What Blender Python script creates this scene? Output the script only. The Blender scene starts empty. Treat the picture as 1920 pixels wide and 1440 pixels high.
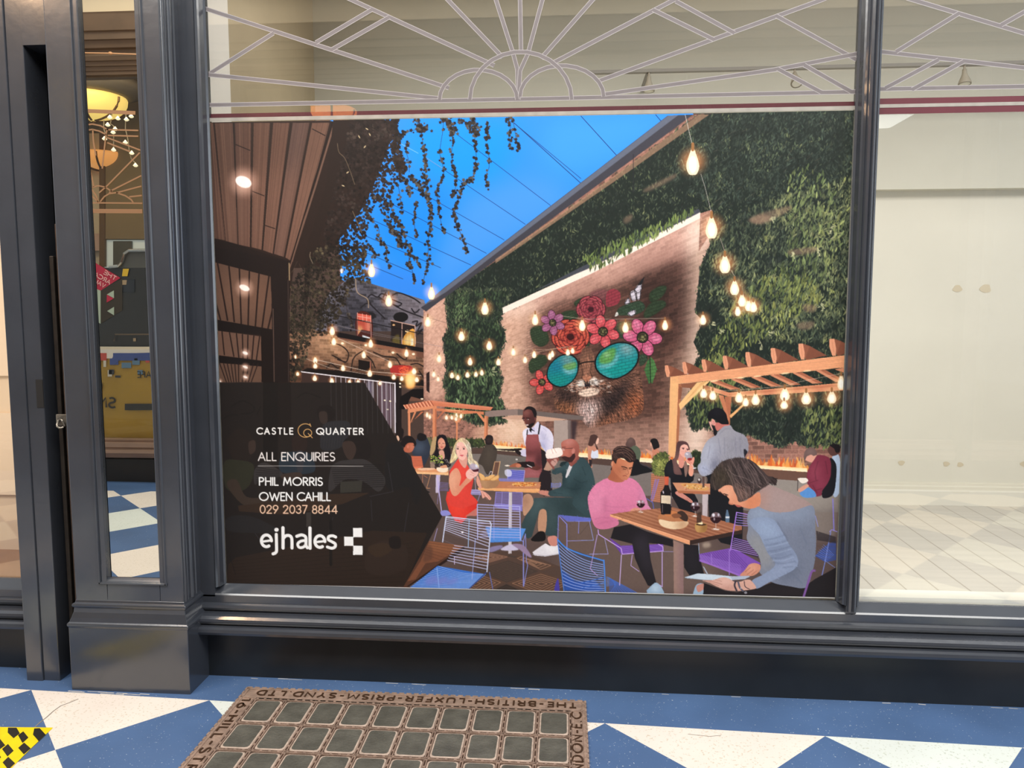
# Arcade shopfront with a large window poster, built with bpy (Blender 4.5)
import bpy, bmesh, math, random
import numpy as np
from mathutils import Vector, Matrix

S_ = bpy.context.scene
COLL = S_.collection

# ------------------------------------------------------------------ camera, world, lights, exposure
CAM = np.array([0.0, -3.0104, 1.5])
FPX = 1443.0
CM = np.array([[0.9976529, 0.06846458, -0.00113901], [-0.00522202, 0.09265899, 0.99568421], [-0.06827464, 0.99334129, -0.09279903]])
cam_d = bpy.data.cameras.new('camera')
cam_d.sensor_fit = 'HORIZONTAL'; cam_d.sensor_width = 36.0; cam_d.lens = FPX / 1920 * 36.0
cam_d.clip_start = 0.05; cam_d.clip_end = 100
cam = bpy.data.objects.new('camera', cam_d); COLL.objects.link(cam)
Mx = Matrix(((CM[0][0], CM[1][0], -CM[2][0], CAM[0]), (CM[0][1], CM[1][1], -CM[2][1], CAM[1]), (CM[0][2], CM[1][2], -CM[2][2], CAM[2]), (0, 0, 0, 1)))
cam.matrix_world = Mx
S_.camera = cam

world = bpy.data.worlds.new('world'); S_.world = world; world.use_nodes = True
wb = world.node_tree.nodes['Background']
wb.inputs[0].default_value = (0.90, 0.95, 1.0, 1); wb.inputs[1].default_value = 0.75
S_.view_settings.view_transform = 'Standard'; S_.view_settings.look = 'None'
S_.view_settings.exposure = 0.0; S_.view_settings.gamma = 1.0; S_.view_settings.use_curve_mapping = False
S_.cycles.max_bounces = 8; S_.cycles.transparent_max_bounces = 16; S_.cycles.glossy_bounces = 5
S_.cycles.caustics_reflective = False; S_.cycles.caustics_refractive = False


def area_light(name, loc, rot, sx, sy, power, color=(1, 1, 1)):
    l = bpy.data.lights.new(name, 'AREA'); l.shape = 'RECTANGLE'; l.size = sx; l.size_y = sy; l.energy = power; l.color = color
    o = bpy.data.objects.new(name, l); o.location = loc; o.rotation_euler = rot; COLL.objects.link(o); return o


def point_light(name, loc, power, color, r=.08):
    l = bpy.data.lights.new(name, 'POINT'); l.energy = power; l.color = color; l.shadow_soft_size = r
    o = bpy.data.objects.new(name, l); o.location = loc; COLL.objects.link(o); return o


area_light('arcade_skylight', (0.3, -2.75, 4.7), (math.radians(34), 0, 0), 9.0, 1.6, 400, (1.0, 0.985, 0.95))      # glazed arcade roof
area_light('assumed_end_daylight', (4.95, -1.9, 2.2), (0, math.radians(90), 0), 3.0, 2.6, 70, (0.82, 0.91, 1.0))                # daylight added for an assumed, unseen open end of the arcade, to the right
area_light('display_top_fill', (0.9, 0.75, 3.28), (0, 0, 0), 4.0, 0.8, 9, (1.0, 0.98, 0.94))  # fill light added under the window display ceiling
area_light('display_wall_fill', (0.6, 0.06, 0.95), (math.radians(86), 0, 0), 3.4, 0.9, 13.5, (1.0, 0.98, 0.93))   # unseen fill added behind the poster to brighten the display wall
area_light('opposite_shop_fill', (-3.9, -3.93, 3.72), (math.radians(-40), 0, 0), 3.0, 0.3, 40, (1.0, 0.80, 0.52))    # hidden fill added behind the fascia of the shop across the arcade
area_light('left_display_fill', (-2.9, 0.1, 1.5), (math.radians(90), 0, 0), 1.2, 1.8, 5, (1.0, 0.86, 0.70))                 # fill added to brighten the left-hand window
point_light('assumed_warm_lamp', (-2.7, -1.1, 3.3), 75, (1.0, 0.62, 0.34), .15)                        # assumed lamp out of view, added to warm the upper left paint


# ------------------------------------------------------------------ helpers
def ray(px, py):
    d = np.array([(px - 960) / FPX, -(py - 720) / FPX, 1.0]) @ CM
    return d / np.linalg.norm(d)


def P(px, py, y=None, z=None):
    """point of the place seen at a photograph pixel, on the plane y=const or z=const"""
    d = ray(px, py)
    s = (y - CAM[1]) / d[1] if y is not None else (z - CAM[2]) / d[2]
    return CAM + d * s


YM = -0.172                                                     # plane of the pilaster mirror


def V(px, py, yr):
    """point across the arcade (y = yr) whose mirror image is seen at a pixel"""
    v = P(px, py, y=2 * YM - yr)
    return np.array([v[0], yr, v[2]])


def lin(h, k=1.0):
    c = [int(h[i:i + 2], 16) / 255 for i in (0, 2, 4)]
    return tuple((x / 12.92 if x <= .04045 else ((x + .055) / 1.055) ** 2.4) * k for x in c)


MATS = {}


def mat(name, color='808080', rough=.5, metal=0.0, spec=.5, var=0.0, scale=8.0, bump=0.0, bscale=40.0, emit=None, estr=0.0, k=1.0, stretch=None):
    """procedural material: base colour broken up by noise, optional bump"""
    if name in MATS: return MATS[name]
    m = bpy.data.materials.new(name); m.use_nodes = True; nt = m.node_tree; b = nt.nodes['Principled BSDF']
    c = lin(color, k)
    b.inputs['Base Color'].default_value = (*c, 1); b.inputs['Roughness'].default_value = rough; b.inputs['Metallic'].default_value = metal
    b.inputs['Specular IOR Level'].default_value = spec
    tc = nt.nodes.new('ShaderNodeTexCoord'); src = tc.outputs['Object']
    if stretch:
        mp = nt.nodes.new('ShaderNodeMapping'); mp.inputs['Scale'].default_value = stretch; nt.links.new(src, mp.inputs[0]); src = mp.outputs[0]
    if var:
        n = nt.nodes.new('ShaderNodeTexNoise'); n.inputs['Scale'].default_value = scale; n.inputs['Detail'].default_value = 6; nt.links.new(src, n.inputs['Vector'])
        r = nt.nodes.new('ShaderNodeValToRGB'); r.color_ramp.elements[0].position = .3; r.color_ramp.elements[1].position = .7
        r.color_ramp.elements[0].color = (*[x * (1 - var) for x in c], 1); r.color_ramp.elements[1].color = (*[min(1, x * (1 + var)) for x in c], 1)
        nt.links.new(n.outputs['Fac'], r.inputs[0]); nt.links.new(r.outputs[0], b.inputs['Base Color'])
    if bump:
        n = nt.nodes.new('ShaderNodeTexNoise'); n.inputs['Scale'].default_value = bscale; n.inputs['Detail'].default_value = 4; nt.links.new(src, n.inputs['Vector'])
        bp = nt.nodes.new('ShaderNodeBump'); bp.inputs['Strength'].default_value = bump; bp.inputs['Distance'].default_value = .004
        nt.links.new(n.outputs['Fac'], bp.inputs['Height']); nt.links.new(bp.outputs[0], b.inputs['Normal'])
    if emit: b.inputs['Emission Color'].default_value = (*lin(emit), 1); b.inputs['Emission Strength'].default_value = estr
    MATS[name] = m; return m


def speckled(name, color, spot, thr=.68, scale=160.0, rough=.45, var=.12, vscale=3.0):
    """painted floor: broad wear plus small pale chips"""
    m = mat(name, color, rough, var=var, scale=vscale, bump=.05, bscale=60)
    nt = m.node_tree; b = nt.nodes['Principled BSDF']; src = b.inputs['Base Color'].links[0].from_socket
    tc = nt.nodes.new('ShaderNodeTexCoord'); n = nt.nodes.new('ShaderNodeTexNoise'); n.inputs['Scale'].default_value = scale; n.inputs['Detail'].default_value = 2
    nt.links.new(tc.outputs['Object'], n.inputs['Vector']); r = nt.nodes.new('ShaderNodeValToRGB'); r.color_ramp.elements[0].position = thr; r.color_ramp.elements[1].position = thr + .03
    nt.links.new(n.outputs['Fac'], r.inputs[0]); mx = nt.nodes.new('ShaderNodeMix'); mx.data_type = 'RGBA'
    nt.links.new(r.outputs[0], mx.inputs['Factor']); nt.links.new(src, mx.inputs['A']); mx.inputs['B'].default_value = (*lin(spot), 1)
    nt.links.new(mx.outputs['Result'], b.inputs['Base Color']); return m


def glass_mat(name, f0=.075, tint=(1, 1, 1)):
    m = bpy.data.materials.new(name); m.use_nodes = True; nt = m.node_tree
    for n in list(nt.nodes):
        if n.type != 'OUTPUT_MATERIAL': nt.nodes.remove(n)
    out = [n for n in nt.nodes][0]
    t = nt.nodes.new('ShaderNodeBsdfTransparent'); t.inputs[0].default_value = (*tint, 1); g = nt.nodes.new('ShaderNodeBsdfGlossy'); g.inputs['Roughness'].default_value = .004
    lw = nt.nodes.new('ShaderNodeLayerWeight'); lw.inputs['Blend'].default_value = .5
    pw = nt.nodes.new('ShaderNodeMath'); pw.operation = 'POWER'; pw.inputs[1].default_value = 5; nt.links.new(lw.outputs['Facing'], pw.inputs[0])
    ma = nt.nodes.new('ShaderNodeMath'); ma.operation = 'MULTIPLY_ADD'; ma.inputs[1].default_value = 1 - f0; ma.inputs[2].default_value = f0; nt.links.new(pw.outputs[0], ma.inputs[0])
    x = nt.nodes.new('ShaderNodeMixShader')
    nt.links.new(ma.outputs[0], x.inputs[0]); nt.links.new(t.outputs[0], x.inputs[1]); nt.links.new(g.outputs[0], x.inputs[2]); nt.links.new(x.outputs[0], out.inputs[0])
    MATS[name] = m; return m


class MB:
    """collects shapes and links them as one mesh object"""
    def __init__(s): s.bm = bmesh.new()

    def box(s, x0, x1, y0, y1, z0, z1, mi=0):
        v = [s.bm.verts.new(c) for c in ((x0, y0, z0), (x1, y0, z0), (x1, y1, z0), (x0, y1, z0), (x0, y0, z1), (x1, y0, z1), (x1, y1, z1), (x0, y1, z1))]
        for f in ((0, 3, 2, 1), (4, 5, 6, 7), (0, 1, 5, 4), (1, 2, 6, 5), (2, 3, 7, 6), (3, 0, 4, 7)): s.bm.faces.new([v[i] for i in f]).material_index = mi
        return s

    def poly(s, p, mi=0):
        f = s.bm.faces.new([s.bm.verts.new(tuple(q)) for q in p]); f.material_index = mi; return f

    def slab(s, p, d, mi=0):
        """flat outline p extruded by the vector d"""
        p = [Vector(tuple(map(float, q))) for q in p]; d = Vector(d)
        a = [s.bm.verts.new(q) for q in p]; b = [s.bm.verts.new(q + d) for q in p]; n = len(p)
        s.bm.faces.new(a).material_index = mi; s.bm.faces.new(b[::-1]).material_index = mi
        for i in range(n): s.bm.faces.new((a[i], b[i], b[(i + 1) % n], a[(i + 1) % n])).material_index = mi
        return s

    def sweep(s, prof, ends, close=True, mi=0):
        """profile points (list of 3-vectors as functions of t) joined between section frames"""
        rings = [[s.bm.verts.new(tuple(q)) for q in r] for r in ends]
        n = len(rings[0])
        for a, b in zip(rings, rings[1:]):
            for i in range(n if close else n - 1):
                j = (i + 1) % n
                s.bm.faces.new((a[i], a[j], b[j], b[i])).material_index = mi
        if close:
            s.bm.faces.new(rings[0][::-1]).material_index = mi; s.bm.faces.new(rings[-1]).material_index = mi
        return s

    def tube(s, pts, r, n=8, mi=0, r1=None):
        pts = [Vector(tuple(map(float, p))) for p in pts]; rings = []
        for i, p in enumerate(pts):
            t = (pts[min(i + 1, len(pts) - 1)] - pts[max(i - 1, 0)]).normalized()
            u = t.cross(Vector((0, 0, 1)) if abs(t.z) < .9 else Vector((1, 0, 0))).normalized(); w = t.cross(u)
            rr = r if r1 is None else r + (r1 - r) * i / (len(pts) - 1)
            rings.append([s.bm.verts.new(p + (u * math.cos(a) + w * math.sin(a)) * rr) for a in (2 * math.pi * k / n for k in range(n))])
        for a, b in zip(rings, rings[1:]):
            for i in range(n): s.bm.faces.new((a[i], a[(i + 1) % n], b[(i + 1) % n], b[i])).material_index = mi
        s.bm.faces.new(rings[0][::-1]).material_index = mi; s.bm.faces.new(rings[-1]).material_index = mi
        return s

    def lathe(s, c, prof, n=24, mi=0):
        """prof: (radius, z) around a vertical axis through c"""
        rings = []
        for r, z in prof: rings.append([s.bm.verts.new((c[0] + r * math.cos(a), c[1] + r * math.sin(a), c[2] + z)) for a in (2 * math.pi * k / n for k in range(n))])
        for a, b in zip(rings, rings[1:]):
            for i in range(n): s.bm.faces.new((a[i], a[(i + 1) % n], b[(i + 1) % n], b[i])).material_index = mi
        s.bm.faces.new(rings[0][::-1]).material_index = mi; s.bm.faces.new(rings[-1]).material_index = mi
        return s

    def ribbon(s, line, w, n, d, mi=0):
        """flat strip of width w along a polyline lying in the plane with normal n, thickened by d along n"""
        n = Vector(n); p = [Vector(tuple(map(float, q))) for q in line]; L = []; R = []
        for i, q in enumerate(p):
            t = (p[min(i + 1, len(p) - 1)] - p[max(i - 1, 0)]).normalized(); u = n.cross(t) * (w / 2)
            L.append(q + u); R.append(q - u)
        for i in range(len(p) - 1): s.slab([L[i], L[i + 1], R[i + 1], R[i]], n * d, mi)
        return s

    def build(s, name, m, parent=None, smooth=False, bevel=0.0):
        bmesh.ops.remove_doubles(s.bm, verts=s.bm.verts, dist=1e-6); bmesh.ops.recalc_face_normals(s.bm, faces=s.bm.faces)
        me = bpy.data.meshes.new(name); s.bm.to_mesh(me); s.bm.free()
        for q in (m if isinstance(m, (list, tuple)) else [m]): me.materials.append(q)
        if smooth:
            for f in me.polygons: f.use_smooth = True
        o = bpy.data.objects.new(name, me); COLL.objects.link(o)
        if parent: o.parent = parent
        if bevel:
            b = o.modifiers.new('bevel', 'BEVEL'); b.width = bevel; b.segments = 2; b.limit_method = 'ANGLE'
        return o


def tag(o, label=None, cat=None, group=None, kind=None):
    for k, v in (('label', label), ('category', cat), ('group', group), ('kind', kind)):
        if v: o[k] = v
    return o


def empty(name, loc=(0, 0, 0), **k):
    o = bpy.data.objects.new(name, None); o.empty_display_size = .1; COLL.objects.link(o); o.location = tuple(map(float, loc))
    return tag(o, **k)


def fz(x): return -0.0077 * (x + .3)                            # the arcade floor falls gently to the right


PAINT = mat('blue_grey_gloss_paint', '3a3d44', .2, spec=1.0, var=.1, scale=5, bump=.12, bscale=25)
PAINT_SHADE = mat('shaded_riser_paint', '232629', .34, spec=.45, var=.15, scale=7, bump=.12, bscale=30)  # darker copy of the paint, sill shade put into the riser colour
IRON = mat('dark_iron', '2a241f', .6, metal=.4, var=.3, scale=30, bump=.3, bscale=80)
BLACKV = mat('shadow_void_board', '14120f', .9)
GLASS = glass_mat('window_glass'); MIRROR = mat('mirror_silvering', 'd6d8d2', .0, metal=1.0)
WALLW = mat('white_display_wall', 'd6d2c4', .8, var=.03, scale=2, bump=.04, bscale=30)
WALLU = mat('upper_display_wall', 'c9c6b8', .8, var=.03, scale=2)
# ------------------------------------------------------------------ the setting
# floor: painted chequer of irregular diamonds between two blue borders
XK = [-7.3, -6.55, -5.8, -5.06, -4.32, -3.58, -2.84, -2.1, -1.364, -.61, .154, .935, 1.60, 2.34, 3.08, 3.82, 4.56, 5.3]
Y0, Y1, DD = -.248, -3.45, .76
fl = MB(); bm = fl.bm
rr = random.Random(5)
def floor_face(p, mi):
    fl.poly([(x, y, fz(x)) for x, y in p], mi)
for m in range(-1, 6):
    for k in range(1, len(XK) - 1):
        yc = Y0 - DD * (m + .5)
        floor_face([(XK[k], yc + DD / 2), ((XK[k - 1] + XK[k]) / 2, yc), (XK[k], yc - DD / 2), ((XK[k] + XK[k + 1]) / 2, yc)], 0)
        yb = yc - DD / 2; xa, xb = XK[k], XK[k + 1] if k + 1 < len(XK) else XK[k] + .74
        c = 1 if (k + m * 2) % 3 else 2
        if k < len(XK) - 2: floor_face([((xa + xb) / 2, yb + DD / 2), (xa, yb), ((xa + xb) / 2, yb - DD / 2), (xb, yb)], c)
for co, no in (((0, Y0, 0), (0, 1, 0)), ((0, Y1, 0), (0, -1, 0)), ((5, 0, 0), (1, 0, 0)), ((-6.5, 0, 0), (-1, 0, 0))):
    bmesh.ops.bisect_plane(bm, geom=list(bm.verts) + list(bm.edges) + list(bm.faces), plane_co=co, plane_no=no, clear_outer=True)
def shear(x): return -.03 * (x + 1.4)                           # the painted pattern runs slightly out of true
for v in bm.verts: v.co.y += shear(v.co.x)
x0, x1 = -6.5, 5.0
floor_face([(x0, Y0 + shear(x0)), (x1, Y0 + shear(x1)), (x1, .02), (x0, .02)], 0)
floor_face([(x0, -3.80), (x1, -3.80), (x1, Y1 + shear(x1)), (x0, Y1 + shear(x0))], 0)
for v in bm.verts: v.co.z = fz(v.co.x)
geo = bmesh.ops.extrude_face_region(bm, geom=list(bm.faces))
for e in geo['geom']:
    if isinstance(e, bmesh.types.BMVert): e.co.z -= .08
BLUE = speckled('blue_floor_paint', '4f6a92', 'c4ccd6', .70, 140, .42)
CREAM = speckled('cream_floor_tile', 'eee2d6', 'd6c8b4', .62, 110, .5, .05)
PALE = speckled('pale_grey_floor_tile', 'dfe4dd', 'c8cdc0', .62, 110, .5, .05)
floor = tag(fl.build('floor', [BLUE, CREAM, PALE]), kind='structure')
b = MB()
for l, w in ((((147, 1311), (130, 1318), (114, 1324), (100, 1334), (88, 1345), (74, 1356), (62, 1367)), .004), (((1290, 1368), (1330, 1372), (1352, 1370)), .002)):
    q = [P(x, y, z=fz(-1.8)) for x, y in l]; b.ribbon([(v[0], v[1], fz(v[0]) + .0004) for v in q], w, (0, 0, 1), .0004)
b.build('crack', mat('floor_crack_dirt', '8c8478', .8), floor)
b = MB(); rq = random.Random(11)
for i in range(26):                                             # pale scuffs where the paint has chipped along the plinths
    x = -1.95 + rq.random() * .5 if i < 12 else -1.4 + rq.random() * 3.2; y = -.222 - rq.random() * .012 if i < 12 else -.056 - rq.random() * .006
    b.ribbon([(x, y, fz(x) + .0004), (x + .02 + rq.random() * .04, y - .004 * rq.random(), fz(x) + .0004)], .002 + .003 * rq.random(), (0, 0, 1), .0004)
b.build('paint_scuff', mat('scuffed_paint', 'cfc9c2', .7), floor)

ZT = 3.35                                                       # top of everything built on the shopfront
SILL = [(-.0035, .389), (-.010, .387), (-.045, .358), (-.05, .352), (-.05, .322), (-.056, .321), (-.068, .316), (-.073, .307), (-.069, .298), (-.060, .294), (-.060, .289), (-.082, .288), (-.102, .284), (-.112, .275), (-.114, .265),
        (-.110, .256), (-.100, .252), (-.100, .247), (-.118, .245), (-.129, .239), (-.133, .228), (-.128, .217), (-.112, .210), (-.06, .206), (-.05, .20)]


def sill(name, x0, x1, parent=None, drop=.006):
    b = MB()
    prof = SILL + [(-.045, .20), (-.0035, .20)]
    b.sweep(None, [[(x, y, z - drop * (x - x0)) for y, z in prof] for x in (x0, x1)])
    return b.build(name, PAINT, parent)


def bead(b, x, side, z0, z1, yf=-.05, w=.03, mi=0):
    """moulded glazing bead rising beside a pane; side +1 = pane lies to the right of x"""
    prof = [(0, yf), (.25, yf - .006), (.42, yf + .004), (.62, yf + .008), (.8, -.018), (1.0, -.010), (1.0, .01), (0, .01)]
    b.sweep(None, [[(x + side * w * u, y, z) for u, y in prof] for z in (z0, z1)], mi=mi)


RED = mat('burgundy_paint', '5c1f2b', .45, var=.1, scale=6)
SILVER = mat('silver_strip', 'a9a49c', .35, metal=.35, var=.12, scale=20)
FROST = mat('frosted_etched_line', '6f6869', .6, var=.05, scale=30)
FROSTE = mat('pale_line_edge', 'a19b9c', .6)

# main window
w1 = empty('window_1', (0, 0, 0), kind='structure')
MB().box(-1.395, 1.066, -.003, .003, .383, ZT).build('glass_pane', GLASS, w1)
b = MB(); b.box(-1.482, -1.42, -.05, .06, .345, ZT); bead(b, -1.42, 1, .385, ZT); b.build('jamb', PAINT, w1)
b = MB(); b.box(1.088, 1.126, -.052, .03, .34, ZT); bead(b, 1.094, -1, .372, ZT, -.05, .03); bead(b, 1.120, 1, .368, ZT, -.05, .03)
b.sweep(None, [[(1.088 + u, y, z) for u, y in ((0, -.05), (.006, -.062), (.014, -.066), (.02, -.058), (.026, -.066), (.034, -.06), (.038, -.05))] for z in (.35, ZT)])
b.build('mullion', PAINT, w1)
sill('sill', -1.482, 5.0, w1)
b = MB(); b.box(-1.482, 5.0, -.0498, .02, -.06, .198); b.build('stall_riser', PAINT_SHADE, w1)


def zline(px0, py0, px1, py1, y=-.005): return P(px0, py0, y=y), P(px1, py1, y=y)


def etched(lines, parent):
    b = MB()

    def strip(q, off, w, y, mi):
        o = []
        for i, v in enumerate(q):
            d = (q[min(i + 1, len(q) - 1)] - q[max(i - 1, 0)]).normalized(); n = Vector((0, -1, 0)).cross(d); o.append((v + n * (off + w / 2), v + n * (off - w / 2)))
        for (l0, r0), (l1, r1) in zip(o, o[1:]): b.poly([(p[0], y, p[2]) for p in (l0, l1, r1, r0)], mi)
    for k, l in enumerate(lines):
        q = [Vector(tuple(P(x, y, y=-.0034))) for x, y in l]; y = -.0034 - k * .00002
        strip(q, 0, .0150, y, 0)
        for sd in (-1, 1): strip(q, sd * .0072, .0020, y - .000008, 1)
    for f in b.bm.faces:
        f.normal_update()
        if f.normal.y > 0: f.normal_flip()
    me = bpy.data.meshes.new('etched_fan_lines'); b.bm.to_mesh(me); me.materials.append(FROST); me.materials.append(FROSTE)
    o = bpy.data.objects.new('etched_fan_lines', me); COLL.objects.link(o); o.parent = parent; return o


def parc(x0, xc, x1, ytop, yb, n=14, a0=180, a1=0):
    return [((x0 + x1) / 2 + (x1 - x0) / 2 * math.cos(a), yb - (yb - ytop) * math.sin(a)) for a in np.radians(np.linspace(a0, a1, n))]


LN = [[(384, 16), (842, 165)], [(513, 62), (393, 138)], [(391, 140), (828, 185)], [(391, 197), (972, 186), (1604, 172)], [(600, -28), (660, 0), (927, 123)], [(697, 18), (592, 80)], [(730, 32), (622, 93)],
      [(800, -44), (840, 0), (943, 108)], [(918, -40), (930, 0), (962, 100), (970, 130), (972, 187)], [(974, -60), (977, 98)], [(1030, -44), (1017, 0), (990, 100), (975, 133), (972, 187)],
      [(1325, -34), (1263, 0), (1033, 120)], [(1602, -26), (1540, 0), (1122, 152)], [(1224, 18), (1338, 74)], [(1267, 2), (1377, 62)], [(1456, 30), (1606, 112)], [(1132, 177), (1451, 131), (1607, 101)], [(1458, 129), (1540, 173)],
      [(1508, 122), (1596, 172)], [(1158, -50), (1111, 0), (1014, 110)], parc(824, 897, 970, 131, 187), parc(975, 1053, 1132, 123, 181), parc(881, 977, 1072, 97, 187)]
etched(LN, w1)
b = MB(); a, c = P(397, 211, y=-.004), P(1598, 190, y=-.004)
zr = P(1000, 201, y=-.004)[2]; zr2 = P(1000, 210, y=-.004)[2]; zs2 = P(1000, 217, y=-.004)[2]
MB().box(-1.392, 1.064, .0032, .0042, zr2, zr).build('red_stripe', RED, w1)
MB().box(-1.392, 1.064, -.006, -.003, zs2, zr2).build('silver_strip', SILVER, w1)

# right-hand window
w2 = empty('window_2', (0, 0, 0), kind='structure')
MB().box(1.146, 4.9, -.003, .003, .375, ZT).build('glass_pane', GLASS, w2)
LR = [[(1640, -22), (1713, 0), (1920, 62), (2100, 118)], [(1653, 97), (1920, 127), (2100, 148)], [(1650, 167), (1920, 162), (2100, 158)], [(1798, 25), (1680, 97)], [(1760, 112), (1660, 165)], [(1807, 115), (1710, 168)], [(1960, 0), (1877, 47)]]
etched(LR, w2)
for nm, ya, yb, m in (('red_stripe', 182, 193, RED), ('silver_strip', 193, 199.5, SILVER), ('red_stripe', 199.5, 211.5, RED)):
    MB().box(1.147, 4.8, -.0045 - .001 * (m is SILVER), -.0032, P(1800, yb, y=-.004)[2], P(1800, ya, y=-.004)[2]).build(nm, m, w2)

# display behind the windows
wl = MB()
wl.box(-1.46, 5.0, 1.57, 1.64, .3, 3.4); tag(wl.build('wall_back', WALLW), kind='structure')
b = MB(); b.box(-1.46, 5.0, 1.50, 1.57, 2.18, 3.38); tag(b.build('wall_bulkhead', WALLU), kind='structure')
b = MB(); b.box(-1.50, -1.455, .06, .345, .3, 3.38); tag(b.build('wall_left', mat('white_reveal', 'efeae2', .7, var=.03, scale=3)), kind='structure')
b = MB(); b.box(-1.56, -1.455, .345, 1.64, .3, 3.38); tag(b.build('wall_left', mat('beige_reveal', 'b3a488', .8, var=.06, scale=3)), kind='structure')
b = MB(); b.box(4.95, 5.05, .02, 1.64, .3, 3.4); tag(b.build('wall_right', WALLW), kind='structure')
b = MB(); b.box(-1.56, 5.05, -.02, 1.64, 3.36, 3.44); tag(b.build('ceiling', WALLU), kind='structure')
b = MB(); b.sweep(None, [[(x, y, z) for y, z in ((1.57, .37), (1.542, .37), (1.542, .46), (1.548, .47), (1.548, .487), (1.555, .493), (1.555, .505), (1.57, .51))] for x in (-1.455, 4.95)])
tag(b.build('baseboard_back', mat('skirting_paint', 'dbd6c6', .55, var=.03, scale=3)), kind='structure')
DECK = mat('pale_timber_deck', 'c9c2b4', .5, var=.05, scale=3, stretch=(1, 8, 1))
nt = DECK.node_tree; pb = nt.nodes['Principled BSDF']; src = pb.inputs['Base Color'].links[0].from_socket
tc = nt.nodes.new('ShaderNodeTexCoord'); wv = nt.nodes.new('ShaderNodeTexWave'); wv.wave_type = 'BANDS'; wv.bands_direction = 'X'; wv.inputs['Scale'].default_value = 2.5
mp = nt.nodes.new('ShaderNodeMapping'); mp.inputs['Rotation'].default_value = (0, 0, math.radians(2)); nt.links.new(tc.outputs['Object'], mp.inputs[0]); nt.links.new(mp.outputs[0], wv.inputs[0])
rp = nt.nodes.new('ShaderNodeValToRGB'); rp.color_ramp.elements[0].position = .0; rp.color_ramp.elements[0].color = (.62, .58, .52, 1); rp.color_ramp.elements[1].position = .012; rp.color_ramp.elements[1].color = (1, 1, 1, 1)
nt.links.new(wv.outputs['Fac'], rp.inputs[0]); mx = nt.nodes.new('ShaderNodeMix'); mx.data_type = 'RGBA'; mx.blend_type = 'MULTIPLY'; mx.inputs['Factor'].default_value = 1
nt.links.new(src, mx.inputs['A']); nt.links.new(rp.outputs[0], mx.inputs['B']); nt.links.new(mx.outputs['Result'], pb.inputs['Base Color'])
b = MB(); b.box(-1.455, 4.95, .07, 1.57, .30, .378); tag(b.build('floor_display', DECK), kind='structure')
b = MB(); b.box(-1.455, 4.95, .0035, .09, .30, .389); tag(b.build('trim_cill', mat('white_cill_paint', 'ece9dc', .5, var=.03, scale=5)), kind='structure')

# mirror pilaster
tp = empty('trim_1', (0, 0, 0), kind='structure')
b = MB()
b.box(-1.92, -1.79, -.19, .02, .36, ZT); b.box(-1.575, -1.48, -.19, .02, .36, ZT); b.box(-1.79, -1.575, -.19, .02, .36, .452); b.box(-1.79, -1.575, -.166, .02, .452, ZT)
b.build('pilaster_shaft', PAINT, tp, bevel=.004)
b = MB()
for x, s in ((-1.822, 1), (-1.543, -1)):
    pr = [(0, -.19), (.15, -.197), (.35, -.197), (.45, -.19), (.6, -.192), (.8, -.183), (1.0, -.176), (1.0, -.168), (0, -.168)]
    b.sweep(None, [[(x + s * .024 * u, y, z) for u, y in pr] for z in (.44, ZT)])
b.sweep(None, [[(x, y, z) for y, z in ((-.19, .437), (-.197, .441), (-.197, .446), (-.19, .449), (-.183, .456), (-.176, .462), (-.168, .462), (-.168, .437))] for x in (-1.822, -1.543)])
b.build('mirror_moulding', PAINT, tp)
b = MB()
for y, w, d in ((-.172, .02, .006), (-.15, .018, .004), (-.118, .03, .008), (-.085, .016, .004)):
    b.sweep(None, [[(-1.481 + d * math.sin(math.pi * u), y - w / 2 + w * u, z) for u in (0, .15, .35, .5, .65, .85, 1)] + [(-1.483, y + w / 2, z), (-1.483, y - w / 2, z)] for z in (.37, ZT)])
b.build('return_moulding', PAINT, tp)
b = MB()
def ring(o, z): return [(-1.92 - o, -.19 - o, z), (-1.48 + o, -.19 - o, z), (-1.48 + o, .02, z), (-1.92 - o, .02, z)]
b.sweep(None, [ring(o, z) for o, z in ((.022, fz(-1.7) - .02), (.022, .268), (.026, .274), (.026, .284), (.020, .290), (.014, .305), (.008, .325), (.006, .343), (.010, .347), (.012, .353), (.010, .360), (.003, .363), (.001, .372), (.0, .374))])
b.build('pilaster_plinth', PAINT, tp, bevel=.002)
mr = MB(); mr.box(-1.80, -1.565, YM, YM + .004, .455, ZT)
tag(mr.build('mirror', MIRROR), 'tall narrow mirror set in the dark painted pilaster left of the poster', 'mirror')

# post, shutter slot and left-hand bay
tq = empty('trim_2', (0, 0, 0), kind='structure')
b = MB(); b.box(-2.172, -2.104, -.153, .02, -.02, ZT); b.box(-2.104, -2.036, -.146, -.02, -.02, ZT); b.build('door_post', PAINT, tq, bevel=.003)
b = MB(); b.box(-2.036, -1.921, -.15, .02, 2.5, ZT); b.build('slot_header', PAINT, tq)
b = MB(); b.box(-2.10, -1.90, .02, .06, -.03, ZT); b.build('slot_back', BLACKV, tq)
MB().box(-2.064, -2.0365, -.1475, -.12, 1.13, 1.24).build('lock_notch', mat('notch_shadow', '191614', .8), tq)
w3 = empty('window_3', (0, 0, 0), kind='structure')
MB().box(-4.2, -2.215, -.003, .003, .383, ZT).build('glass_pane', GLASS, w3)
b = MB(); b.box(-2.20, -2.172, -.05, .06, .1, ZT); bead(b, -2.20, -1, .385, ZT, -.05, .02); b.build('jamb', PAINT, w3)
sill('sill', -4.4, -2.172, w3, 0)
b = MB(); b.box(-4.4, -2.172, -.0498, .02, -.06, .198); b.build('stall_riser', PAINT_SHADE, w3)
b = MB(); b.box(-4.4, -2.16, .5, .56, .3, 3.4); tag(b.build('wall_back', mat('cream_panel_wall', 'd8c2a6', .7, var=.04, scale=2)), kind='structure')
b = MB()
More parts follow.
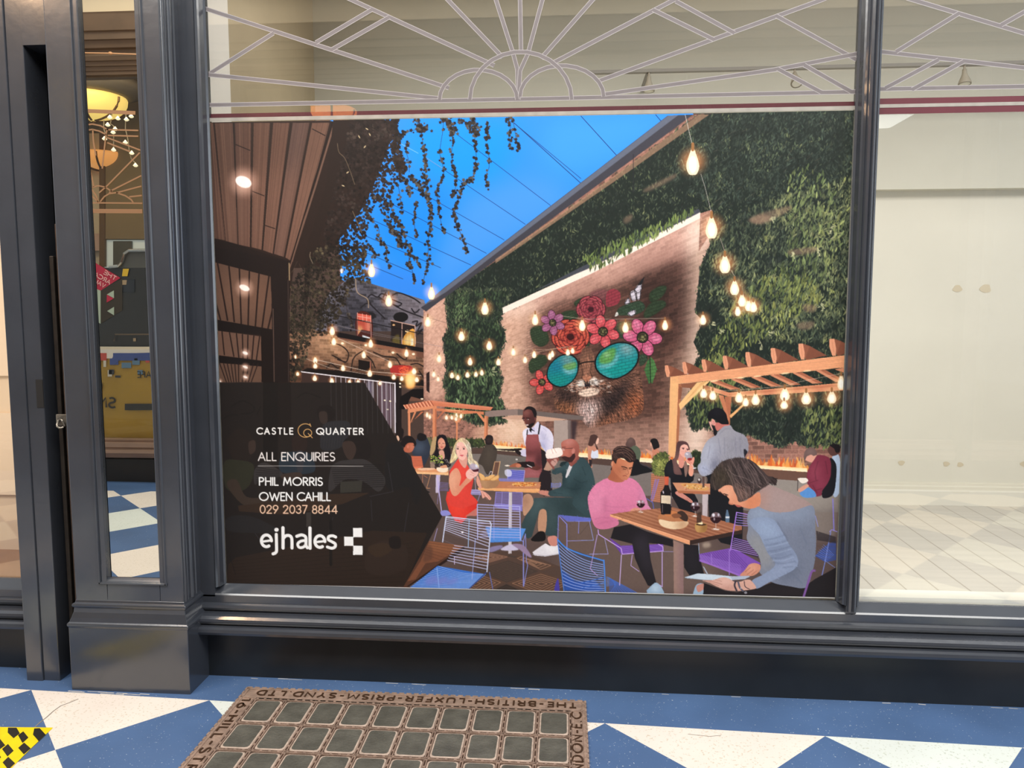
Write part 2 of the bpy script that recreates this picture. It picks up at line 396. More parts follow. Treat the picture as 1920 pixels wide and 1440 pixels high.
for z0, z1 in ((.62, 1.02), (1.2, 2.4)):
    b.box(-3.0, -2.42, .485, .5, z0, z1); 
tag(b.build('trim_panel', mat('cream_panel_mould', 'dfcab0', .7)), kind='structure')
b = MB(); b.box(-4.4, -2.16, .03, .5, .30, .343); tag(b.build('floor_display', mat('brown_timber_deck', '8a6a4c', .5, var=.2, scale=4)), kind='structure')
b = MB(); b.box(-2.17, -2.10, .03, .56, .3, 3.4); tag(b.build('wall_partition', WALLW), kind='structure')
# ---------------------------------------------------------------- printed artwork
# The window poster is a flat print.  Its picture is painted here with numpy onto a
# canvas in the poster's own plane and becomes vertex colour of a fine flat grid.
AW, AH, SS = 1200, 908, 2
TLc, TRc, BRc, BLc = (397, 227), (1600, 207), (1565, 1120), (425, 1092)   # poster corners in the photograph


def homography(src, dst):
    A = []; B = []
    for (x, y), (u, v) in zip(src, dst):
        A.append([x, y, 1, 0, 0, 0, -u * x, -u * y]); B.append(u)
        A.append([0, 0, 0, x, y, 1, -v * x, -v * y]); B.append(v)
    h = np.linalg.solve(np.array(A, float), np.array(B, float))
    return np.append(h, 1).reshape(3, 3)


HM = homography([TLc, TRc, BRc, BLc], [(0, 0), (AW * SS, 0), (AW * SS, AH * SS), (0, AH * SS)])
HI = np.linalg.inv(HM)


def hmap(M, p):
    p = np.asarray(p, float)
    q = np.c_[p, np.ones(len(p))] @ M.T
    return q[:, :2] / q[:, 2:]


CW, CH = AW * SS, AH * SS
CAN = np.zeros((CH, CW, 3), np.float32)
IDS = np.zeros((CH, CW), np.int16)
PARTS = [('printed_background', '')]
rng = np.random.default_rng(7)
st = {'f': (0, 0, 1), 'part': 0, 'last': None}


def F(x0, y0, s): st['f'] = (x0, y0, s)


def part(name, label=''):
    PARTS.append((name, label)); st['part'] = len(PARTS) - 1


def col(c):
    if isinstance(c, str):
        return np.array([int(c[i:i + 2], 16) for i in (0, 2, 4)], np.float32) / 255
    return np.asarray(c, np.float32) / 255


def pts(s):
    if isinstance(s, str):
        s = [tuple(map(float, q.split(','))) for q in s.split()]
    x0, y0, k = st['f']
    return np.array([(x0 + x / k, y0 + y / k) for x, y in s], float)


def photo_to_canvas(p): return hmap(HM, p)


def crom(p, n=6, closed=True):
    if closed: q = np.vstack([p[-1], p, p[0], p[1]])
    else: q = np.vstack([p[0], p, p[-1]])
    out = []
    t = np.linspace(0, 1, n, endpoint=False)[:, None]
    for i in range(1, len(q) - 2):
        a, b, c, d = q[i - 1], q[i], q[i + 1], q[i + 2]
        out.append(.5 * (2 * b + (c - a) * t + (2 * a - 5 * b + 4 * c - d) * t ** 2 + (3 * b - a - 3 * c + d) * t ** 3))
    if not closed: out.append(p[-1][None])
    return np.vstack(out)


def roi(p, m):
    x0 = max(0, int(p[:, 0].min() - m)); x1 = min(CW, int(p[:, 0].max() + m) + 2)
    y0 = max(0, int(p[:, 1].min() - m)); y1 = min(CH, int(p[:, 1].max() + m) + 2)
    return y0, y1, x0, x1


def blur(m, r):
    r = int(round(r))
    if r < 1: return m
    for _ in range(2):
        for ax in (0, 1):
            n = m.shape[ax]
            pad = [(0, 0), (0, 0)]; pad[ax] = (r + 1, r)
            c = np.cumsum(np.pad(m, pad), axis=ax)
            a = np.take(c, range(2 * r + 1, 2 * r + 1 + n), axis=ax); b = np.take(c, range(0, n), axis=ax)
            m = (a - b) / (2 * r + 1)
    return m


def fill(p, m=2):
    y0, y1, x0, x1 = roi(p, m)
    if y1 <= y0 or x1 <= x0: return None
    h, w = y1 - y0, x1 - x0
    T = np.zeros((h, w + 1), np.int32)
    q = np.roll(p, -1, 0)
    for (ax, ay), (bx, by) in zip(p, q):
        if ay == by: continue
        if ay > by: ax, ay, bx, by = bx, by, ax, ay
        r0 = max(y0, int(np.ceil(ay - .5))); r1 = min(y1 - 1, int(np.ceil(by - .5)) - 1)
        if r1 < r0: continue
        r = np.arange(r0, r1 + 1)
        x = ax + (r + .5 - ay) * (bx - ax) / (by - ay)
        xi = np.clip(np.ceil(x - .5).astype(int) - x0, 0, w)
        np.add.at(T, (r - y0, xi), 1)
    return y0, y1, x0, x1, (np.cumsum(T, 1)[:, :w] & 1).astype(np.float32)


def put(R, c, a=1.0, clip=False, ids=True):
    if R is None: return
    y0, y1, x0, x1, m = R
    if clip and st['last'] is not None:
        Y0, Y1, X0, X1, k = st['last']
        a0, a1, b0, b1 = max(y0, Y0), min(y1, Y1), max(x0, X0), min(x1, X1)
        if a1 <= a0 or b1 <= b0: return
        m = m[a0 - y0:a1 - y0, b0 - x0:b1 - x0] * k[a0 - Y0:a1 - Y0, b0 - X0:b1 - X0]
        y0, y1, x0, x1 = a0, a1, b0, b1
    v = CAN[y0:y1, x0:x1]
    mm = (m * a)[..., None]
    v += mm * (c - v)
    if ids and st['part'] and not clip:
        IDS[y0:y1, x0:x1][(m > .5) & (a > .45)] = st['part']


def S(p, c, a=1.0, b=0.0, clip=False, smooth=True, keep=None, ids=True):
    q = photo_to_canvas(pts(p))
    if smooth: q = crom(q)
    R = fill(q, 2 + b * 6)
    if R is None: return
    if b: R = R[:4] + (blur(R[4], b * SS),)
    put(R, col(c), a, clip, ids and b < 3)
    if keep or (keep is None and not clip): st['last'] = R


def G(p, c, smooth=False, **k): S(p, c, smooth=smooth, **k)


def C(p, c, a=.6, b=2.0, smooth=True): S(p, c, a=a, b=b, clip=True, smooth=smooth)


def segs(p, w0, w1):
    """coverage of a polyline with a width that runs from w0 to w1 (canvas px)"""
    W = max(w0, w1)
    y0, y1, x0, x1 = roi(p, W + 2)
    if y1 <= y0 or x1 <= x0: return None
    m = np.zeros((y1 - y0, x1 - x0), np.float32)
    d = np.hypot(*(p[1:] - p[:-1]).T); L = max(d.sum(), 1e-6); acc = 0
    for i in range(len(p) - 1):
        a, b = p[i], p[i + 1]
        wa = w0 + (w1 - w0) * acc / L; acc += d[i]; wb = w0 + (w1 - w0) * acc / L
        s = roi(np.array([a, b]), max(wa, wb) + 2)
        if s[1] <= s[0] or s[3] <= s[2]: continue
        Y, X = np.mgrid[s[0]:s[1], s[2]:s[3]]
        X = X + .5; Y = Y + .5
        v = b - a; n = max(v @ v, 1e-9)
        t = np.clip(((X - a[0]) * v[0] + (Y - a[1]) * v[1]) / n, 0, 1)
        D = np.hypot(X - a[0] - t * v[0], Y - a[1] - t * v[1])
        cv = np.clip((wa + (wb - wa) * t) / 2 + .5 - D, 0, 1)
        sl = m[s[0] - y0:s[1] - y0, s[2] - x0:s[3] - x0]
        np.maximum(sl, cv, out=sl)
    return y0, y1, x0, x1, m


def Ln(p, w, c, w1=None, a=1.0, b=0.0, clip=False, smooth=False, ids=True):
    """w in photograph pixels"""
    q = photo_to_canvas(pts(p))
    if smooth and len(q) > 2: q = crom(q, 5, False)
    R = segs(q, w * SS, (w if w1 is None else w1) * SS)
    if R is None: return
    if b:
        y0, y1, x0, x1, m = R; g = int(b * 6)
        Y0, Y1, X0, X1 = max(0, y0 - g), min(CH, y1 + g), max(0, x0 - g), min(CW, x1 + g)
        n = np.zeros((Y1 - Y0, X1 - X0), np.float32); n[y0 - Y0:y1 - Y0, x0 - X0:x1 - X0] = m
        R = (Y0, Y1, X0, X1, blur(n, b * SS))
    put(R, col(c), a, clip, ids)


def ell(x, y, rx, ry, rot=0, n=20):
    t = np.linspace(0, 2 * np.pi, n, endpoint=False); r = np.radians(rot)
    return [(x + rx * np.cos(u) * np.cos(r) - ry * np.sin(u) * np.sin(r), y + rx * np.cos(u) * np.sin(r) + ry * np.sin(u) * np.cos(r)) for u in t]


def E(x, y, rx, ry, c, rot=0, **k): G(ell(x, y, rx, ry, rot), c, **k)


def glow(x, y, r, c, a=.8):
    """soft round glow, photograph pixels"""
    q = photo_to_canvas(np.array([(x, y)], float))[0]; R = r * SS
    y0, y1, x0, x1 = roi(q[None], R)
    if y1 <= y0 or x1 <= x0: return
    Y, X = np.mgrid[y0:y1, x0:x1]
    d2 = ((X - q[0]) ** 2 + (Y - q[1]) ** 2) / (R * R)
    m = np.clip(1 - d2, 0, 1).astype(np.float32) ** 2
    v = CAN[y0:y1, x0:x1]; cc = col(c)
    v += (m * a)[..., None] * (1 - v) * cc          # screen


def noise(cell, seed=0, ax=1.0):
    r = np.random.default_rng(seed)
    gh, gw = int(CH / cell) + 3, int(CW / (cell * ax)) + 3
    g = r.random((gh, gw)).astype(np.float32)
    yy = np.arange(CH) / cell; xx = np.arange(CW) / (cell * ax)
    yi = yy.astype(int); xi = xx.astype(int); fy = (yy - yi)[:, None].astype(np.float32); fx = (xx - xi)[None].astype(np.float32)
    fy = fy * fy * (3 - 2 * fy); fx = fx * fx * (3 - 2 * fx)
    a = g[yi][:, xi]; b = g[yi][:, xi + 1]; c = g[yi + 1][:, xi]; d = g[yi + 1][:, xi + 1]
    return (a * (1 - fx) + b * fx) * (1 - fy) + (c * (1 - fx) + d * fx) * fy


def mask_of(p, smooth=False):
    q = photo_to_canvas(pts(p))
    if smooth: q = crom(q)
    return fill(q)


def photo_xy(R):
    y0, y1, x0, x1 = R[:4]
    Y, X = np.mgrid[y0:y1, x0:x1]
    q = HI @ np.stack([X.ravel() + .5, Y.ravel() + .5, np.ones(X.size)])
    return (q[0] / q[2]).reshape(X.shape), (q[1] / q[2]).reshape(X.shape)


def paint_field(R, rgb, a=1.0, ids=True):
    y0, y1, x0, x1, m = R
    v = CAN[y0:y1, x0:x1]
    v += (m * a)[..., None] * (rgb - v)
    if ids and st['part']: IDS[y0:y1, x0:x1][m > .5] = st['part']


def bricks(p, vx, vy, ct, cs, base, mortar, var=.12, smooth=False, am=.7):
    R = mask_of(p, smooth)
    X, Y = photo_xy(R)
    dx = X - vx
    dx = np.where(np.abs(dx) < 5, 5, dx)
    t = (vy - Y) / dx / ct
    s = 1.0 / dx / cs
    row = np.floor(t)
    s2 = s + (row.astype(int) % 2) * .5
    cid = np.floor(s2)
    fr = t - row; fs = s2 - cid
    h = np.sin(row * 12.9898 + cid * 78.233) * 43758.5453
    h = (h - np.floor(h)).astype(np.float32)
    mo = np.maximum(np.clip(1 - np.minimum(fr, 1 - fr) / .13, 0, 1), np.clip(1 - np.minimum(fs, 1 - fs) / .06, 0, 1)).astype(np.float32)
    y0, y1, x0, x1 = R[:4]
    n = N1[y0:y1, x0:x1]
    b = col(base)[None, None] * (1 + (h - .5)[..., None] * var * 2) * (.86 + .28 * n)[..., None]
    rgb = b * (1 - am * mo[..., None]) + col(mortar) * (am * mo[..., None])
    paint_field(R, rgb.astype(np.float32))
    st['last'] = R


def tint(p, c, a, b, smooth=True, mode='mul'):
    """soft multiply / screen patch inside the last base shape"""
    q = photo_to_canvas(pts(p))
    if smooth: q = crom(q)
    R = fill(q, 2 + b * 6)
    if R is None: return
    m = blur(R[4], b * SS) if b else R[4]
    y0, y1, x0, x1 = R[:4]
    if st['last'] is not None:
        Y0, Y1, X0, X1, k = st['last']
        a0, a1, b0, b1 = max(y0, Y0), min(y1, Y1), max(x0, X0), min(x1, X1)
        if a1 <= a0 or b1 <= b0: return
        m = m[a0 - y0:a1 - y0, b0 - x0:b1 - x0] * k[a0 - Y0:a1 - Y0, b0 - X0:b1 - X0]
        y0, y1, x0, x1 = a0, a1, b0, b1
    v = CAN[y0:y1, x0:x1]; mm = (m * a)[..., None]
    if mode == 'mul': v *= 1 - mm * (1 - col(c))
    else: v += mm * (1 - v) * col(c)


def leaf(x, y, l, w, ang, c, a=1.0, ids=False, lobed=False):
    """one small leaf, canvas pixels"""
    r = int(l) + 2
    xi, yi = int(x), int(y)
    y0, y1, x0, x1 = max(0, yi - r), min(CH, yi + r + 1), max(0, xi - r), min(CW, xi + r + 1)
    if y1 <= y0 or x1 <= x0: return
    Y, X = np.mgrid[y0:y1, x0:x1]
    ca, sa = np.cos(ang), np.sin(ang)
    u = (X - x) * ca + (Y - y) * sa; v = -(X - x) * sa + (Y - y) * ca
    if lobed:
        th = np.arctan2(v, u); rr = l * (.62 + .38 * np.abs(np.cos(2.5 * th)))
        m = np.clip(rr - np.hypot(u, v) + .5, 0, 1)
    else:
        m = np.clip((1 - (u / l) ** 2) * w - np.abs(v) + .5, 0, 1) * (np.abs(u) < l)
    m = (m * a)[..., None].astype(np.float32)
    k = CAN[y0:y1, x0:x1]; k += m * (c - k)
    if ids and st['part']: IDS[y0:y1, x0:x1][m[..., 0] > .5] = st['part']


def scatter(p, n, cols, ln, wd, ang, jit, smooth=True, zone=None, ids=True, lobed=False, a=1.0):
    """n leaves inside a polygon; cols is a list dark..light picked by a noise zone"""
    R = mask_of(p, smooth)
    if R is None: return
    y0, y1, x0, x1, m = R
    ys, xs = np.nonzero(m > .5)
    if not len(ys): return
    k = rng.integers(0, len(ys), n)
    cc = [col(c) for c in cols]
    z = zone if zone is not None else N2
    for i in k:
        x, y = xs[i] + x0, ys[i] + y0
        q = z[y, x] * .75 + rng.random() * .45 - .1
        c = cc[int(np.clip(q * len(cc), 0, len(cc) - 1))] * (0.75 + .5 * rng.random())
        l = ln * (.6 + .8 * rng.random())
        leaf(x, y, l, wd * l / ln, ang + rng.normal() * jit, c, a, ids, lobed)


def streak(p, n, ln, w, ang, jit=.2, con=.45, lift=1.0, smooth=True, a=.7):
    """n fine strokes that vary the colour already there (hair, fur, grain, cloth); ln and w in photograph pixels, ang = angle or function of photograph x, y"""
    R = mask_of(p, smooth) if p is not None else st['last']
    if R is None: return
    y0, y1, x0, x1, m = R
    ys, xs = np.nonzero(m > .6)
    if not len(ys): return
    src = CAN[y0:y1, x0:x1].copy(); old = st['last']; st['last'] = R
    for i in rng.integers(0, len(ys), n):
        x, y = xs[i] + x0, ys[i] + y0
        u = (ang(x, y) if callable(ang) else ang) + rng.normal() * jit
        l = ln * SS * (.5 + rng.random()); dx, dy = np.cos(u) * l / 2, np.sin(u) * l / 2
        c = src[ys[i], xs[i]] * (lift + con * (rng.random() * 2 - 1))
        R2 = segs(np.array([(x - dx, y - dy), (x + dx, y + dy)]), w * SS, w * SS)
        if R2 is not None: put(R2, np.clip(c, 0, 1), a, True, False)
    st['last'] = old


def fringe(p, n, cols, ln, wd, ang, jit, ids=True):
    """leaves along the outline of a polygon, so that planting has no cut edge"""
    q = photo_to_canvas(pts(p)); q2 = np.vstack([q, q[:1]]); d = np.hypot(*(q2[1:] - q2[:-1]).T); cs = np.r_[0, np.cumsum(d)]
    cc = [col(c) for c in cols]
    for t in rng.random(n) * cs[-1]:
        i = min(np.searchsorted(cs, t) - 1, len(d) - 1); i = max(i, 0); f = (t - cs[i]) / max(d[i], 1e-6)
        x, y = q2[i] + (q2[i + 1] - q2[i]) * f
        leaf(x + rng.normal() * 3, y + rng.normal() * 3, ln * (.6 + .8 * rng.random()), wd, ang + rng.normal() * jit, cc[rng.integers(len(cc))] * (.8 + .4 * rng.random()), 1.0, ids)


N1 = noise(5, 1) * .6 + noise(2.2, 2) * .4
N2 = noise(60, 3) * .55 + noise(25, 4) * .45
N3 = noise(14, 5)


# stroke font: cap height 1, y up, baseline 0
def arc(cx, cy, rx, ry, a0, a1, n=12):
    t = np.radians(np.linspace(a0, a1, n))
    return [(cx + rx * np.cos(u), cy + ry * np.sin(u)) for u in t]


GL = {
    'A': (.72, [[(0, 0), (.36, 1), (.72, 0)], [(.14, .36), (.58, .36)]]),
    'B': (.5, [[(0, 0), (0, 1), (.22, 1)] + arc(.22, .76, .22, .24, 90, -90) + [(0, .52)], [(.22, .52)] + arc(.24, .26, .26, .26, 90, -90) + [(0, 0)]]),
    'C': (.74, [arc(.5, .5, .5, .5, 48, 312, 20)]),
    'D': (.66, [[(0, 0), (0, 1), (.18, 1)] + arc(.18, .5, .48, .5, 90, -90, 16) + [(0, 0)]]),
    'E': (.44, [[(.44, 1), (0, 1), (0, 0), (.44, 0)], [(0, .52), (.4, .52)]]),
    'F': (.42, [[(.42, 1), (0, 1), (0, 0)], [(0, .52), (.38, .52)]]),
    'G': (.8, [arc(.5, .5, .5, .5, 48, 360, 22) + [(.55, .5)]]),
    'H': (.6, [[(0, 0), (0, 1)], [(.6, 0), (.6, 1)], [(0, .52), (.6, .52)]]),
    'I': (.0, [[(0, 0), (0, 1)]]),
    'K': (.58, [[(0, 0), (0, 1)], [(.55, 1), (0, .45)], [(.12, .57), (.58, 0)]]),
    'L': (.4, [[(0, 1), (0, 0), (.4, 0)]]),
    'M': (.86, [[(0, 0), (.12, 1), (.43, .2), (.74, 1), (.86, 0)]]),
    'N': (.66, [[(0, 0), (0, 1), (.66, 0), (.66, 1)]]),
    'O': (1.0, [arc(.5, .5, .5, .5, 90, 450, 26)]),
    'P': (.5, [[(0, 0), (0, 1), (.22, 1)] + arc(.22, .74, .26, .26, 90, -90) + [(0, .48)]]),
    'Q': (1.0, [arc(.5, .5, .5, .5, 90, 450, 26), [(.55, .38), (.95, -.04)]]),
    'R': (.52, [[(0, 0), (0, 1), (.22, 1)] + arc(.22, .74, .26, .26, 90, -90) + [(0, .48)], [(.2, .48), (.52, 0)]]),
    'S': (.5, [arc(.26, .76, .23, .24, 40, 250, 12) + arc(.24, .25, .26, .26, 80, -140, 14)]),
    'T': (.52, [[(0, 1), (.52, 1)], [(.26, 1), (.26, 0)]]),
    'U': (.58, [[(0, 1), (0, .3)] + arc(.29, .29, .29, .29, 180, 360, 12) + [(.58, 1)]]),
    'V': (.66, [[(0, 1), (.33, 0), (.66, 1)]]),
    'W': (1.1, [[(0, 1), (.28, 0), (.55, .85), (.82, 0), (1.1, 1)]]),
    'X': (.6, [[(0, 0), (.6, 1)], [(0, 1), (.6, 0)]]),
    'Y': (.6, [[(0, 1), (.3, .5), (.6, 1)], [(.3, .5), (.3, 0)]]),
    '0': (.56, [arc(.28, .5, .28, .5, 90, 450, 22)]),
    '1': (.2, [[(0, .8), (.2, 1), (.2, 0)]]),
    '2': (.52, [arc(.25, .74, .25, .26, 170, -35, 12) + [(0, 0), (.52, 0)]]),
    '3': (.5, [arc(.24, .76, .22, .24, 160, -90, 12) + arc(.24, .27, .26, .27, 85, -160, 12)]),
    '4': (.6, [[(.46, 0), (.46, 1), (0, .25), (.6, .25)]]),
    '6': (.54, [[(.4, 1), (.08, .48)] + arc(.27, .29, .27, .29, 150, 510, 18)]),
    '7': (.5, [[(0, 1), (.5, 1), (.14, 0)]]),
    '8': (.5, [arc(.25, .75, .21, .25, 90, 450, 18), arc(.25, .26, .25, .26, 90, 450, 18)]),
    '9': (.54, [[(.14, 0), (.46, .52)] + arc(.27, .71, .27, .29, -30, 330, 18)]),
    '.': (.06, [[(.02, 0), (.04, .03)]]),
    '-': (.3, [[(0, .45), (.3, .45)]]),
    ' ': (.22, []),
}


def glyphs(text, gap=.22):
    """polylines of a line of text and its total advance, cap height 1"""
    x = 0; out = []
    for ch in text:
        w, ls = GL[ch]
        out += [[(x + a, b) for a, b in l] for l in ls]
        x += w + gap
    return out, x - gap


def text_fit(text, x0, x1, ytop, ybase, w, c, gap=.22, slope=0.0):
    """draw a line of text in the current frame between x0 and x1"""
    ls, adv = glyphs(text, gap)
    k = (x1 - x0) / adv; h = ybase - ytop
    for l in ls:
        Ln([(x0 + a * k, ybase - b * h + slope * a * k) for a, b in l], w, c)


def bulb(x, y, w, h, g=1.0, warm='f08a4a'):
    """a printed filament bulb, photograph pixels"""
    f = st['f']; F(0, 0, 1)
    part('printed_light_bulb')
    glow(x, y, w * 1.5 * g + 3, warm, .75)
    S([(x, y - h * .5), (x + w * .22, y - h * .3), (x + w * .5, y + h * .15), (x + w * .32, y + h * .45), (x, y + h * .5), (x - w * .32, y + h * .45), (x - w * .5, y + h * .15), (x - w * .22, y - h * .3)], 'ffe9c4')
    E(x, y + h * .12, w * .3, h * .3, 'fffdf2', ids=False, b=.6)
    Ln([(x, y - h * .62), (x, y - h * .4)], w * .22, '9a6a40')
    st['f'] = f; st['part'] = 0


def wires(tl, tr, br, bl, n, w, c, sag=0.0, frame=None, a=1.0):
    """wire chair back: n wires between the left and right edges"""
    tl, tr, br, bl = map(np.array, (tl, tr, br, bl))
    for i in range(n):
        t = (i + 1) / (n + 1)
        p = tl + (bl - tl) * t; q = tr + (br - tr) * t
        mid = (p + q) / 2 + np.array([0, sag])
        Ln([tuple(p), tuple(mid), tuple(q)], w, c, smooth=True, a=a)
    if frame:
        Ln([tuple(bl), tuple(tl), tuple((tl + tr) / 2 + np.array([0, sag])), tuple(tr), tuple(br)], frame, c)
# ---- background of the print: sky, walls, planting
CAN[:] = col('4a3a34')
part('printed_sky', 'bright blue dusk sky crossed by thin dark cables')
F(0, 0, 1)
G('620,200 1300,200 1300,230 1000,440 795,580 700,560 640,520', '2f8df2')
C('780,220 960,220 930,330 800,330', '0593ff', .8, 25)
C('700,380 800,330 880,420 800,500 720,470', '1186f5', .8, 20)
C('850,400 1000,330 1060,380 900,480 820,530', '4b96f0', .75, 20)
C('1050,220 1250,215 1100,320 1020,300', '3f9bf6', .7, 22)
C('700,500 800,520 800,580 720,550', '2f7fe6', .6, 12)
F(640, 200, 4.8)
for a, b in (((1560, 140), (2160, 640)), ((1040, 235), (1885, 880)), ((770, 450), (1660, 1050)), ((600, 690), (1470, 1190)), ((450, 860), (1310, 1310)),
             ((290, 1010), (1170, 1415)), ((220, 1150), (900, 1440)), ((200, 1290), (640, 1480)), ((200, 1390), (560, 1540))):
    Ln([a, b], .9, '17335e')
F(930, 200, 4.8)
for a, b in (((770, 80), (1095, 440)), ((1440, 70), (1495, 135)), ((170, 140), (765, 680))): Ln([a, b], 1.2, '14305a')
F(640, 200, 4.8)
for a, b in (((500, 300), (700, 410)), ((770, 450), (930, 555)), ((300, 510), (400, 570))): Ln([a, b], 1.1, 'cfe2f7', a=.5)

# back building
part('printed_building', 'dark back building with scribbled wall art and lit windows')
F(540, 500, 6.4)
bricks('760,110 1060,205 1640,385 1660,460 1660,760 300,760 500,300', 410 + 5000, 850, .0011, 6e-7, '5c5963', '74717c', .3)
tint('700,300 1000,300 1250,800 500,800', '707078', .9, 30)
tint('1280,330 1650,420 1650,700 1400,640', 'd8c8d0', .5, 20, mode='add'); tint('1280,330 1650,420 1650,700 1400,640', '8a8088', .7, 20)
bricks('240,720 640,830 1770,1010 1640,1100 1660,1440 0,1440 0,800', 410 + 5000, 850, .0011, 6e-7, '7d5a46', '9c7a64', .35)
tint('0,1150 700,1180 1300,1300 1650,1250 1650,1440 0,1440', '5a4a44', .8, 20)
tint('300,800 800,850 900,1000 350,1050', 'ffb070', .35, 20, mode='add')
for p in ('970,350 1010,320 1080,350 1130,310 1190,330', '1100,350 1200,420', '1260,380 1330,410 1370,430 1330,460 1270,440 1400,510 1640,600', '1260,330 1340,300 1500,360 1590,420',
          '960,400 1170,610', '1490,490 1530,540 1580,500', '1500,650 1560,640 1540,700 1610,660 1560,760 1620,740 1560,800', '880,480 940,430 1000,420', '1180,300 1150,350',
          '1010,560 1060,590'):
    Ln(p, 2.6, '1e1b20', smooth=True)
for p in ('520,900 640,930 730,1020 700,1130 600,1080 540,1050', '600,1100 700,1130', '780,1110 820,1050 900,1000', '930,1040 1010,1110 1050,1200', '1030,1010 1150,1060 1290,1080 1350,1160',
          '1310,1030 1380,1090 1420,1100 1430,1060', '1480,1160 1560,1150 1640,1190', '470,1200 520,1150 600,1200 650,1170', '780,1110 760,1250', '1580,1240 1640,1330'):
    Ln(p, 2.4, '241a17', smooth=True)
E(1360, 590, 90, 60, '131214'); E(990, 575, 70, 45, '1c1a1e')
S('840,540 1000,570 1010,850 830,810', '4a1d18'); S('845,545 995,572 1000,640 848,620', 'd2604f', smooth=False); S('845,630 995,650 990,760 890,740 848,800', 'c4503f', smooth=False)
C('840,700 900,720 880,810 840,800', 'f2c480', .8, 3); C('950,640 1000,650 1000,780 950,760', 'ef9a80', .7, 3); G('900,805 990,835 985,850 900,830', 'dfe6ee')
for p in ('840,540 840,810', '900,550 905,640', '950,560 952,650', '1000,570 1005,850', '840,580 1000,605', '840,625 1000,650'): Ln(p, 1.2, 'e7a394')
G('1240,630 1530,695 1530,940 1240,880', '231a1a'); S('1380,860 1440,770 1520,740 1530,940 1390,930', 'd99a45'); S('1410,850 1480,800 1510,900 1420,920', 'ffe09a', a=.8, b=2)
E(1435, 760, 26, 14, 'ffd8a0'); G('1480,850 1512,850 1512,930 1480,930', 'fff2cf'); S('1260,850 1330,800 1350,910 1270,900', '7a6a2c', a=.7, b=1.5); E(1275, 685, 16, 10, 'd8a878')
for p in ('1240,630 1530,695 1530,940', '1375,660 1372,910'): Ln(p, 1.5, 'c9a090')
G('850,1100 1010,1130 1010,1240 850,1225', '17110f'); Ln('995,1130 995,1240', 2, 'b06a58')
part('printed_balcony', 'black railed balcony along the back building')
G('600,790 1000,860 1780,1000 1775,1050 1640,1085 1000,940 600,845', '6b4638'); C('620,860 1000,890 1400,990 1500,1060 1000,960', 'a06a50', .8, 6)
G('560,760 1000,850 1780,990 1778,1040 1000,905 600,830', '120f11')
for i in range(64):
    x = 600 + i * 18.5; y = 570 + (x - 590) * .2185; yb = y + 195 - (i * .55)
    Ln([(x, y), (x, yb)], .55, '1a181c', a=.8)
Ln('590,570 1783,830', 1.6, '141216'); Ln('1780,830 1780,1030', 1.6, '141216'); Ln('600,700 1400,850', .8, '6a6468')
for x, y in ((660, 905), (940, 928), (1265, 1017), (1510, 1035)): E(x, y, 18, 14, 'ffe6c8'); glow(540 + x / 6.4, 500 + y / 6.4, 9, 'e08a50', .5)
part('printed_glazed_screen', 'dark canopy over a white lit glazed screen')
G('240,1200 700,1240 1640,1350 1640,1420 1290,1395 160,1240', '17110f')
G('170,1250 1290,1395 1290,1500 1190,2050 400,2050 170,1700', '3a2a26')
S('1090,1420 1260,1440 1250,1900 1130,1800', '5a4650', b=3); S('950,1390 1020,1400 1010,1900 960,1900', '8a86a8', a=.6, b=4)
Ln('160,1245 1290,1388', 2, 'e9e2e8')
for x in (515, 578, 640, 698, 754, 810, 866, 922, 975, 1024, 1077, 1128, 1180, 1232): Ln([(x, 1255 + (x - 160) * .125), (x + 6, 1950)], 1.3, 'cfc8d4', a=.85)
Ln('1288,1385 1290,1975', 3, 'd9d2dc'); G('1296,1380 1365,1390 1365,2020 1296,2020', '1c1516')
for x, y in ((1350, 1390), (1350, 1430), (1200, 1700), (1165, 1590), (1230, 1600)): E(x, y, 12, 9, 'fff3d8')
part('printed_lantern_cluster', 'red paper lanterns and a lit kiosk window')
S('1235,1190 1300,1170 1480,1180 1500,1260 1420,1300 1300,1290 1240,1260', 'a8302c'); 
for i in range(14): Ln([(1330 + rng.random() * 150, 1180 + rng.random() * 120), (1330 + rng.random() * 150, 1180 + rng.random() * 120)], 1.2, 'f0603f')
S('1420,1290 1500,1230 1530,1290 1520,1430 1430,1440', 'e8954a', b=1.5); C('1440,1300 1510,1300 1510,1420 1440,1420', 'ffd890', .8, 4)
glow(540 + 1450 / 6.4, 500 + 1330 / 6.4, 24, 'f0a050', .7)
part('printed_canopy', 'low black canopy with a small downlight')
F(720, 540, 6.4)
G('480,1370 540,1180 740,1235 740,1300 560,1340 300,1390', '6a4c40')
G('200,1290 350,1200 480,1195 740,1245 735,1310 480,1330 340,1290 250,1440 180,1440', '110d0e'); G('330,1290 480,1330 735,1312 560,1345 300,1345', '6e4a3c'); E(460, 1318, 16, 9, 'ffe8cc')

# right-hand brick wall
part('printed_brick_wall', 'long painted brick wall running back in perspective')
F(0, 0, 1)
bricks('795,570 834,545 930,470 1300,214 1608,203 1600,900 1240,880 930,850 870,850 836,845 795,830', 410, 850, .0078, 2.3e-5, '8c6256', 'c89a84', .2, am=.5)
tint('1290,380 1330,380 1330,860 1290,860', 'ffd0b0', .55, 12, mode='add')
tint('930,590 1010,560 990,700 1000,800 940,840 930,700', 'ffb890', .55, 16, mode='add')
tint('795,580 840,560 840,720 800,740', 'ffb090', .55, 8, mode='add')
tint('900,790 1000,790 1000,850 900,850', 'ffb080', .5, 10, mode='add')
tint('1250,690 1290,620 1310,560 1310,860 1250,870', 'd8a080', .3, 12, mode='add')
tint('1020,560 1200,500 1280,500 1285,700 1260,800 1200,820 1060,820 1000,740', '98928f', .9, 24)
tint('1190,480 1290,470 1290,640 1220,640', '8c868a', .7, 18)
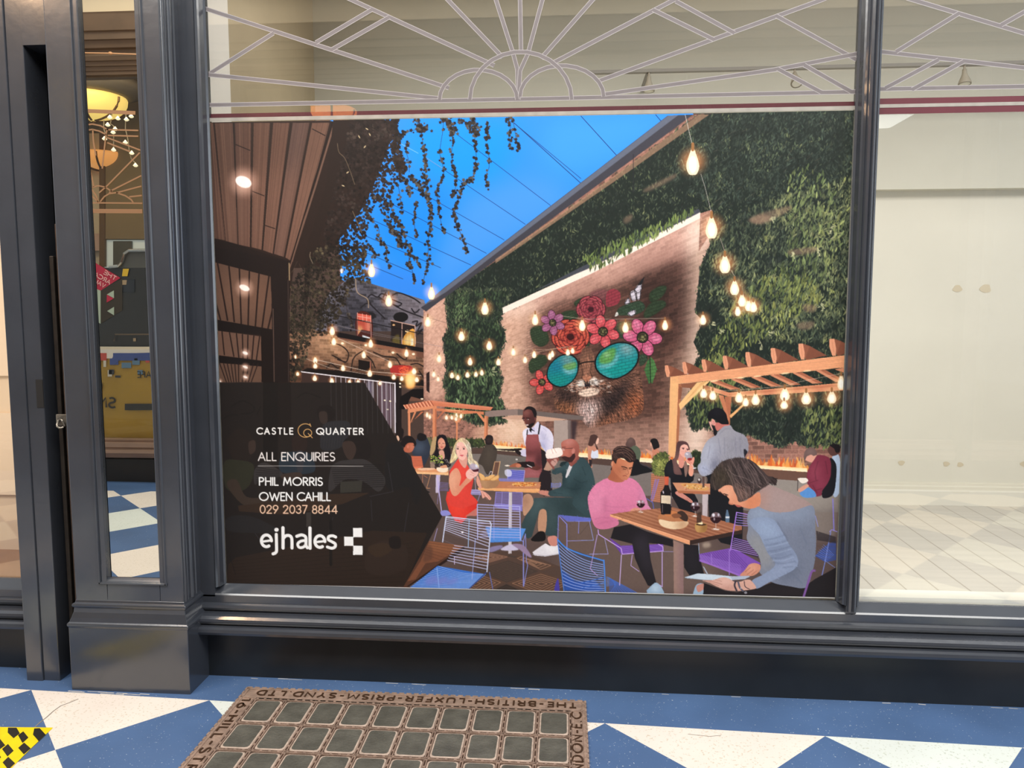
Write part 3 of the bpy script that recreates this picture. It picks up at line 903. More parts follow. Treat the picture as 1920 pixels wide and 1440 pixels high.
tint('960,560 1310,410 1300,470 980,590', 'ffb4a0', .5, 10, mode='add')
tint('1050,800 1300,790 1300,860 1100,850', 'd8a088', .32, 12, mode='add')
G('800,698 806,694 806,735 800,730', '2a1c1c')
GREEN = ['1a1e1c', '212724', '2a312d', '333c33', '3e4839', '4d5642', '626a4c', '7c805a']
part('printed_plant_wall', 'planted green wall of hanging ferns around the mural')
up = '835,552 930,488 1110,362 1310,214 1606,200 1592,660 1300,700 1296,690 1312,665 1300,640 1318,600 1303,585 1308,545 1312,500 1330,460 1340,425 1313,398 1110,500 1000,552 960,575 943,585 920,600 880,600 845,600 838,570'
lo = '1285,760 1300,720 1592,640 1584,836 1540,832 1515,838 1490,826 1462,838 1430,826 1400,812 1380,822 1345,806 1318,800 1298,806'
sd = '850,540 960,540 944,580 936,604 948,622 948,640 938,655 936,690 942,712 935,745 948,765 948,790 900,795 836,770 838,728 832,722 838,690 834,650 832,630 842,614 838,570'
for p in (up, lo, sd): S(p, '1d2621', smooth=False)
up2 = '838,556 930,492 1110,368 1314,218 1604,204 1590,655 1306,695 1300,688 1316,664 1304,640 1320,600 1306,585 1312,545 1316,500 1334,460 1342,425 1315,402 1110,503 1000,555 960,577 943,587 930,600 880,604 845,600 840,570'
scatter(up2, 6500, GREEN, 6, 1.5, 1.75, .5, smooth=False)
scatter('1330,440 1420,380 1596,330 1590,640 1400,640 1330,560', 3200, GREEN[2:] + ['8b9258'], 9, 2.2, 1.8, .42, smooth=False)
scatter('1310,215 1603,206 1597,330 1400,380 1330,380 1250,330', 2200, ['1a211d', '232c26', '2c3630', '3a453b', '47523f'], 8, 1.9, 1.9, .5, smooth=False)
scatter('1480,330 1540,320 1580,420 1540,540 1440,560 1400,600 1400,540 1470,480', 420, ['4a5738', '66724a', '828a58'], 11, 2.6, 1.75, .3)
scatter('1380,560 1480,500 1540,560 1480,600 1420,640 1340,690 1310,690', 480, ['4b5735', '6d7543', '8d9052'], 11, 2.6, 1.8, .3)
scatter(lo, 1500, GREEN, 8, 1.9, 1.7, .45, smooth=False)
scatter('1300,700 1380,660 1390,700 1330,790 1300,790', 240, ['4a5636', '6a7546', '85894f'], 12, 2.5, 1.7, .25)
scatter('1510,770 1575,760 1575,830 1510,830', 160, ['39462f', '5b673f', '757c4c'], 12, 2.6, 1.7, .25)
scatter(sd, 1500, ['18211b', '212c22', '2c3a2b', '3a4a34', '4c5e40', '647551'], 8, 2.0, 1.75, .4, smooth=False)
scatter('850,690 940,690 945,790 850,780', 200, ['3b4d36', '566a4a', '74865f'], 10, 2.8, 1.6, .35, smooth=False)
for q in (up, lo, sd): fringe(q, 700, GREEN[1:7], 7, 1.8, 1.7, .5)
streak(up2, 2600, 5, .8, 1.7, .5, .7, 1.05, False)
F(0, 0, 1)
part('printed_parapet', 'grey metal parapet edging the top of the long wall')
G('790,575 834,537 930,464 1252,216 1300,214 930,486 840,552 800,582', '3c3b44'); G('792,573 834,538 930,465 1253,216 1272,215 930,474 838,545', '5e6475'); 
G('930,484 1100,366 1300,222 1310,214 1330,214 1180,320 930,492', 'a67f66', a=.7)
Ln('1188,288 1188,360', 1, '24232a')
part('printed_light_strip', 'white light strip above the painted mural')
G('943,575 1100,503 1313,396 1313,408 1110,511 944,586', 'f3e3d6'); G('1000,545 1100,494 1310,390 1313,397 1100,504', '4b4d5a', a=.8)

part('printed_plant_wall', ''); PARTS.pop(); st['part'] = [p[0] for p in PARTS].index('printed_plant_wall')
scatter('1090,480 1180,440 1300,390 1300,400 1150,490 1110,505', 320, ['47553a', '60703f', '7c8a50'], 11, 2.2, 1.65, .25, smooth=False)
for k in range(90):                                                   # bare twigs and lit soil between the plants
    x, y = 1320 + rng.random() * 260, 230 + rng.random() * 420
    Ln([(x, y), (x + 3 + rng.random() * 10, y - 4 - rng.random() * 6)], .7, '8a7460', a=.35)
for p in ('1410,405 1480,385 1470,400 1420,418', '1480,468 1530,462 1525,472 1485,478', '1210,352 1265,325 1262,335 1215,358', '1170,408 1186,400 1184,412 1172,418', '1505,570 1530,572 1525,584 1508,582', '1495,605 1525,602 1520,615 1498,616', '1402,412 1430,402 1450,410 1425,420'):
    S(p, '9a7a66', a=.5, b=2)
for x, y in ((1485, 475), (1535, 472), (1557, 430), (1445, 620), (1338, 605), (1352, 615), (1540, 575), (1425, 650), (1450, 410), (926, 692)):
    for j in range(7): leaf(*photo_to_canvas([(x + rng.normal() * 2.5, y + rng.normal() * 4)])[0], 7, 1.8, rng.random() * 3, col('c9c69a'), .75)
bricks('1313,399 1335,392 1330,440 1310,470', 410, 850, .0078, 2.3e-5, '9c7264', 'd4a68e', .16)

# mural painted on the wall
part('printed_mural', 'wall painting of a cat in round teal glasses under flowers')
F(960, 510, 6)
for p in ('1550,230 1640,160 1735,150 1720,230 1650,300 1560,330', '1200,400 1330,340 1450,320 1500,400 1400,470 1280,480 1190,470', '1480,470 1560,340 1700,310 1730,370 1620,460 1520,510',
          '700,340 780,280 860,290 850,350 760,400', '560,450 700,420 740,500 640,560 570,540', '210,640 300,590 380,640 420,760 340,830 240,780', '190,1020 270,930 380,930 400,1000 330,1070 220,1130',
          '1200,560 1340,560 1370,680 1260,740 1180,690', '800,650 880,660 870,820 800,800', '1440,930 1510,920 1520,990 1440,1050'):
    S(p, '22301f' if len(p) % 2 else '26382a', a=.92, b=.5)
    L_ = st['last']; streak(None, 70, 9, .7, lambda x, y: .6 + .5 * math.sin(x * .05), .5, .6, 1.15); C(p, '3f5f45', .25, 6); st['last'] = L_
for k in range(9):                                                   # hanging fern leaf
    y = 950 + k * 28; w = 75 - abs(k - 3) * 10
    S([(1560, y), (1560 - w, y + 60), (1560 - w * .4, y + 70)], '3f6b3c'); S([(1560, y), (1560 + w, y + 50), (1560 + w * .4, y + 70)], '4c7a44')
Ln('1550,920 1560,1230', 1.6, '18241a')
def flower(x, y, r, c, c2, n, rot, k=(.32, '3b3524'), sq=1.0):
    for i in range(n):
        u = rot + i * 2 * np.pi / n
        px, py = x + np.cos(u) * r * .62, y + np.sin(u) * r * .62 * sq
        q = ell(px, py, r * .42, r * .3, np.degrees(u))
        S(ell(px, py, r * .46, r * .34, np.degrees(u)), '3a1c24'); S(q, c)
        C(ell(px + np.cos(u) * r * .12, py + np.sin(u) * r * .12, r * .26, r * .16, np.degrees(u)), c2, .7, 1)
        for j in (-1, 0, 1): Ln([(x + np.cos(u + j * .12) * r * .3, y + np.sin(u + j * .12) * r * .3), (x + np.cos(u + j * .2) * r * .95, y + np.sin(u + j * .2) * r * .95)], .5, '6a2838', a=.5)
    E(x, y, r * k[0], r * k[0], '191a16'); E(x, y, r * k[0] * .8, r * k[0] * .8, k[1])
    for i in range(14): u = rng.random() * 6.3; d = r * k[0] * .75 * rng.random(); E(x + np.cos(u) * d, y + np.sin(u) * d, r * .04, r * .04, '8a8358', a=.8)
S('880,230 980,190 1080,200 1060,300 940,310', '7d434c', a=.6, b=2)
S('1070,220 1150,180 1220,230 1200,340 1100,380 1060,360', '8c3440'); S('760,400 850,320 990,300 1050,400 1030,480 900,540 780,500', '63252e')
def rose(x, y, r, dark, mid, light, sq=.95):
    for k, rr in enumerate(np.linspace(r, r * .22, 6)):
        n = 6 if k < 3 else 5
        for i in range(n):
            u = i * 2 * np.pi / n + k * .7
            px, py = x + np.cos(u) * rr * .62, y + np.sin(u) * rr * .62 * sq
            q = ell(px, py, rr * .48, rr * .36, np.degrees(u) + 90)
            S(ell(px, py, rr * .52, rr * .40, np.degrees(u) + 90), dark); S(q, mid)
            C(ell(px + np.cos(u) * rr * .22, py + np.sin(u) * rr * .22, rr * .4, rr * .1, np.degrees(u) + 90), light, .85, 1.2)
    E(x, y, r * .2, r * .18, dark)
rose(890, 410, 165, '3a141c', '84303c', 'b4525a'); rose(660, 720, 215, '3a1214', '9a3530', 'd8614c')
flower(460, 560, 135, '9a5a80', 'b87aa0', 6, .4)
flower(1025, 660, 180, 'd05058', 'e87478', 6, .3)
flower(1470, 725, 210, 'c85a80', 'e488a6', 6, .1)
flower(340, 1230, 135, 'd4504c', 'e8706a', 5, .6)
S('1160,490 1180,440 1200,470', 'd6d2cc')
for p in ('1380,190 1450,110 1460,180 1420,240', '1330,230 1380,200 1400,300 1350,310', '1400,230 1450,210 1440,290 1410,300', '1265,350 1310,280 1330,340', '1300,450 1380,415 1390,460 1340,490'):
    S(p, 'cfc6d2'); Ln(p + ' ' + p.split()[0], 1.2, '1c1a20')
S('1420,130 1490,45 1460,130', '1d1c1f')
# cat
F(990, 640, 8)
S('430,720 560,560 760,330 800,130 900,60 1000,200 1020,330 1120,560 1400,560 1640,420 1720,700 1720,1030 1520,1160 1200,1230 1000,1280 880,1260 740,1080 560,1060 400,960', '6b4a3c', a=.82)
C('820,240 940,220 960,460 800,500', '9a6a54', .8, 8); C('440,900 700,920 700,1060 480,1040', '9c5f3c', .8, 10); C('1200,780 1420,720 1440,900 1240,980', '8e6048', .7, 14)
C('1480,800 1700,760 1720,1040 1500,1120', 'a0522f', .7, 14); C('1040,1060 1400,1060 1300,1220 1040,1250', '9a5c40', .7, 12)
C('380,740 520,680 780,830 1060,820 1400,620 1560,560 1440,900 1200,1120 1080,1160 1060,900 760,900 520,900', '1d1719', .85, 9)
C('780,900 1060,880 1080,1050 960,1270 860,1240 750,1060', 'b79c98', .9, 8)
f_ = st['f']; cx_, cy_ = photo_to_canvas([(1098, 712)])[0]
streak('400,740 560,660 760,560 1040,560 1400,560 1640,420 1720,700 1720,1030 1520,1160 1200,1230 1000,1280 880,1260 740,1080 560,1060 420,960', 5200, 7, .8, lambda x, y: math.atan2(y - cy_ + 40, (x - cx_) * .7), .22, .75, 1.05, True, .8)
S('730,590 800,560 860,600 850,660 760,670', 'e8cbb8', b=.8); S('910,600 990,520 1050,570 1060,640 960,650', 'f0d8c8', b=.8); S('780,740 900,690 1050,700 1050,770 900,820 770,790', 'ecd0bc', b=1)
streak('560,620 740,580 1060,560 1240,600 1200,700 1060,690 760,700 600,720', 500, 5, .8, lambda x, y: .2 * (1 if x > cx_ else -1), .3, 1.0, 1.2)
for i in range(200):
    sgn = 1 if rng.random() < .5 else -1
    x = 890 + sgn * (60 + rng.random() * 260); y = 560 + rng.random() * 190
    Ln([(x, y), (x + sgn * (20 + rng.random() * 30), y - 14 + rng.random() * 26)], .8, ['f2e2d8', '1c1618', 'd8b8a4', '5a4038'][rng.integers(4)], a=.8)
S('820,510 950,500 940,550 890,600 840,560', 'b4765c'); Ln('890,580 890,690', 2, '1a1416'); S('850,600 890,640 930,600 920,680 890,650 860,680', '201a24'); Ln('800,330 820,460 810,540', 1.4, '3a261f'); Ln('950,330 940,460 960,520', 1.4, '3a261f')
for x, y in ((820, 745), (870, 735), (930, 740), (985, 735), (850, 775), (910, 775), (960, 770)): E(x, y, 8, 5, '8a6a58')
st['last'] = mask_of('-200,-400 1900,-1100 2000,1200 0,1300', False)
streak('790,120 900,60 1000,200 1000,420 940,520 840,500 780,330', 260, 7, .7, 1.5, .3, .5, 1.1)
# round glasses
def lens(pl, sh):
    S(pl, '0f1214'); 
    q = pts(pl); f = st['f']; F(0, 0, 1); c = q.mean(0); p2 = c + (q - c) * .925
    S([tuple(v) for v in p2], '127f86'); st['f'] = f
lens('280,520 300,380 380,270 500,190 640,180 740,250 765,380 730,510 650,610 540,670 430,670 330,610', 0)
C('320,560 420,480 640,560 520,650 380,640', '0c8f80', .7, 8); C('340,330 480,240 560,330 450,450 330,430', '14729a', .6, 8); C('520,380 560,400 640,420 720,390 720,440 620,480 540,440', 'cfe6ee', .6, 3)
C('530,350 620,310 720,300 720,380 620,415 540,390', '5f9c52', .95, 1.5); C('500,210 660,190 700,260 640,320 540,330', 'b4a8a4', .7, 8)
lens('1000,350 1010,240 1080,130 1200,50 1340,0 1480,0 1600,50 1665,140 1660,280 1590,400 1480,490 1350,550 1220,555 1090,490 1030,430', 0)
C('1060,380 1300,300 1620,260 1560,420 1380,530 1200,530', '0e9a90', .75, 10); C('1350,80 1560,60 1620,180 1400,220', '5fa8b4', .6, 10); C('1070,300 1090,200 1200,110 1310,90 1310,200 1260,290 1160,330', '5e9a4a', .95, 2)
C('1060,350 1260,310 1330,180 1360,160 1340,280 1240,370 1100,390', 'b8d8e0', .65, 3); C('1380,60 1500,40 1580,120 1540,160 1420,150', 'c8b4b0', .75, 8); C('1060,450 1160,460 1260,520 1180,530', '8fd0d4', .5, 4); C('1130,170 1210,150 1230,210 1160,230', 'a4c8a0', .6, 3)
for i in range(60):
    x, y = 1080 + rng.random() * 520, 120 + rng.random() * 380
    Ln([(x, y), (x + 60, y - 6)], .5, '0b5a64', a=.4, clip=True)
Ln('760,335 850,300 990,290', 2.6, '15110f', smooth=True); Ln('770,290 755,380', 3, '14100f')

def over_bricks(p, a):
    R = mask_of(p, True); X, Y = photo_xy(R); dx = np.maximum(X - 410, 5); t = (850 - Y) / dx / .0078; s_ = 1 / dx / 2.3e-5; row = np.floor(t); s2 = s_ + (row.astype(int) % 2) * .5
    fr = t - row; fs = s2 - np.floor(s2); mo = np.maximum(np.clip(1 - np.minimum(fr, 1 - fr) / .14, 0, 1), .8 * np.clip(1 - np.minimum(fs, 1 - fs) / .07, 0, 1))
    y0, y1, x0, x1, m = R; CAN[y0:y1, x0:x1] *= (1 - a * (mo * m))[..., None]
F(960, 510, 6); over_bricks('180,600 460,360 760,260 1100,150 1500,40 1760,140 1720,560 1720,900 1700,1200 1600,1500 1300,1700 700,1700 380,1500 200,1400', .38)
# timber canopy on the left
part('printed_timber_canopy', 'dark timber boarded canopy with round downlights')
F(390, 200, 4.8)
G('0,120 1720,120 1500,700 1400,900 1000,1440 780,1440 700,2000 700,2470 60,2470', '281c18')
for i, p in enumerate(('20,135 60,135 165,1190 60,1170', '75,135 235,135 275,1225 170,1195', '255,135 400,135 385,1250 282,1228', '425,135 570,135 490,1275 400,1252', '600,135 745,135 590,1310 505,1280', '775,135 925,135 690,1340 602,1312', '950,135 1105,135 770,1385 705,1345')):
    G(p, ['4a342c', '553d33', '523a31', '573e34', '5a4036', '55403a', '664a3e'][i]); 
    C('60,700 1000,600 780,1400 60,1200', '7d5a4c', .5, 25)
    q = pts(p)
    for j in range(9):
        t = rng.random(); a0 = q[0] + (q[1] - q[0]) * t; b0 = q[3] + (q[2] - q[3]) * t
        f = st['f']; F(0, 0, 1); Ln([tuple(a0), tuple(b0)], 1.2, '3a2822' if j % 2 else '80604f', a=.3, clip=True); st['f'] = f
for p in ('265,330 390,382', '400,745 515,790', '950,190 1065,250', '520,1055 610,1085', '970,650 1005,665'): Ln(p, 1.6, '1e1412')
Ln('1150,135 985,680 740,1440', 3.4, '6b5044'); Ln('1130,135 960,680 745,1400', 2.5, '1d1412')
G('60,1175 280,1228 740,1378 745,1440 720,1440 60,1440', '1f1614')
F(390, 460, 4.8)
G('60,0 740,130 740,1250 560,1250 560,265 70,140', '1c1413'); G('70,140 570,268 590,745 85,655', '5d4438'); C('200,250 500,300 480,600 150,560', '7c5a49', .6, 20)
for p in ('95,150 182,660', '197,178 242,672', '290,200 305,690', '380,225 367,705', '467,245 432,720', '556,265 492,730', '70,470 118,655', '588,560 545,740'): Ln(p, 3.2, '251815')
G('85,655 585,745 590,805 88,755', '1a1312'); G('90,755 485,808 485,1025 95,975', '694d40')
for p in ('132,765 152,970', '200,775 237,985', '262,783 282,995', '315,792 320,1002', '365,798 360,1007', '418,805 400,1012', '470,810 440,1018'): Ln(p, 2.6, '261916')
G('95,978 490,1030 490,1078 100,1045', '171110'); G('100,1045 485,1078 485,1220 110,1220', '62483b')
for x in (110, 145, 178, 212, 246, 280, 330, 375, 415, 455): Ln([(x, 1050), (280 + (x - 280) * .55 + (x - 280) * .1, 1218)], 2, '261916')
G('575,280 740,150 740,1260 590,1260', '1d1514'); G('480,740 585,760 590,1260 490,1260', '19110f'); Ln('592,560 600,1240', 1.6, '57443c'); Ln('728,300 728,1240', 1, '4a3a34'); Ln('738,150 740,300', 2.4, '8c765a')
part('printed_downlight', 'round recessed downlight in the timber canopy')
for x, y, a, b, z in ((330 + 0, 665 - 1248, 75, 50, 0), (335, 370, 48, 26, 0), (340, 957, 26, 14, 0), (340, 1083, 24, 11, 0), (340, 1173, 20, 10, 0), (108, 1210, 16, 8, 0)):
    glow(390 + x / 4.8, 460 + y / 4.8, a / 4.8 * 2.4, 'e8a890', .8); E(x, y, a, b, 'fff3ea', rot=22, b=.7)
st['part'] = 0

# trailing vines
part('printed_trailing_vine', 'dark ivy trailing down against the blue sky')
F(640, 200, 4.8)
G('-60,100 390,105 380,260 330,420 220,560 120,680 20,620 -140,1000 -260,1440 -330,2000 -320,1300 -130,700', '261b17')
IVY = ['1d1613', '241b18', '2d2320', '3a302b']
scatter('100,105 515,105 525,240 505,330 560,480 595,590 570,660 480,700 455,850 440,930 330,830 260,980 245,1100 235,1320 170,1440 -200,1440 -100,900', 1500, IVY, 5.6, 2, 1.6, .9, smooth=False, lobed=True)
scatter('120,105 440,105 420,300 330,520 150,700 0,620', 700, IVY, 6, 2, 1.6, .9, smooth=False, lobed=True)
scatter('420,110 520,110 520,260 600,560 540,620 480,480', 180, IVY, 6, 2, 1.6, .9, smooth=False, lobed=True)
def strand(p, n, sp=10, sz=5.2, w=.7):
    q = crom(pts(p), 8, False); f = st['f']; F(0, 0, 1)
    Ln([tuple(v) for v in q], w, '2a201c')
    c = photo_to_canvas(q); k = rng.integers(0, len(c), n)
    for i in k: leaf(c[i, 0] + rng.normal() * sp * .5, c[i, 1] + rng.normal() * 5, sz * (.7 + rng.random() * .7), 2, rng.random() * 6.3, col(['1c1716', '272120', '342d2a', '544d46'][rng.integers(4)]), 1, True, True)
    st['f'] = f
for p, n, sp in (('700,105 740,300 760,450 770,560 750,620 780,680 770,770 800,850 815,950 800,1060 790,1180 785,1400', 190, 11), ('670,105 730,180 760,200', 40, 22), ('930,105 920,220 895,400 920,520 930,590 900,660 865,740 880,860 890,950 910,1060 930,1110', 70, 7),
                 ('900,105 980,140 1010,280 1000,420 1015,540 1040,620 1030,740 1000,800', 70, 8), ('950,105 1000,170 1010,240', 70, 16), ('1215,105 1210,300 1220,430 1210,560 1170,650 1100,690 1075,790 1030,890 1020,970 1060,1080 1100,1190 1130,1280', 140, 8), ('1190,105 1215,240', 50, 18),
                 ('1060,110 1150,150 1180,230', 26, 14), ('1315,130 1330,280', 28, 10), ('1310,330 1335,440 1335,540 1310,610 1320,710', 26, 8), ('1490,105 1530,150 1515,280 1530,360', 26, 9), ('1550,105 1575,250 1585,320 1600,390', 22, 8),
                 ('520,270 600,220 720,190 770,180', 50, 10), ('610,300 590,380 615,480 620,580', 16, 6), ('680,850 670,930 665,1060 690,1150', 26, 6), ('640,620 700,680 740,780', 40, 14), ('560,640 600,680 630,790', 30, 10), ('520,700 540,820 550,950', 16, 9),
                 ('340,800 400,950 450,1080 510,1150 550,1250', 110, 13), ('440,850 490,980 520,1030 560,1120 600,1230 615,1320 615,1440', 110, 11), ('200,880 260,980 340,1080 350,1180 410,1240 410,1330 440,1440', 60, 8), ('660,1340 680,1370 710,1420', 16, 7), ('250,1250 320,1340', 20, 14),
                 ('640,1440 660,1560', 10, 6), ('770,1440 740,1580', 10, 6)):
    strand(p, n, sp)
F(390, 460, 4.8)
scatter('750,350 900,130 1000,0 1420,0 1465,330 1340,320 1180,640 1110,790 940,800 890,1000 800,1220 745,1220', 1500, ['15110f', '1c1714', '26201b', '322b22', '463d2e', '5c5340'], 5, 1.6, 1.4, .9, smooth=False, lobed=True)
scatter('750,480 900,330 1100,420 1150,640 940,790 880,1000 800,1210 750,1210', 700, ['141210', '1d1a16', '2a261e', '3a3528', '554d38'], 4.4, 1.4, 1.3, .8, smooth=False)
for i in range(60):
    x, y = 780 + rng.random() * 420, 40 + rng.random() * 900
    if x > 1250 - (y - 300) * .45: continue
    Ln([(x, y), (x + rng.normal() * 30, y + 40 + rng.random() * 60)], .6, '6a5a48', a=.5)
Ln('1335,290 1350,410 1440,470 1450,550', 1.6, 'a08a74', smooth=True); Ln('930,50 925,90 950,150', 1, '8a7a66', smooth=True)
strand('1240,320 1255,560 1290,660 1300,740', 34, 6, 4)
F(390, 200, 4.8); Ln('1175,320 1190,400 1250,470 1330,690', 1.1, '6a5a48', smooth=True); Ln('1310,930 1390,1120', 1.4, '6a5a48')
for x, y in ((1440, 190), (1465, 240), (1370, 260), (1265, 580), (1225, 700), (1420, 350)): leaf(*photo_to_canvas([(390 + x / 4.8, 200 + y / 4.8)])[0], 7, 2, rng.random() * 3, col('c9b48e'))
st['part'] = 0
# ---- middle ground: terrace floor, fire trough, pergolas, shelter
part('printed_terrace', 'brown terrace floor with a patterned tile rug')
F(0, 0, 1)
G('740,900 800,880 940,868 1100,880 1240,890 1420,890 1600,905 1600,1125 400,1125 400,960', '5b4a46')
C('900,930 1100,930 1080,1000 900,1000', '6a5650', .8, 10); C('1100,950 1300,980 1330,1110 1060,1110', '6d5a52', .8, 12); C('1480,930 1575,930 1575,1000 1500,1000', '8a7f78', .8, 8)
F(760, 920, 5.333)
S('740,620 1000,590 1160,600 1560,760 1640,1060 560,1060', '55423a', smooth=False)
def rug(q, c1, c2, n=6):
    q = pts(q); f = st['f']; F(0, 0, 1); G([tuple(v) for v in q], c1); m = q.mean(0)
    for k in range(1, n):
        s = q + (m - q) * k / n
        Ln([tuple(v) for v in np.vstack([s, s[:1]])], .9, c2)
    st['f'] = f
rug('1030,690 1330,800 1010,915 700,790', '4a3c36', '57463e'); rug('850,610 1060,655 840,720 640,660', '60463c', 'a87e68', 5); rug('1130,640 1500,750 1370,800 1080,660', '5a4438', 'a87e66', 5)
rug('1350,810 1700,920 1380,1060 1010,920', '5a4338', 'a87c62', 6); rug('700,800 1000,910 720,1060 380,930', '5a4338', 'a87c62', 6); rug('1040,640 1130,655 1090,665 1020,650', '3e3430', '4c403a', 3); rug('1010,930 1300,1060 720,1060', '3b312d', '4a3d37', 4)
part('printed_fire_trough', 'long low fire trough burning along the foot of the wall')
F(0, 0, 1)
G('836,838 925,836 1080,850 1240,866 1420,872 1575,886 1575,960 1420,960 1240,930 925,910 836,880', '7a706c'); C('930,850 1080,860 1080,900 930,890', '6a645f', .8, 6); C('1440,890 1575,900 1575,950 1440,950', 'a0978e', .7, 8)
G('830,838 925,838 1240,868 1515,883 1515,899 1240,882 925,849 830,850', '54403a'); G('1420,876 1515,883 1515,902 1420,895', '6b4c40')
for k in range(420):
    x = 918 + rng.random() * 600; y = 838 + (x - 925) * .0765
    if x > 1515: continue
    s = 1 + (x > 1400) * .7
    h = (4 + rng.random() * 12) * s
    S([(x - 2.4 * s, y), (x - 1 * s + rng.normal(), y - h * .6), (x + rng.normal() * 2, y - h), (x + 1.6 * s, y - h * .5), (x + 2.4 * s, y)], ['e0702c', 'f09a48', 'f8c070', 'd85a2a'][rng.integers(4)], a=.7)
G('922,832 1000,840 1240,860 1400,870 1513,877 1513,884 1400,876 1240,868 1000,848 922,842', 'ffeecb'); C('922,830 1240,860 1513,874 1513,880 1240,864 922,836', 'ffd890', .6, 1.5)
st['part'] = 0
part('printed_planting_bed', 'low clipped planting behind the far terrace')
F(720, 740, 8)
S('800,640 1060,640 1500,660 1520,760 1320,780 1000,760 760,760', '2c3326', smooth=False); scatter('700,620 1040,640 1520,650 1520,770 760,770', 420, ['20261c', '2e3624', '45502f', '5c6a3c'], 6, 1.6, 1.6, .5)
S('620,640 700,640 720,760 640,760', '6c6a4c', b=1)
part('printed_shelter', 'grey flat roofed shelter with a square post')
F(920, 740, 9.6)
G('200,390 490,350 830,360 1400,430 1130,462 880,462 220,415', 'c9a08a'); G('1140,450 1390,440 1390,980 1140,980', 'a9978f'); G('1390,440 1450,448 1450,980 1390,980', '776763'); G('1450,455 1560,460 1520,800 1450,800', '3a2c30', b=2)
G('-100,290 0,270 490,240 490,350 0,382 -100,390', '8d7871'); G('490,240 830,280 1680,370 1660,440 1400,432 830,362 490,352', '6d605c')
part('printed_pergola', 'small timber pergola with hanging bulbs in the distance')
F(720, 740, 8)
for p in ('1085,380 1112,380 1106,670 1083,670', '735,150 792,150 790,700 728,700', '1508,300 1566,310 1560,600 1503,650', '360,200 396,200 402,640 366,640'): G(p, 'd98a63')
G('770,200 792,200 790,700 765,700', 'b56a4c'); G('1540,310 1566,310 1560,600 1535,630', 'b8704f'); 
G('400,400 460,240 490,240 400,420', 'd98a63'); G('420,400 560,240 600,240 420,390', 'c06f50'); G('800,340 900,220 930,215 800,360', 'c06f50'); G('1395,262 1500,400 1520,370 1430,250', 'd98a63'); G('1060,380 1095,430 1180,310 1150,310 1098,390', 'd98a63'); G('1140,400 1190,290 1165,300 1118,410', 'c67a58')
G('360,200 740,150 740,190 700,200 360,260', 'dd8f68'); G('790,190 1500,240 1500,290 1400,262 1200,275 790,225', 'd07d59'); G('930,205 1170,225 1170,235 930,215', 'ffc890', a=.8)
G('290,140 660,75 720,70 1640,172 1600,222 1400,212 770,152 330,200', 'cf7a5a'); G('700,70 1640,172 1620,195 730,100', 'd98768', a=.8); 
for i in range(9): Ln([(300 + i * 48, 142 - i * 7.5), (335 + i * 49, 196 - i * 5.5)], 1.5, 'f4b290'); Ln([(318 + i * 48, 138 - i * 7.5), (352 + i * 49, 190 - i * 5.5)], 1.5, '9a4f3a')
for x, y, w, h in ((650, 280, 40, 90), (690, 310, 38, 80), (940, 322, 46, 80), (1020, 322, 40, 70), (1090, 290, 40, 80), (1083, 345, 42, 66), (1158, 300, 46, 80)): bulb(720 + x / 8, 740 + y / 8, w / 8, h / 8, .8)
part('printed_pergola', 'large orange timber pergola with notched rafters at the right')
F(1220, 620, 5.053)
def raf(x, y, w, h):
    G([(x + w, y), (x + w + 60, y + 20), (x + w + 230, y + 115), (x + w + 160, y + 125), (x + w + 30, y + h + 5)], '7d4a38'); G([(x + w, y + 4), (x + w + 60, y + 30), (x + w + 20, y + h)], '8d5540')
    G([(x, y + 6), (x + 8, y), (x + w, y), (x + w + 18, y + h * .6), (x + w + 14, y + h), (x + w * .6, y + h), (x + 2, y + h * .5)], 'e09a78'); Ln([(x + w * .5, y + 6), (x + w * .9, y + h * .8)], .5, 'b8704f')
for x0 in (560, 760, 950, 1130, 1340, 1560):
    G([(x0, 470 - (x0 - 560) * .105), (x0 + 60, 455 - (x0 - 560) * .105), (x0 + 290, 545 - (x0 - 560) * .07), (x0 + 190, 552 - (x0 - 560) * .07)], 'a8644a'); G([(x0, 478 - (x0 - 560) * .105), (x0 + 30, 470 - (x0 - 560) * .105), (x0 + 240, 548 - (x0 - 560) * .07), (x0 + 190, 552 - (x0 - 560) * .07)], 'd08a68')
G('270,500 440,480 740,590 740,620 560,560 300,530', '8a5640'); G('560,520 740,580 1820,488 1820,560 745,622 560,560', 'd58a66'); G('740,590 1820,500 1820,520 740,608', 'b86e50', a=.6)
G('700,620 765,612 748,890 728,860', 'b06a4c'); G('640,600 690,610 745,840 728,850', 'c47a58'); G('870,690 945,640 760,822 745,800', 'e8ae74')
for x, y, w, h in ((135, 320, 28, 110), (300, 290, 30, 115), (482, 265, 32, 118), (682, 230, 34, 130), (896, 197, 36, 138), (1135, 158, 38, 145), (1397, 117, 42, 152), (1688, 72, 48, 160)): raf(x, y, w, h)
G('185,430 1830,228 1830,345 1560,372 262,497 250,1200 165,1180', 'e8a277'); C('170,420 280,420 250,1180 160,1180', 'f0bc80', .8, 6, False); G('262,497 290,500 262,1080 245,1180 235,1180', 'a8694a')
for k in range(6): Ln([(200, 440 + k * 10), (1830, 245 + k * 18)], .4, 'c47c58', a=.6)
for k in range(4): Ln([(200 + k * 14, 520), (180 + k * 14, 1150)], .4, 'd09a60', a=.6)
for x, y in ((600, 470), (855, 440), (1010, 425), (1270, 398), (1480, 376)): E(x, y, 40, 7, 'ffd8a8', rot=-6, b=.6)
G('440,482 560,470 280,745 265,690', 'f0bf84'); G('480,480 530,474 300,690', 'd8a068', a=.7); G('270,520 300,530 285,640 268,640', '8a5640'); G('1740,362 1830,345 1825,392', 'd08a68')
Ln('545,520 700,560 1240,520 1400,480 1830,395', .5, 'e6cdb8', smooth=True)
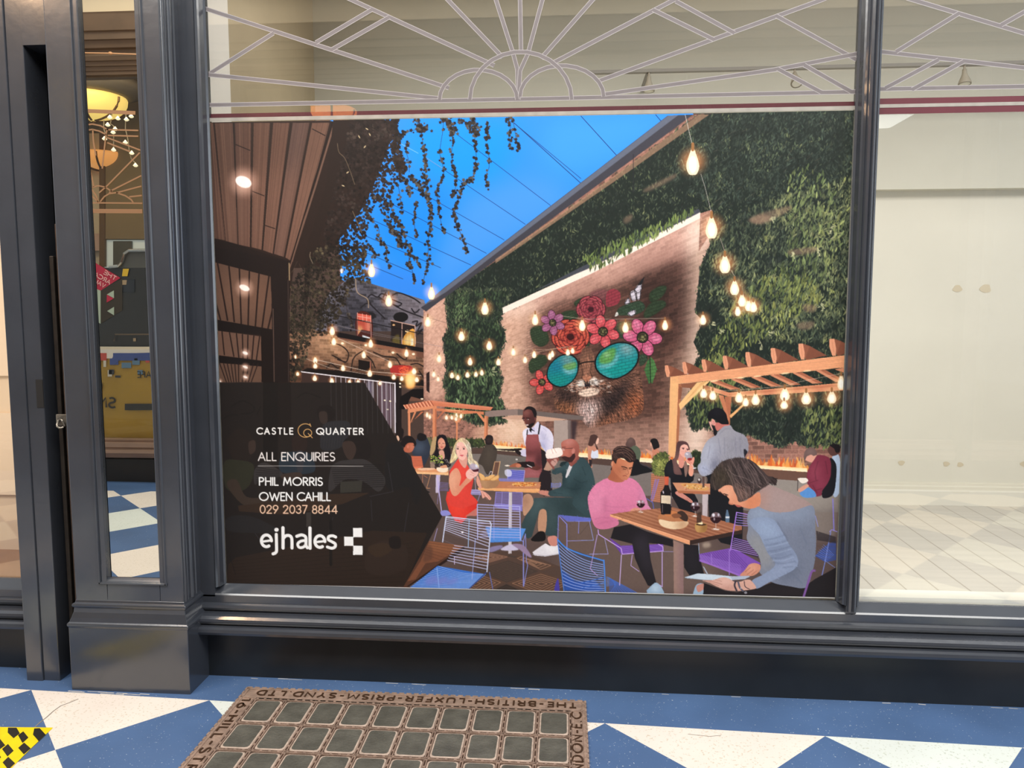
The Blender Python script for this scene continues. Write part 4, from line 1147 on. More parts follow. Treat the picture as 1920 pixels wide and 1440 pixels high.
for x, y, w, h in ((500, 580, 66, 100), (587, 600, 68, 100), (836, 620, 76, 110), (898, 664, 60, 92), (992, 638, 78, 120), (1268, 592, 92, 130), (1262, 690, 72, 90), (1470, 628, 92, 130), (1712, 620, 88, 128), (1800, 480, 70, 150)): bulb(1220 + x / 5.053, 620 + y / 5.053, w / 5.053, h / 5.053, .9)
st['part'] = 0
# string lights
part('printed_light_cord')
F(0, 0, 1)
Ln('1285,215 1292,245 1299,275', .8, 'd8d0c8'); Ln('1314,325 1322,350 1333,395', .7, 'c8c0b8'); Ln('1350,445 1358,468', .8, 'b8a898'); Ln('1370,505 1378,518', .8, 'b8a898'); Ln('1050,590 1092,596 1150,597 1248,595', .7, 'a8988c')
Ln('980,652 1020,654 1060,650 1075,646', .6, 'c8a890'); Ln('970,668 1000,660 1064,648', .6, 'c8a890'); Ln('615,602 700,625 830,648', .5, '8a8088'); Ln('635,632 690,657 735,677', .8, 'd8c0b0'); Ln('590,671 690,694 790,702', .9, 'd8c4b4'); Ln('575,670 620,688 690,700', .7, 'c8b4a4'); Ln('800,592 840,604 920,640', .5, '5a4a44'); Ln('800,715 850,692 910,690', .5, '6a5a50')
st['part'] = 0
for v in ((1299, 301, 24, 52), (1334, 424, 22, 44), (1359, 493, 20, 36), (1377, 537, 17, 30), (1391, 561, 15, 25), (1403, 571, 13, 22), (1412, 573, 14, 22), (1383, 581, 11, 20), (1318, 597, 12, 21), (1247, 607, 11, 21),
          (1004, 596, 12, 23), (1092, 607, 12, 23), (1173, 611, 12, 22), (963, 657, 9, 16), (985, 672, 8, 14), (1002, 662, 8, 15), (1031, 666, 7, 14), (1036, 661, 7, 14), (1065, 658, 8, 13), (1074, 655, 7, 12),
          (730, 560, 13, 24), (810, 546, 13, 27), (910, 575, 14, 26), (803, 600, 11, 21), (866, 627, 12, 20), (918, 645, 11, 19), (763, 659, 8, 16), (824, 669, 9, 16), (732, 680, 8, 15), (882, 675, 9, 16), (935, 676, 9, 15),
          (814, 699, 7, 12), (822, 708, 6, 10), (848, 701, 8, 12), (859, 705, 7, 11), (877, 700, 8, 12), (893, 699, 7, 11), (904, 696, 7, 12), (777, 693, 9, 13), (782, 709, 8, 11), (739, 704, 8, 11), (754, 707, 7, 10),
          (698, 503, 13, 28), (624, 617, 10, 18), (627, 637, 9, 16), (696, 641, 9, 17), (683, 662, 8, 15), (592, 672, 8, 13), (592, 683, 8, 11), (644, 687, 8, 13), (694, 697, 9, 14), (559, 698, 6, 8), (591, 706, 8, 12), (623, 711, 8, 12), (656, 713, 6, 8), (555, 666, 4, 8), (642, 505, 4, 10), (672, 713, 6, 8), (713, 716, 6, 8)):
    bulb(*v, g=.9 if v[3] > 15 else .6)

# ---- people at the back
def per(label): part('printed_person', label)
F(1090, 800, 8)
per('small woman in a white top standing by the fire'); S('100,280 150,260 220,300 250,330 245,370 160,390 150,500 165,590 140,600 105,520', 'c98a72'); S('160,345 190,360 245,340 255,400 248,455 150,455', 'd8dcec'); S('220,150 258,158 262,200 252,240 222,250 205,200', 'e8b8a4'); S('140,120 200,105 250,140 232,180 215,240 245,300 250,330 225,320 200,240 160,280 105,265 120,190', '4a322e'); G('112,480 160,485 155,590 120,570', '2a2226')
per('person in a green jacket seen from behind'); S('690,280 820,275 888,360 875,480 850,520 720,420', '56604f'); S('665,270 690,190 740,150 800,185 815,262 780,275 740,300', '5a4440'); C('690,200 740,160 780,200 720,240', '7a605a', .6, 3)
S('700,480 850,480 900,560 1080,620 1085,660 900,700 830,720 720,720 690,600', '16161a'); Ln('885,545 960,570 1070,640', 1.4, '3a3a44')
per('woman with dark bobbed hair reaching over the fire'); S('1080,320 1150,330 1175,440 1060,475 1048,400', 'c98268'); S('960,320 1060,370 1050,425 985,360', 'd89a80'); S('1035,190 1090,163 1140,190 1172,290 1130,318 1085,332 1060,260 1045,240', '191518'); S('1040,225 1055,250 1050,280 1035,270', 'e0a890')
part('printed_planter', 'slatted timber planter with bushy yellow green shrub'); G('1045,690 1250,720 1240,1140 1045,1110', 'b8785c')
for k in range(14): Ln([(1045, 720 + k * 30), (1245, 745 + k * 30)], .7, '7d4a38')
S('1080,480 1140,410 1250,370 1300,420 1310,560 1260,700 1150,720 1080,640', '4c5230'); scatter('1070,470 1140,400 1260,370 1310,430 1300,560 1250,720 1120,720 1060,640', 420, ['40482a', '5c6436', '7f8646', 'a8a85e'], 5, 1.7, 1.2, .9)
Ln('1160,780 1080,1060 1060,1110', 1.6, '8a78c0'); Ln('1110,780 1040,1080', 1.2, '8a78c0'); G('1110,780 1165,780 1085,1080 1035,1070', '8a70b0', a=.5); Ln('980,1070 1070,1130 1085,1230', 1.4, '5a64b8')
S('1640,380 1780,370 1800,500 1790,640 1700,620 1640,520', '22281c'); scatter('1640,370 1790,370 1790,600 1660,560', 120, ['1c2218', '2c3622', '47522e'], 5, 1.6, 1.5, .6)
# back-left crowd
F(720, 740, 8)
per('man in a navy jacket seen from behind'); S('500,640 560,600 640,620 690,740 705,830 680,900 600,1060 560,1000 540,930 430,880 445,780', '2d3442'); C('470,740 560,700 600,800 480,860', '5a6a80', .8, 8); S('500,600 540,560 600,575 640,600 630,660 560,680 510,660', '1a1719')
part('printed_chair', 'orange slatted chair at the far table'); G('410,905 565,910 590,1075 470,1110 440,1060', 'e07a5a')
for k in range(10): Ln([(412 + k * 4, 915 + k * 16), (566 + k * 2.6, 920 + k * 15)], .7, '8a3c2c')
per('person in the shadows at the far left table'); S('180,560 240,480 300,520 280,640 230,690 180,660', '1f1716'); S('190,610 215,600 235,650 215,680', 'e0b8a0')
per('young man in black looking down at the far table'); S('240,690 160,720 60,800 30,1000 20,1300 100,1460 660,1460 600,1380 430,1080 415,930 350,860 300,800', '1b1b1e'); C('120,780 230,740 260,820 140,900', '38393c', .7, 8); C('260,830 380,880 400,1060 280,980', '303033', .6, 8)
S('310,760 350,710 440,690 462,740 450,790 420,840 360,855 300,830', 'b4634a'); C('400,720 460,740 430,830 400,820', 'd98a70', .7, 4); E(362, 765, 16, 26, 'cf7a64'); S('250,720 275,650 330,602 410,608 460,655 488,720 462,765 440,710 370,710 330,740 310,775 265,745', '1c1617'); Ln('440,745 462,750', .8, '2a1614')
per('young woman with long black hair at the far table'); S('740,880 840,850 960,890 1000,1060 790,1060 710,980', '221e22')
for k in range(26): x, y = 740 + rng.random() * 240, 900 + rng.random() * 150; Ln([(x, y), (x + 20, y + 14)], 1, ['c8bcb8', '3a3438', '8a7e7c'][rng.integers(3)], a=.8)
S('730,660 790,620 780,780 720,890 690,860', 'b89a70'); S('835,830 895,830 910,930 860,960 820,920', 'd8a08c'); S('800,620 868,583 932,608 962,700 1000,830 990,960 920,900 900,800 860,640 820,720 810,800 830,900 760,940 775,780', '17131a')
S('812,700 828,655 866,632 908,672 924,750 895,795 862,806 825,775', 'd99078'); C('860,660 920,690 900,780 860,780', 'eaae96', .7, 4); Ln('822,715 845,712', .8, '3a1c1c'); Ln('880,715 905,718', .8, '3a1c1c'); Ln('868,730 866,750', .6, 'b06a58'); S('848,768 870,764 892,768 870,780', 'b84a48')
part('printed_table', 'far table with a vase of flowers and a white bowl'); G('470,1090 970,1110 970,1195 480,1170', 'e09a6c'); G('480,1140 970,1160 970,1195 490,1172', 'f4bf8c'); S('520,1090 740,1085 750,1110 560,1120', 'f0c0a0'); G('780,1190 845,1190 830,1460 775,1460', 'c8bcd8')
S('800,1080 950,1080 960,1110 940,1145 860,1150 805,1130', 'f8e4cc'); S('850,1060 930,1040 945,1080 860,1085', 'd89a78'); G('690,980 770,980 760,1090 700,1090', 'c8a890', a=.6)
for i in range(60): E(700 + rng.random() * 190, 900 + rng.random() * 110, 5 + rng.random() * 9, 5 + rng.random() * 6, ['a8b04c', '7f9a40', '5c7a34', 'd8d070'][rng.integers(4)])
Ln('580,1180 580,1310', .8, 'd88a60'); Ln('700,1180 640,1390 690,1390', .8, 'e0a070'); Ln('600,1200 650,1230', .8, 'd88a60')
per('man in a dark olive shirt sitting with his back turned'); S('1530,740 1620,725 1690,800 1692,920 1640,1100 1620,1180 1540,1180 1480,1060 1415,1010 1450,900 1495,800', '433a34'); C('1560,760 1640,780 1600,1060 1520,1000', '5c5248', .6, 8); S('1528,620 1560,590 1620,600 1640,650 1622,725 1545,735 1520,680', '241c1e'); C('1540,650 1600,640 1600,700 1550,700', '4a3834', .6, 3)
# waiter
F(920, 740, 9.6)
per('waiter in a white shirt and rust apron holding plates')
S('900,950 1000,1020 1010,1200 1080,1330 1110,1700 960,1820 840,1700 880,1440', '241c20', smooth=False)
S('520,1010 620,960 660,1060 640,1100 560,1080', 'cfc8e0'); S('440,1000 500,990 548,1030 530,1075 480,1050', '1f1719')
S('850,470 890,520 1000,570 1090,650 1130,760 1125,900 1100,1000 1010,1070 985,1010 920,930 870,820 700,800 640,900 620,900 590,760 575,680 600,620 680,580 740,600', 'd9d4ea')
C('880,830 960,850 990,1000 900,930', '8c8fc0', .8, 5); C('930,640 980,720 960,800 920,760', '9a98bc', .7, 4); C('980,770 1040,760 1010,860', '9a9ac0', .7, 4); C('580,640 640,620 620,860 590,760', 'fff8fa', .7, 4); C('1020,640 1110,720 1100,850 1050,800', 'f2eefb', .6, 6)
for p in ('900,700 930,640', '960,800 1000,690', '1000,1000 960,880', '940,580 1010,640'): Ln(p, 1, 'a8a4c4', a=.6)
S('650,700 860,700 875,830 905,950 930,1330 880,1450 870,1480 590,1480 640,1100 628,850', '8a4a4c', smooth=False); C('650,700 860,700 860,820 640,820', 'a45a5c', .7, 6); C('640,960 740,1010 900,940 900,960 730,1090 640,1060', '4c2326', .9, 5); C('800,1250 830,1080 920,980 930,1300', '3a1c20', .85, 6); C('640,1120 740,1080 720,1300 620,1400', 'a26060', .6, 8); C('610,1320 880,1350 870,1480 600,1480', 'a8666a', .7, 5)
Ln('890,515 862,690', 2.8, '19151b'); Ln('665,620 655,700', 2.2, '19151b'); S('700,600 745,585 795,645 740,628 735,665 705,640', '16131a'); S('740,590 780,570 800,640', 'c4bcdc')
S('580,360 590,262 640,215 720,198 790,232 828,320 820,450 790,520 730,578 680,570 640,540 625,480 590,450 572,400', '5a302e'); C('590,290 640,265 700,280 690,340 600,340', 'b07468', .85, 5); C('640,420 700,420 700,470 640,470', 'a05c50', .7, 4); C('720,380 820,380 780,540 700,560', '3a2224', .8, 6)
S('600,290 640,212 720,194 800,235 832,320 815,400 790,390 770,330 735,265 680,248 630,260', '191316'); S('640,540 690,520 760,490 790,520 730,580 680,580', '1d1416'); E(805, 420, 14, 34, '6a3a38'); C('630,440 720,430 730,480 650,500', 'b8766a', .75, 4); C('575,450 605,450 605,500 590,490', 'b06c60', .7, 3); Ln('570,412 612,402', 1.3, '150c0d'); Ln('640,402 708,410', 1.3, '150c0d'); E(592, 428, 15, 8, 'd8c0b8'); E(590, 428, 8, 8, '120a0b'); E(668, 430, 18, 8, 'e8d8d0'); E(662, 430, 9, 8, '120a0b'); S('610,440 632,480 640,510 612,500', '7d4640'); S('632,528 690,518 682,546 648,550', '5a2426'); S('640,526 684,520 676,534 646,538', 'f0e8e4')
S('690,1280 780,1220 860,1270 920,1290 850,1345 740,1325', '5c302c'); C('700,1280 780,1240 820,1290', '8a5048', .6, 3)
part('printed_plate', 'dark serving plates in the hands of the waiter'); S('60,955 300,960 550,950 540,985 400,1000 120,975', '1c1517'); G('460,1260 480,1200 700,1185 780,1200 800,1275 640,1305', '211719'); S('340,1270 450,1215 540,1240 540,1285 440,1290 350,1290', 'a05c44'); E(500, 1262, 48, 34, 'c4785c'); E(300, 1262, 44, 12, 'f2e4d4'); Ln('660,1250 740,1290', 1.6, 'd8d0d4'); E(470, 1150, 20, 16, 'cfc8c4')
st['part'] = 0
# standing man
F(1220, 750, 9)
per('bearded man in a grey shirt standing with his back turned')
G('920,1240 1340,1240 1500,1250 1560,1700 1540,2400 1340,2440 1180,2400 1000,2180 960,1600', '15151a')
S('1120,540 1080,590 960,670 885,800 845,930 840,1040 800,1085 790,1150 830,1240 900,1275 1020,1235 1060,1180 1150,1300 1250,1400 1500,1300 1590,960 1640,860 1650,760 1620,640 1560,570 1440,520 1385,480 1340,415 1240,425', '96949f')
C('960,680 1060,640 1080,800 1040,1000 900,1100 840,1040 890,820', 'c9d0e6', .85, 14); C('800,1090 900,1080 1020,1180 900,1270 820,1230', 'b4bede', .8, 8); C('1040,1150 1080,1000 1120,1010 1100,1130', '3c3e58', .9, 6); C('1090,820 1130,800 1110,1000 1080,1000', '5f6076', .7, 8); C('1330,640 1380,620 1360,900 1340,960', '686878', .8, 10)
C('1500,560 1640,700 1640,860 1560,960 1520,760', '7c7a88', .7, 14); C('1180,520 1320,470 1400,560 1280,640', 'b4b0b4', .7, 14); C('1200,700 1300,680 1290,940 1220,950', 'a8a6b0', .6, 12); S('1570,820 1630,860 1600,930 1580,960', '1d1d26')
for p in ('1140,640 1180,900', '1240,620 1250,940', '1430,620 1440,950', '1000,760 960,980', '870,1130 1000,1190', '1500,640 1520,900', '1160,560 1260,470 1340,480'): Ln(p, .8, '66657a', a=.6, b=.6)
S('1080,380 1110,500 1160,490 1240,430 1320,415 1300,370 1180,370', 'c47068'); S('978,345 1015,345 1060,470 1068,530 1020,470 1000,420', 'dfa498'); E(1058, 365, 30, 58, 'e09a90', rot=-18); Ln('1045,340 1070,370 1066,400', .7, 'a85c58'); S('1020,400 1080,470 1120,545 1085,595 1060,560 1050,490', '141117')
S('960,270 985,190 1040,140 1120,118 1210,150 1270,220 1292,300 1315,392 1250,402 1180,390 1120,345 1050,300 1020,310 1000,360 965,310', '100f15'); C('1040,170 1140,140 1200,200 1080,230', '24232c', .7, 6)
# woman drinking
per('woman in black with long brown hair drinking wine')
S('340,985 265,1050 222,1180 240,1290 330,1300 350,1600 520,1900 760,1900 800,1700 650,1400 720,1350 735,1240 690,1280 640,1240 560,1100 480,1090', '15141a', smooth=False); C('260,1080 340,1040 400,1200 300,1260', '2a2a32', .6, 6)
S('480,900 560,950 560,1080 520,1140 470,1090', 'd99080'); S('490,780 540,738 600,738 642,790 652,850 630,920 570,958 520,930 488,870', 'efb4a4'); C('500,840 560,840 580,940 520,930', 'd98a7c', .6, 5)
Ln('530,800 562,798', 1.2, '4a2428'); Ln('605,812 640,822', 1.2, '4a2428'); E(550, 812, 14, 7, '2a1a20'); E(620, 830, 14, 7, '2a1a20'); S('585,830 600,860 588,872', 'd08878')
S('450,700 505,680 585,690 632,732 658,820 640,830 625,770 590,742 540,742 500,780 485,860 470,950 440,1020 480,1120 525,1240 470,1250 395,1225 375,1090 360,1000 405,950 430,780', '5a3c3c'); C('420,900 460,900 440,1100 500,1220 420,1220 385,1060', 'a07c70', .8, 6); C('470,700 540,700 500,780 450,820', '3c282c', .7, 5); S('560,1090 590,1000 620,1120 610,1240 580,1280', '8a6a60')
S('655,1075 712,1070 722,1200 690,1275 642,1240', 'e8a088'); S('575,985 650,1012 722,950 735,1000 705,1085 650,1075 600,1035', 'ea9c88'); Ln('640,1020 690,1050', .8, 'b86a5c'); Ln('620,1030 670,1070', .8, 'b86a5c')
S('570,900 610,862 670,880 700,950 680,990 620,985 580,945', 'a8a4b4', a=.85); S('620,975 685,965 690,1000 640,1012', '8a2028'); E(610, 900, 22, 12, 'e8e8f0', rot=30, b=.5); Ln('690,1080 740,1140', .8, 'd8d0d0'); E(738, 1140, 34, 10, 'd8d4d8', rot=-10)
F(1090, 800, 8); S('1405,985 1450,958 1560,1020 1665,1105 1645,1135 1560,1090 1450,1030', 'd08a7c'); Ln('1580,1060 1650,1120', .7, 'a05c50'); Ln('1560,1075 1620,1125', .7, 'a05c50')
part('printed_table', 'second table with a pizza in front of the standing man'); G('1365,828 1930,845 1930,1010 1455,985 1440,955', 'cf8f6c'); G('1440,950 1930,965 1930,1010 1458,988', 'b06c4c'); S('1500,850 1700,845 1900,900 1880,945 1700,940 1560,900', 'd8a060')
for i in range(50): E(1540 + rng.random() * 330, 860 + rng.random() * 70, 10, 6, ['b8502c', 'e8c070', '8a5a2c', 'e8e0c0'][rng.integers(4)], a=.8)
G('1815,1005 1900,1005 1890,1350 1810,1340', 'b8a8ac'); C('1830,1000 1860,1000 1850,1350 1825,1350', 'e8dcdc', .8, 5); E(1770, 800, 30, 45, '3a2a2a'); E(1765, 785, 16, 20, 'e0d8d4', b=.6); G('1810,740 1850,740 1845,900 1815,900', '5a4440'); E(1870, 790, 20, 50, '8a7468', a=.7)
# right-hand couple
F(1270, 840, 5.053)
per('person in pale blue sitting at the far right'); S('1460,95 1530,72 1545,330 1520,440 1470,430', 'b4c6e0'); S('1420,0 1470,-40 1530,-30 1535,40 1470,72 1432,45', '5a3a36'); S('1440,-30 1490,-45 1535,-25 1535,30 1500,40 1480,0', '191418')
per('man in a maroon shirt bending over a book by the fire')
S('1440,95 1500,150 1500,300 1470,440 1380,470 1370,400 1430,300', '17161c'); S('1200,95 1260,60 1310,60 1330,90 1290,130 1240,125', 'dfa08c'); S('1196,100 1200,40 1230,0 1290,-5 1320,50 1290,70 1262,58 1225,75 1210,105', '6b5450'); C('1210,20 1280,5 1300,50 1220,60', '8a706a', .6, 5); Ln('1190,110 1185,140', 1.2, 'c88a78')
S('1290,110 1330,62 1420,78 1450,130 1450,250 1420,330 1370,400 1360,445 1300,450 1265,380 1230,340 1225,240 1250,170', '7a2c40'); C('1270,180 1330,130 1340,280 1260,300', '9a4658', .8, 8); C('1290,320 1400,290 1350,440', '8e3c52', .7, 8)
for p in ('1330,120 1300,220 1310,300', '1400,120 1420,240', '1240,330 1330,300', '1300,400 1370,380', '1280,350 1320,420'): Ln(p, 1, '4a1828', a=.7, b=.6)
S('1160,420 1225,370 1290,400 1310,455 1230,468 1180,455', '5a90d0'); S('1140,390 1215,340 1240,360 1165,412', 'd89a84'); S('1138,285 1215,280 1235,310 1180,330', 'f0e4d8'); G('1136,292 1142,300 1140,400 1134,400', '2a2022')
# ---- foreground: teal suit, red dress, pink jumper, grey top, chairs, tables
F(0, 0, 1)
part('printed_chair', 'lilac wire chair behind the middle table'); F(820, 740, 6.4)
G('845,895 1045,905 1030,1020 840,1005', '4a50b0')
wires((840, 890), (1050, 900), (1035, 1030), (845, 1015), 7, .8, 'a8a4e8', frame=1.1); S('810,900 850,885 890,910 890,960 850,975 815,950', 'dcdcf4', a=.8)
for i in range(6): Ln([(740, 995 + i * 6), (1030, 1005 + i * 6)], .7, '8a84d8')
part('printed_chair', 'lilac wire chairs pushed under the middle table')
G('700,1160 1020,1165 1030,1330 690,1320', '5a5088', a=.5); wires((705, 1160), (1020, 1165), (1020, 1330), (690, 1310), 8, .9, '9a8ee0', frame=1.2); G('680,1300 1020,1310 1020,1390 900,1380 690,1340', '8a80cc'); Ln('860,1170 855,1320', .8, 'a8a0e8'); Ln('780,1165 770,1315', .8, 'a8a0e8')
for x in (1370, 1480): Ln([(x, 1050), (x - 4, 1110)], 1, '8a96e0')
for k in range(4): Ln([(1370, 1055 + k * 14), (1480, 1060 + k * 14)], .8, '7a86d8')
part('printed_chair', 'lilac wire chair of the woman in red'); F(820, 740, 6.4)
Ln('0,960 10,1060 50,1390', 1.8, 'c4b8ec'); Ln('30,1060 0,1300', .8, 'a090d0'); S('40,1390 120,1380 160,1430 60,1445', '9090d8')
for k in range(8): Ln([(20, 1040 + k * 14), (130, 1050 + k * 13)], .8, '8a80d4', a=.7)
G('390,1130 510,1135 515,1195 400,1190', '9a90d8', a=.6); wires((388, 1130), (515, 1135), (520, 1195), (400, 1190), 1, .8, 'c0b8f0', frame=1)
for k in range(10): Ln([(395 + k * 12, 1135), (405 + k * 12, 1190)], .6, 'c4bcf4')
Ln('510,1190 480,1280', .8, 'b0a4e4')
# table + food
part('printed_table', 'middle table with bread basket and food boards')
G('490,1110 600,1028 1242,1038 1230,1145', 'c07c58'); G('488,1108 1230,1120 1228,1172 490,1135', 'eba86e'); C('488,1108 1230,1120 1228,1130 490,1118', 'f8c890', .7, 2); G('860,1160 898,1160 890,1900 850,1900', 'bdb4ba'); C('862,1160 878,1160 872,1900 856,1900', 'efe6ea', .8, 2)
S('850,1085 1000,1045 1220,1060 1210,1105 1000,1110 870,1105', 'c98560'); S('900,1060 1000,1040 1180,1060 1160,1085 1000,1090 920,1085', 'e8b070')
for i in range(60): E(920 + rng.random() * 250, 1050 + rng.random() * 36, 11, 6, ['c8602c', 'e8b060', 'a04a24', 'd8803c'][rng.integers(4)], a=.85)
S('515,1010 735,1010 715,1095 640,1115 555,1108', 'a77c5a'); C('520,1010 600,1010 590,1110 540,1105', 'c69a72', .7, 5)
S('495,940 560,960 590,1000 740,950 735,1018 520,1020', 'c98a50', smooth=False)
for p in ('500,930 560,960 570,1010 530,1010', '590,990 650,950 690,960 620,1010', '640,1010 720,960 740,985 680,1020', '560,1000 600,970 620,1000'): S(p, 'e0a868'); C(p, 'f4cf94', .5, 3)
G('700,790 755,795 725,950 665,945', '6a4c40'); Ln('755,790 725,955', 1.2, 'e8b884'); Ln('690,800 660,940', 1.2, 'e0a878'); Ln('690,795 755,795', 1, 'e0b088'); Ln('620,950 640,910 660,915 655,950', .8, 'e8e0f4')
# woman in red
per('blonde woman in a red dress holding a glass of red wine')
F(760, 920, 5.333); S('420,0 405,80 440,200 500,300 560,320 600,280 630,235 700,205 725,100 690,70 560,30', 'e2382c', smooth=False); C('480,60 600,100 560,260 500,240', 'fa5644', .7, 12); C('600,90 720,90 690,200 640,210', 'c82c28', .5, 10); S('600,250 680,190 720,170 715,240 640,245', 'c8766a')
F(820, 740, 6.4)
S('250,760 200,830 150,900 140,1000 150,1120 110,1220 150,1320 300,1360 480,1290 470,1250 400,1180 430,1040 440,960 360,830 340,740', 'e2443a', smooth=False); C('250,830 330,840 350,1000 280,1180 250,1000', 'f0574a', .7, 10); C('400,950 440,1010 400,1150 360,1100', 'b83430', .6, 8)
S('235,870 165,920 140,1000 150,1110 185,1195 240,1195 330,1090 425,1000 395,950 330,1015 265,1085 285,970', 'e39a7c'); C('150,950 210,920 200,1120 160,1100', 'f2b89a', .7, 6); C('260,1080 300,1050 380,1000 240,1180', 'c87860', .6, 5)
S('480,960 510,1020 530,1100 510,1120 470,1040', 'e0a08c'); S('520,1140 590,1170 645,1230 625,1255 580,1215 545,1235 530,1180', 'eaa898'); Ln('590,1180 635,1245', .8, 'b87868'); Ln('560,1190 600,1250', .8, 'b87868'); Ln('545,1160 570,1230', .7, 'b87868')
S('255,720 350,720 360,800 330,870 270,800', 'dfa090'); S('228,600 260,555 310,550 345,590 362,660 355,720 320,770 285,770 245,730 225,660', 'f6c0b2'); C('320,580 365,640 340,750 310,740', 'eaa09a', .5, 6)
Ln('235,622 262,616', .8, '7a4a3c'); Ln('305,620 335,618', .8, '7a4a3c'); E(248, 638, 11, 8, '2a1a1c'); E(320, 638, 12, 8, '2a1a1c'); E(248, 637, 6, 5, '16100f', ids=False); Ln('278,640 268,690 286,694', .7, 'd88a80', smooth=True); S('268,714 300,708 318,716 298,730', 'd8606a')
S('285,508 340,520 395,580 415,690 430,760 480,800 500,860 470,900 410,860 370,790 372,700 345,620 300,560 250,560 222,610 225,690 245,740 200,790 150,810 165,740 180,680 205,600 235,545', 'e4c596'); C('320,530 390,580 410,700 380,720 340,600', 'e2e6f2', .85, 6); C('380,720 430,780 480,860 420,850', 'c4cce4', .7, 6); C('180,680 220,640 235,740 170,800', 'efd8a8', .7, 6); C('280,512 330,520 350,580 300,556', '8a6a58', .6, 5)
streak('285,508 340,520 395,580 415,690 430,760 480,800 500,860 470,900 410,860 370,790 372,700 345,620 300,560 250,560', 300, 9, .8, lambda x, y: 1.2, .25, .35, 1.03); streak('222,600 250,560 225,690 245,740 200,790 150,810 165,740 180,680 205,600', 140, 8, .8, 1.8, .25, .35, 1.03)
for p in ('330,530 380,620 390,740 440,820', '300,530 350,590 370,690', '230,560 205,650 190,760', '400,640 410,740 460,830'): Ln(p, .7, 'a88868', a=.7, smooth=True)
S('385,845 420,815 470,830 498,870 495,915 445,935 400,915', 'b4a4c0', a=.8); S('390,885 440,890 495,880 490,915 440,935 405,912', '4a1826'); E(470, 845, 14, 20, 'dfe4f4', rot=-20, b=.5); S('345,925 390,880 440,915 490,915 480,955 440,985 390,1005 350,975', 'f2bcb2'); 
for p in ('400,920 450,945', '395,945 445,965', '390,900 430,925'): Ln(p, .7, 'c88880')
Ln('452,990 460,1130', .8, 'cfc4d8')
# man in teal suit
per('man in a dark teal suit drinking from a white cup')
F(760, 920, 5.333)
S('1400,62 1290,66 1262,110 1215,220 1160,330 1175,430 1225,475 1265,455 1330,230 1360,195 1410,200 1410,300 1400,440 1515,452 1525,360 1530,235 1700,250 1860,265 1840,140 1700,60', '324448', smooth=False); C('1290,80 1400,70 1380,150 1250,300 1200,400 1240,240', '4d6163', .8, 8); C('1420,200 1480,160 1500,300 1440,420', '475a5b', .7, 8); C('1560,100 1700,110 1680,220 1560,200', '253638', .8, 10)
S('1680,90 1760,150 1850,280 1860,60 1760,20', '32494d')
S('1430,455 1512,452 1512,545 1470,555 1430,510', 'd08a7c'); S('1270,610 1340,560 1400,520 1440,545 1500,550 1530,530 1535,630 1400,652 1290,642', 'e6e2ea', smooth=False); Ln('1275,632 1400,645 1532,625', 1, 'b4aebc'); C('1400,540 1520,560 1520,620 1420,600', 'f8f6fa', .7, 5)
S('1340,200 1410,200 1400,400 1330,400', 'c09074'); S('1255,485 1290,440 1340,400 1392,412 1395,490 1300,502', '151214')
S('1180,50 1250,30 1280,120 1200,240 1175,200', 'c0947a'); C('1180,60 1230,60 1200,180', '8a604c', .6, 5)
F(820, 740, 6.4)
S('1225,1140 1345,1150 1355,1205 1290,1200 1228,1180', 'c98676'); S('1290,860 1320,790 1360,780 1390,850 1350,900 1280,890', 'b8907c')
S('1720,745 1640,790 1560,785 1500,850 1400,880 1372,925 1420,950 1490,930 1500,1010 1480,1095 1345,1150 1350,1205 1500,1215 1640,1230 1620,1300 1720,1400 1840,1450 1870,1200 1892,1060 1850,880 1790,780', '31454a')
C('1620,800 1700,790 1640,960 1540,1090 1520,1000', '425a60', .8, 10); C('1760,800 1860,940 1880,1060 1800,1150 1740,980', '3c5459', .7, 14); C('1490,870 1560,810 1540,880 1430,930', '4d666a', .8, 6); C('1700,980 1740,1080 1640,1180 1500,1180 1640,1080', '1a2c31', .85, 10); C('1380,1160 1560,1150 1620,1200 1400,1200', '475e62', .7, 6); C('1640,1230 1800,1260 1820,1420 1720,1380', '3b5155', .7, 10); C('1480,950 1540,900 1520,1080 1490,1080', '14242a', .8, 6)
for p in ('1640,1000 1720,1050 1800,1030', '1560,1110 1680,1130', '1740,860 1780,960', '1400,1170 1500,1180', '1600,1140 1720,1110'): Ln(p, 1, '1a2c32', a=.7, b=.7)
S('1590,830 1622,828 1600,900 1555,985 1540,975 1560,900', 'd8d4d8'); S('1490,800 1560,795 1500,850 1470,840', '1d2c30')
S('1590,760 1680,720 1700,760 1640,830 1600,850 1580,800', '8a4c44'); S('1488,570 1530,535 1600,520 1660,540 1700,600 1702,680 1680,745 1620,800 1545,785 1495,745 1480,690 1492,640', 'b06456'); C('1520,545 1600,525 1650,560 1560,590', 'd49a94', .8, 6); C('1640,560 1700,620 1690,740 1640,780 1660,660', '5c3432', .8, 8); C('1490,660 1560,660 1560,720 1500,730', 'cf7c68', .6, 6)
S('1490,742 1530,728 1590,740 1640,690 1655,740 1610,800 1550,790', '3a2222'); E(1632, 668, 20, 34, 'c47c70', rot=12); Ln('1490,640 1625,632', .8, '2a1c20'); E(1510, 650, 22, 14, 'd8b0a8', a=.6, rot=10); Ln('1495,622 1540,620', 1, '4a2624')
S('1310,770 1350,745 1450,745 1450,790 1400,830 1400,890 1330,800', '8a4c46'); S('1360,800 1420,760 1440,800 1400,850', 'c4968c'); Ln('1370,760 1420,800', .7, '5a2c2a')
S('1310,665 1380,640 1480,632 1495,720 1320,757', 'f8e8e0'); C('1350,640 1460,630 1440,700 1340,700', 'fff8f2', .8, 5); 
for p in ('1370,640 1390,700', '1400,635 1430,690'): Ln(p, 1, 'e0b0a4')
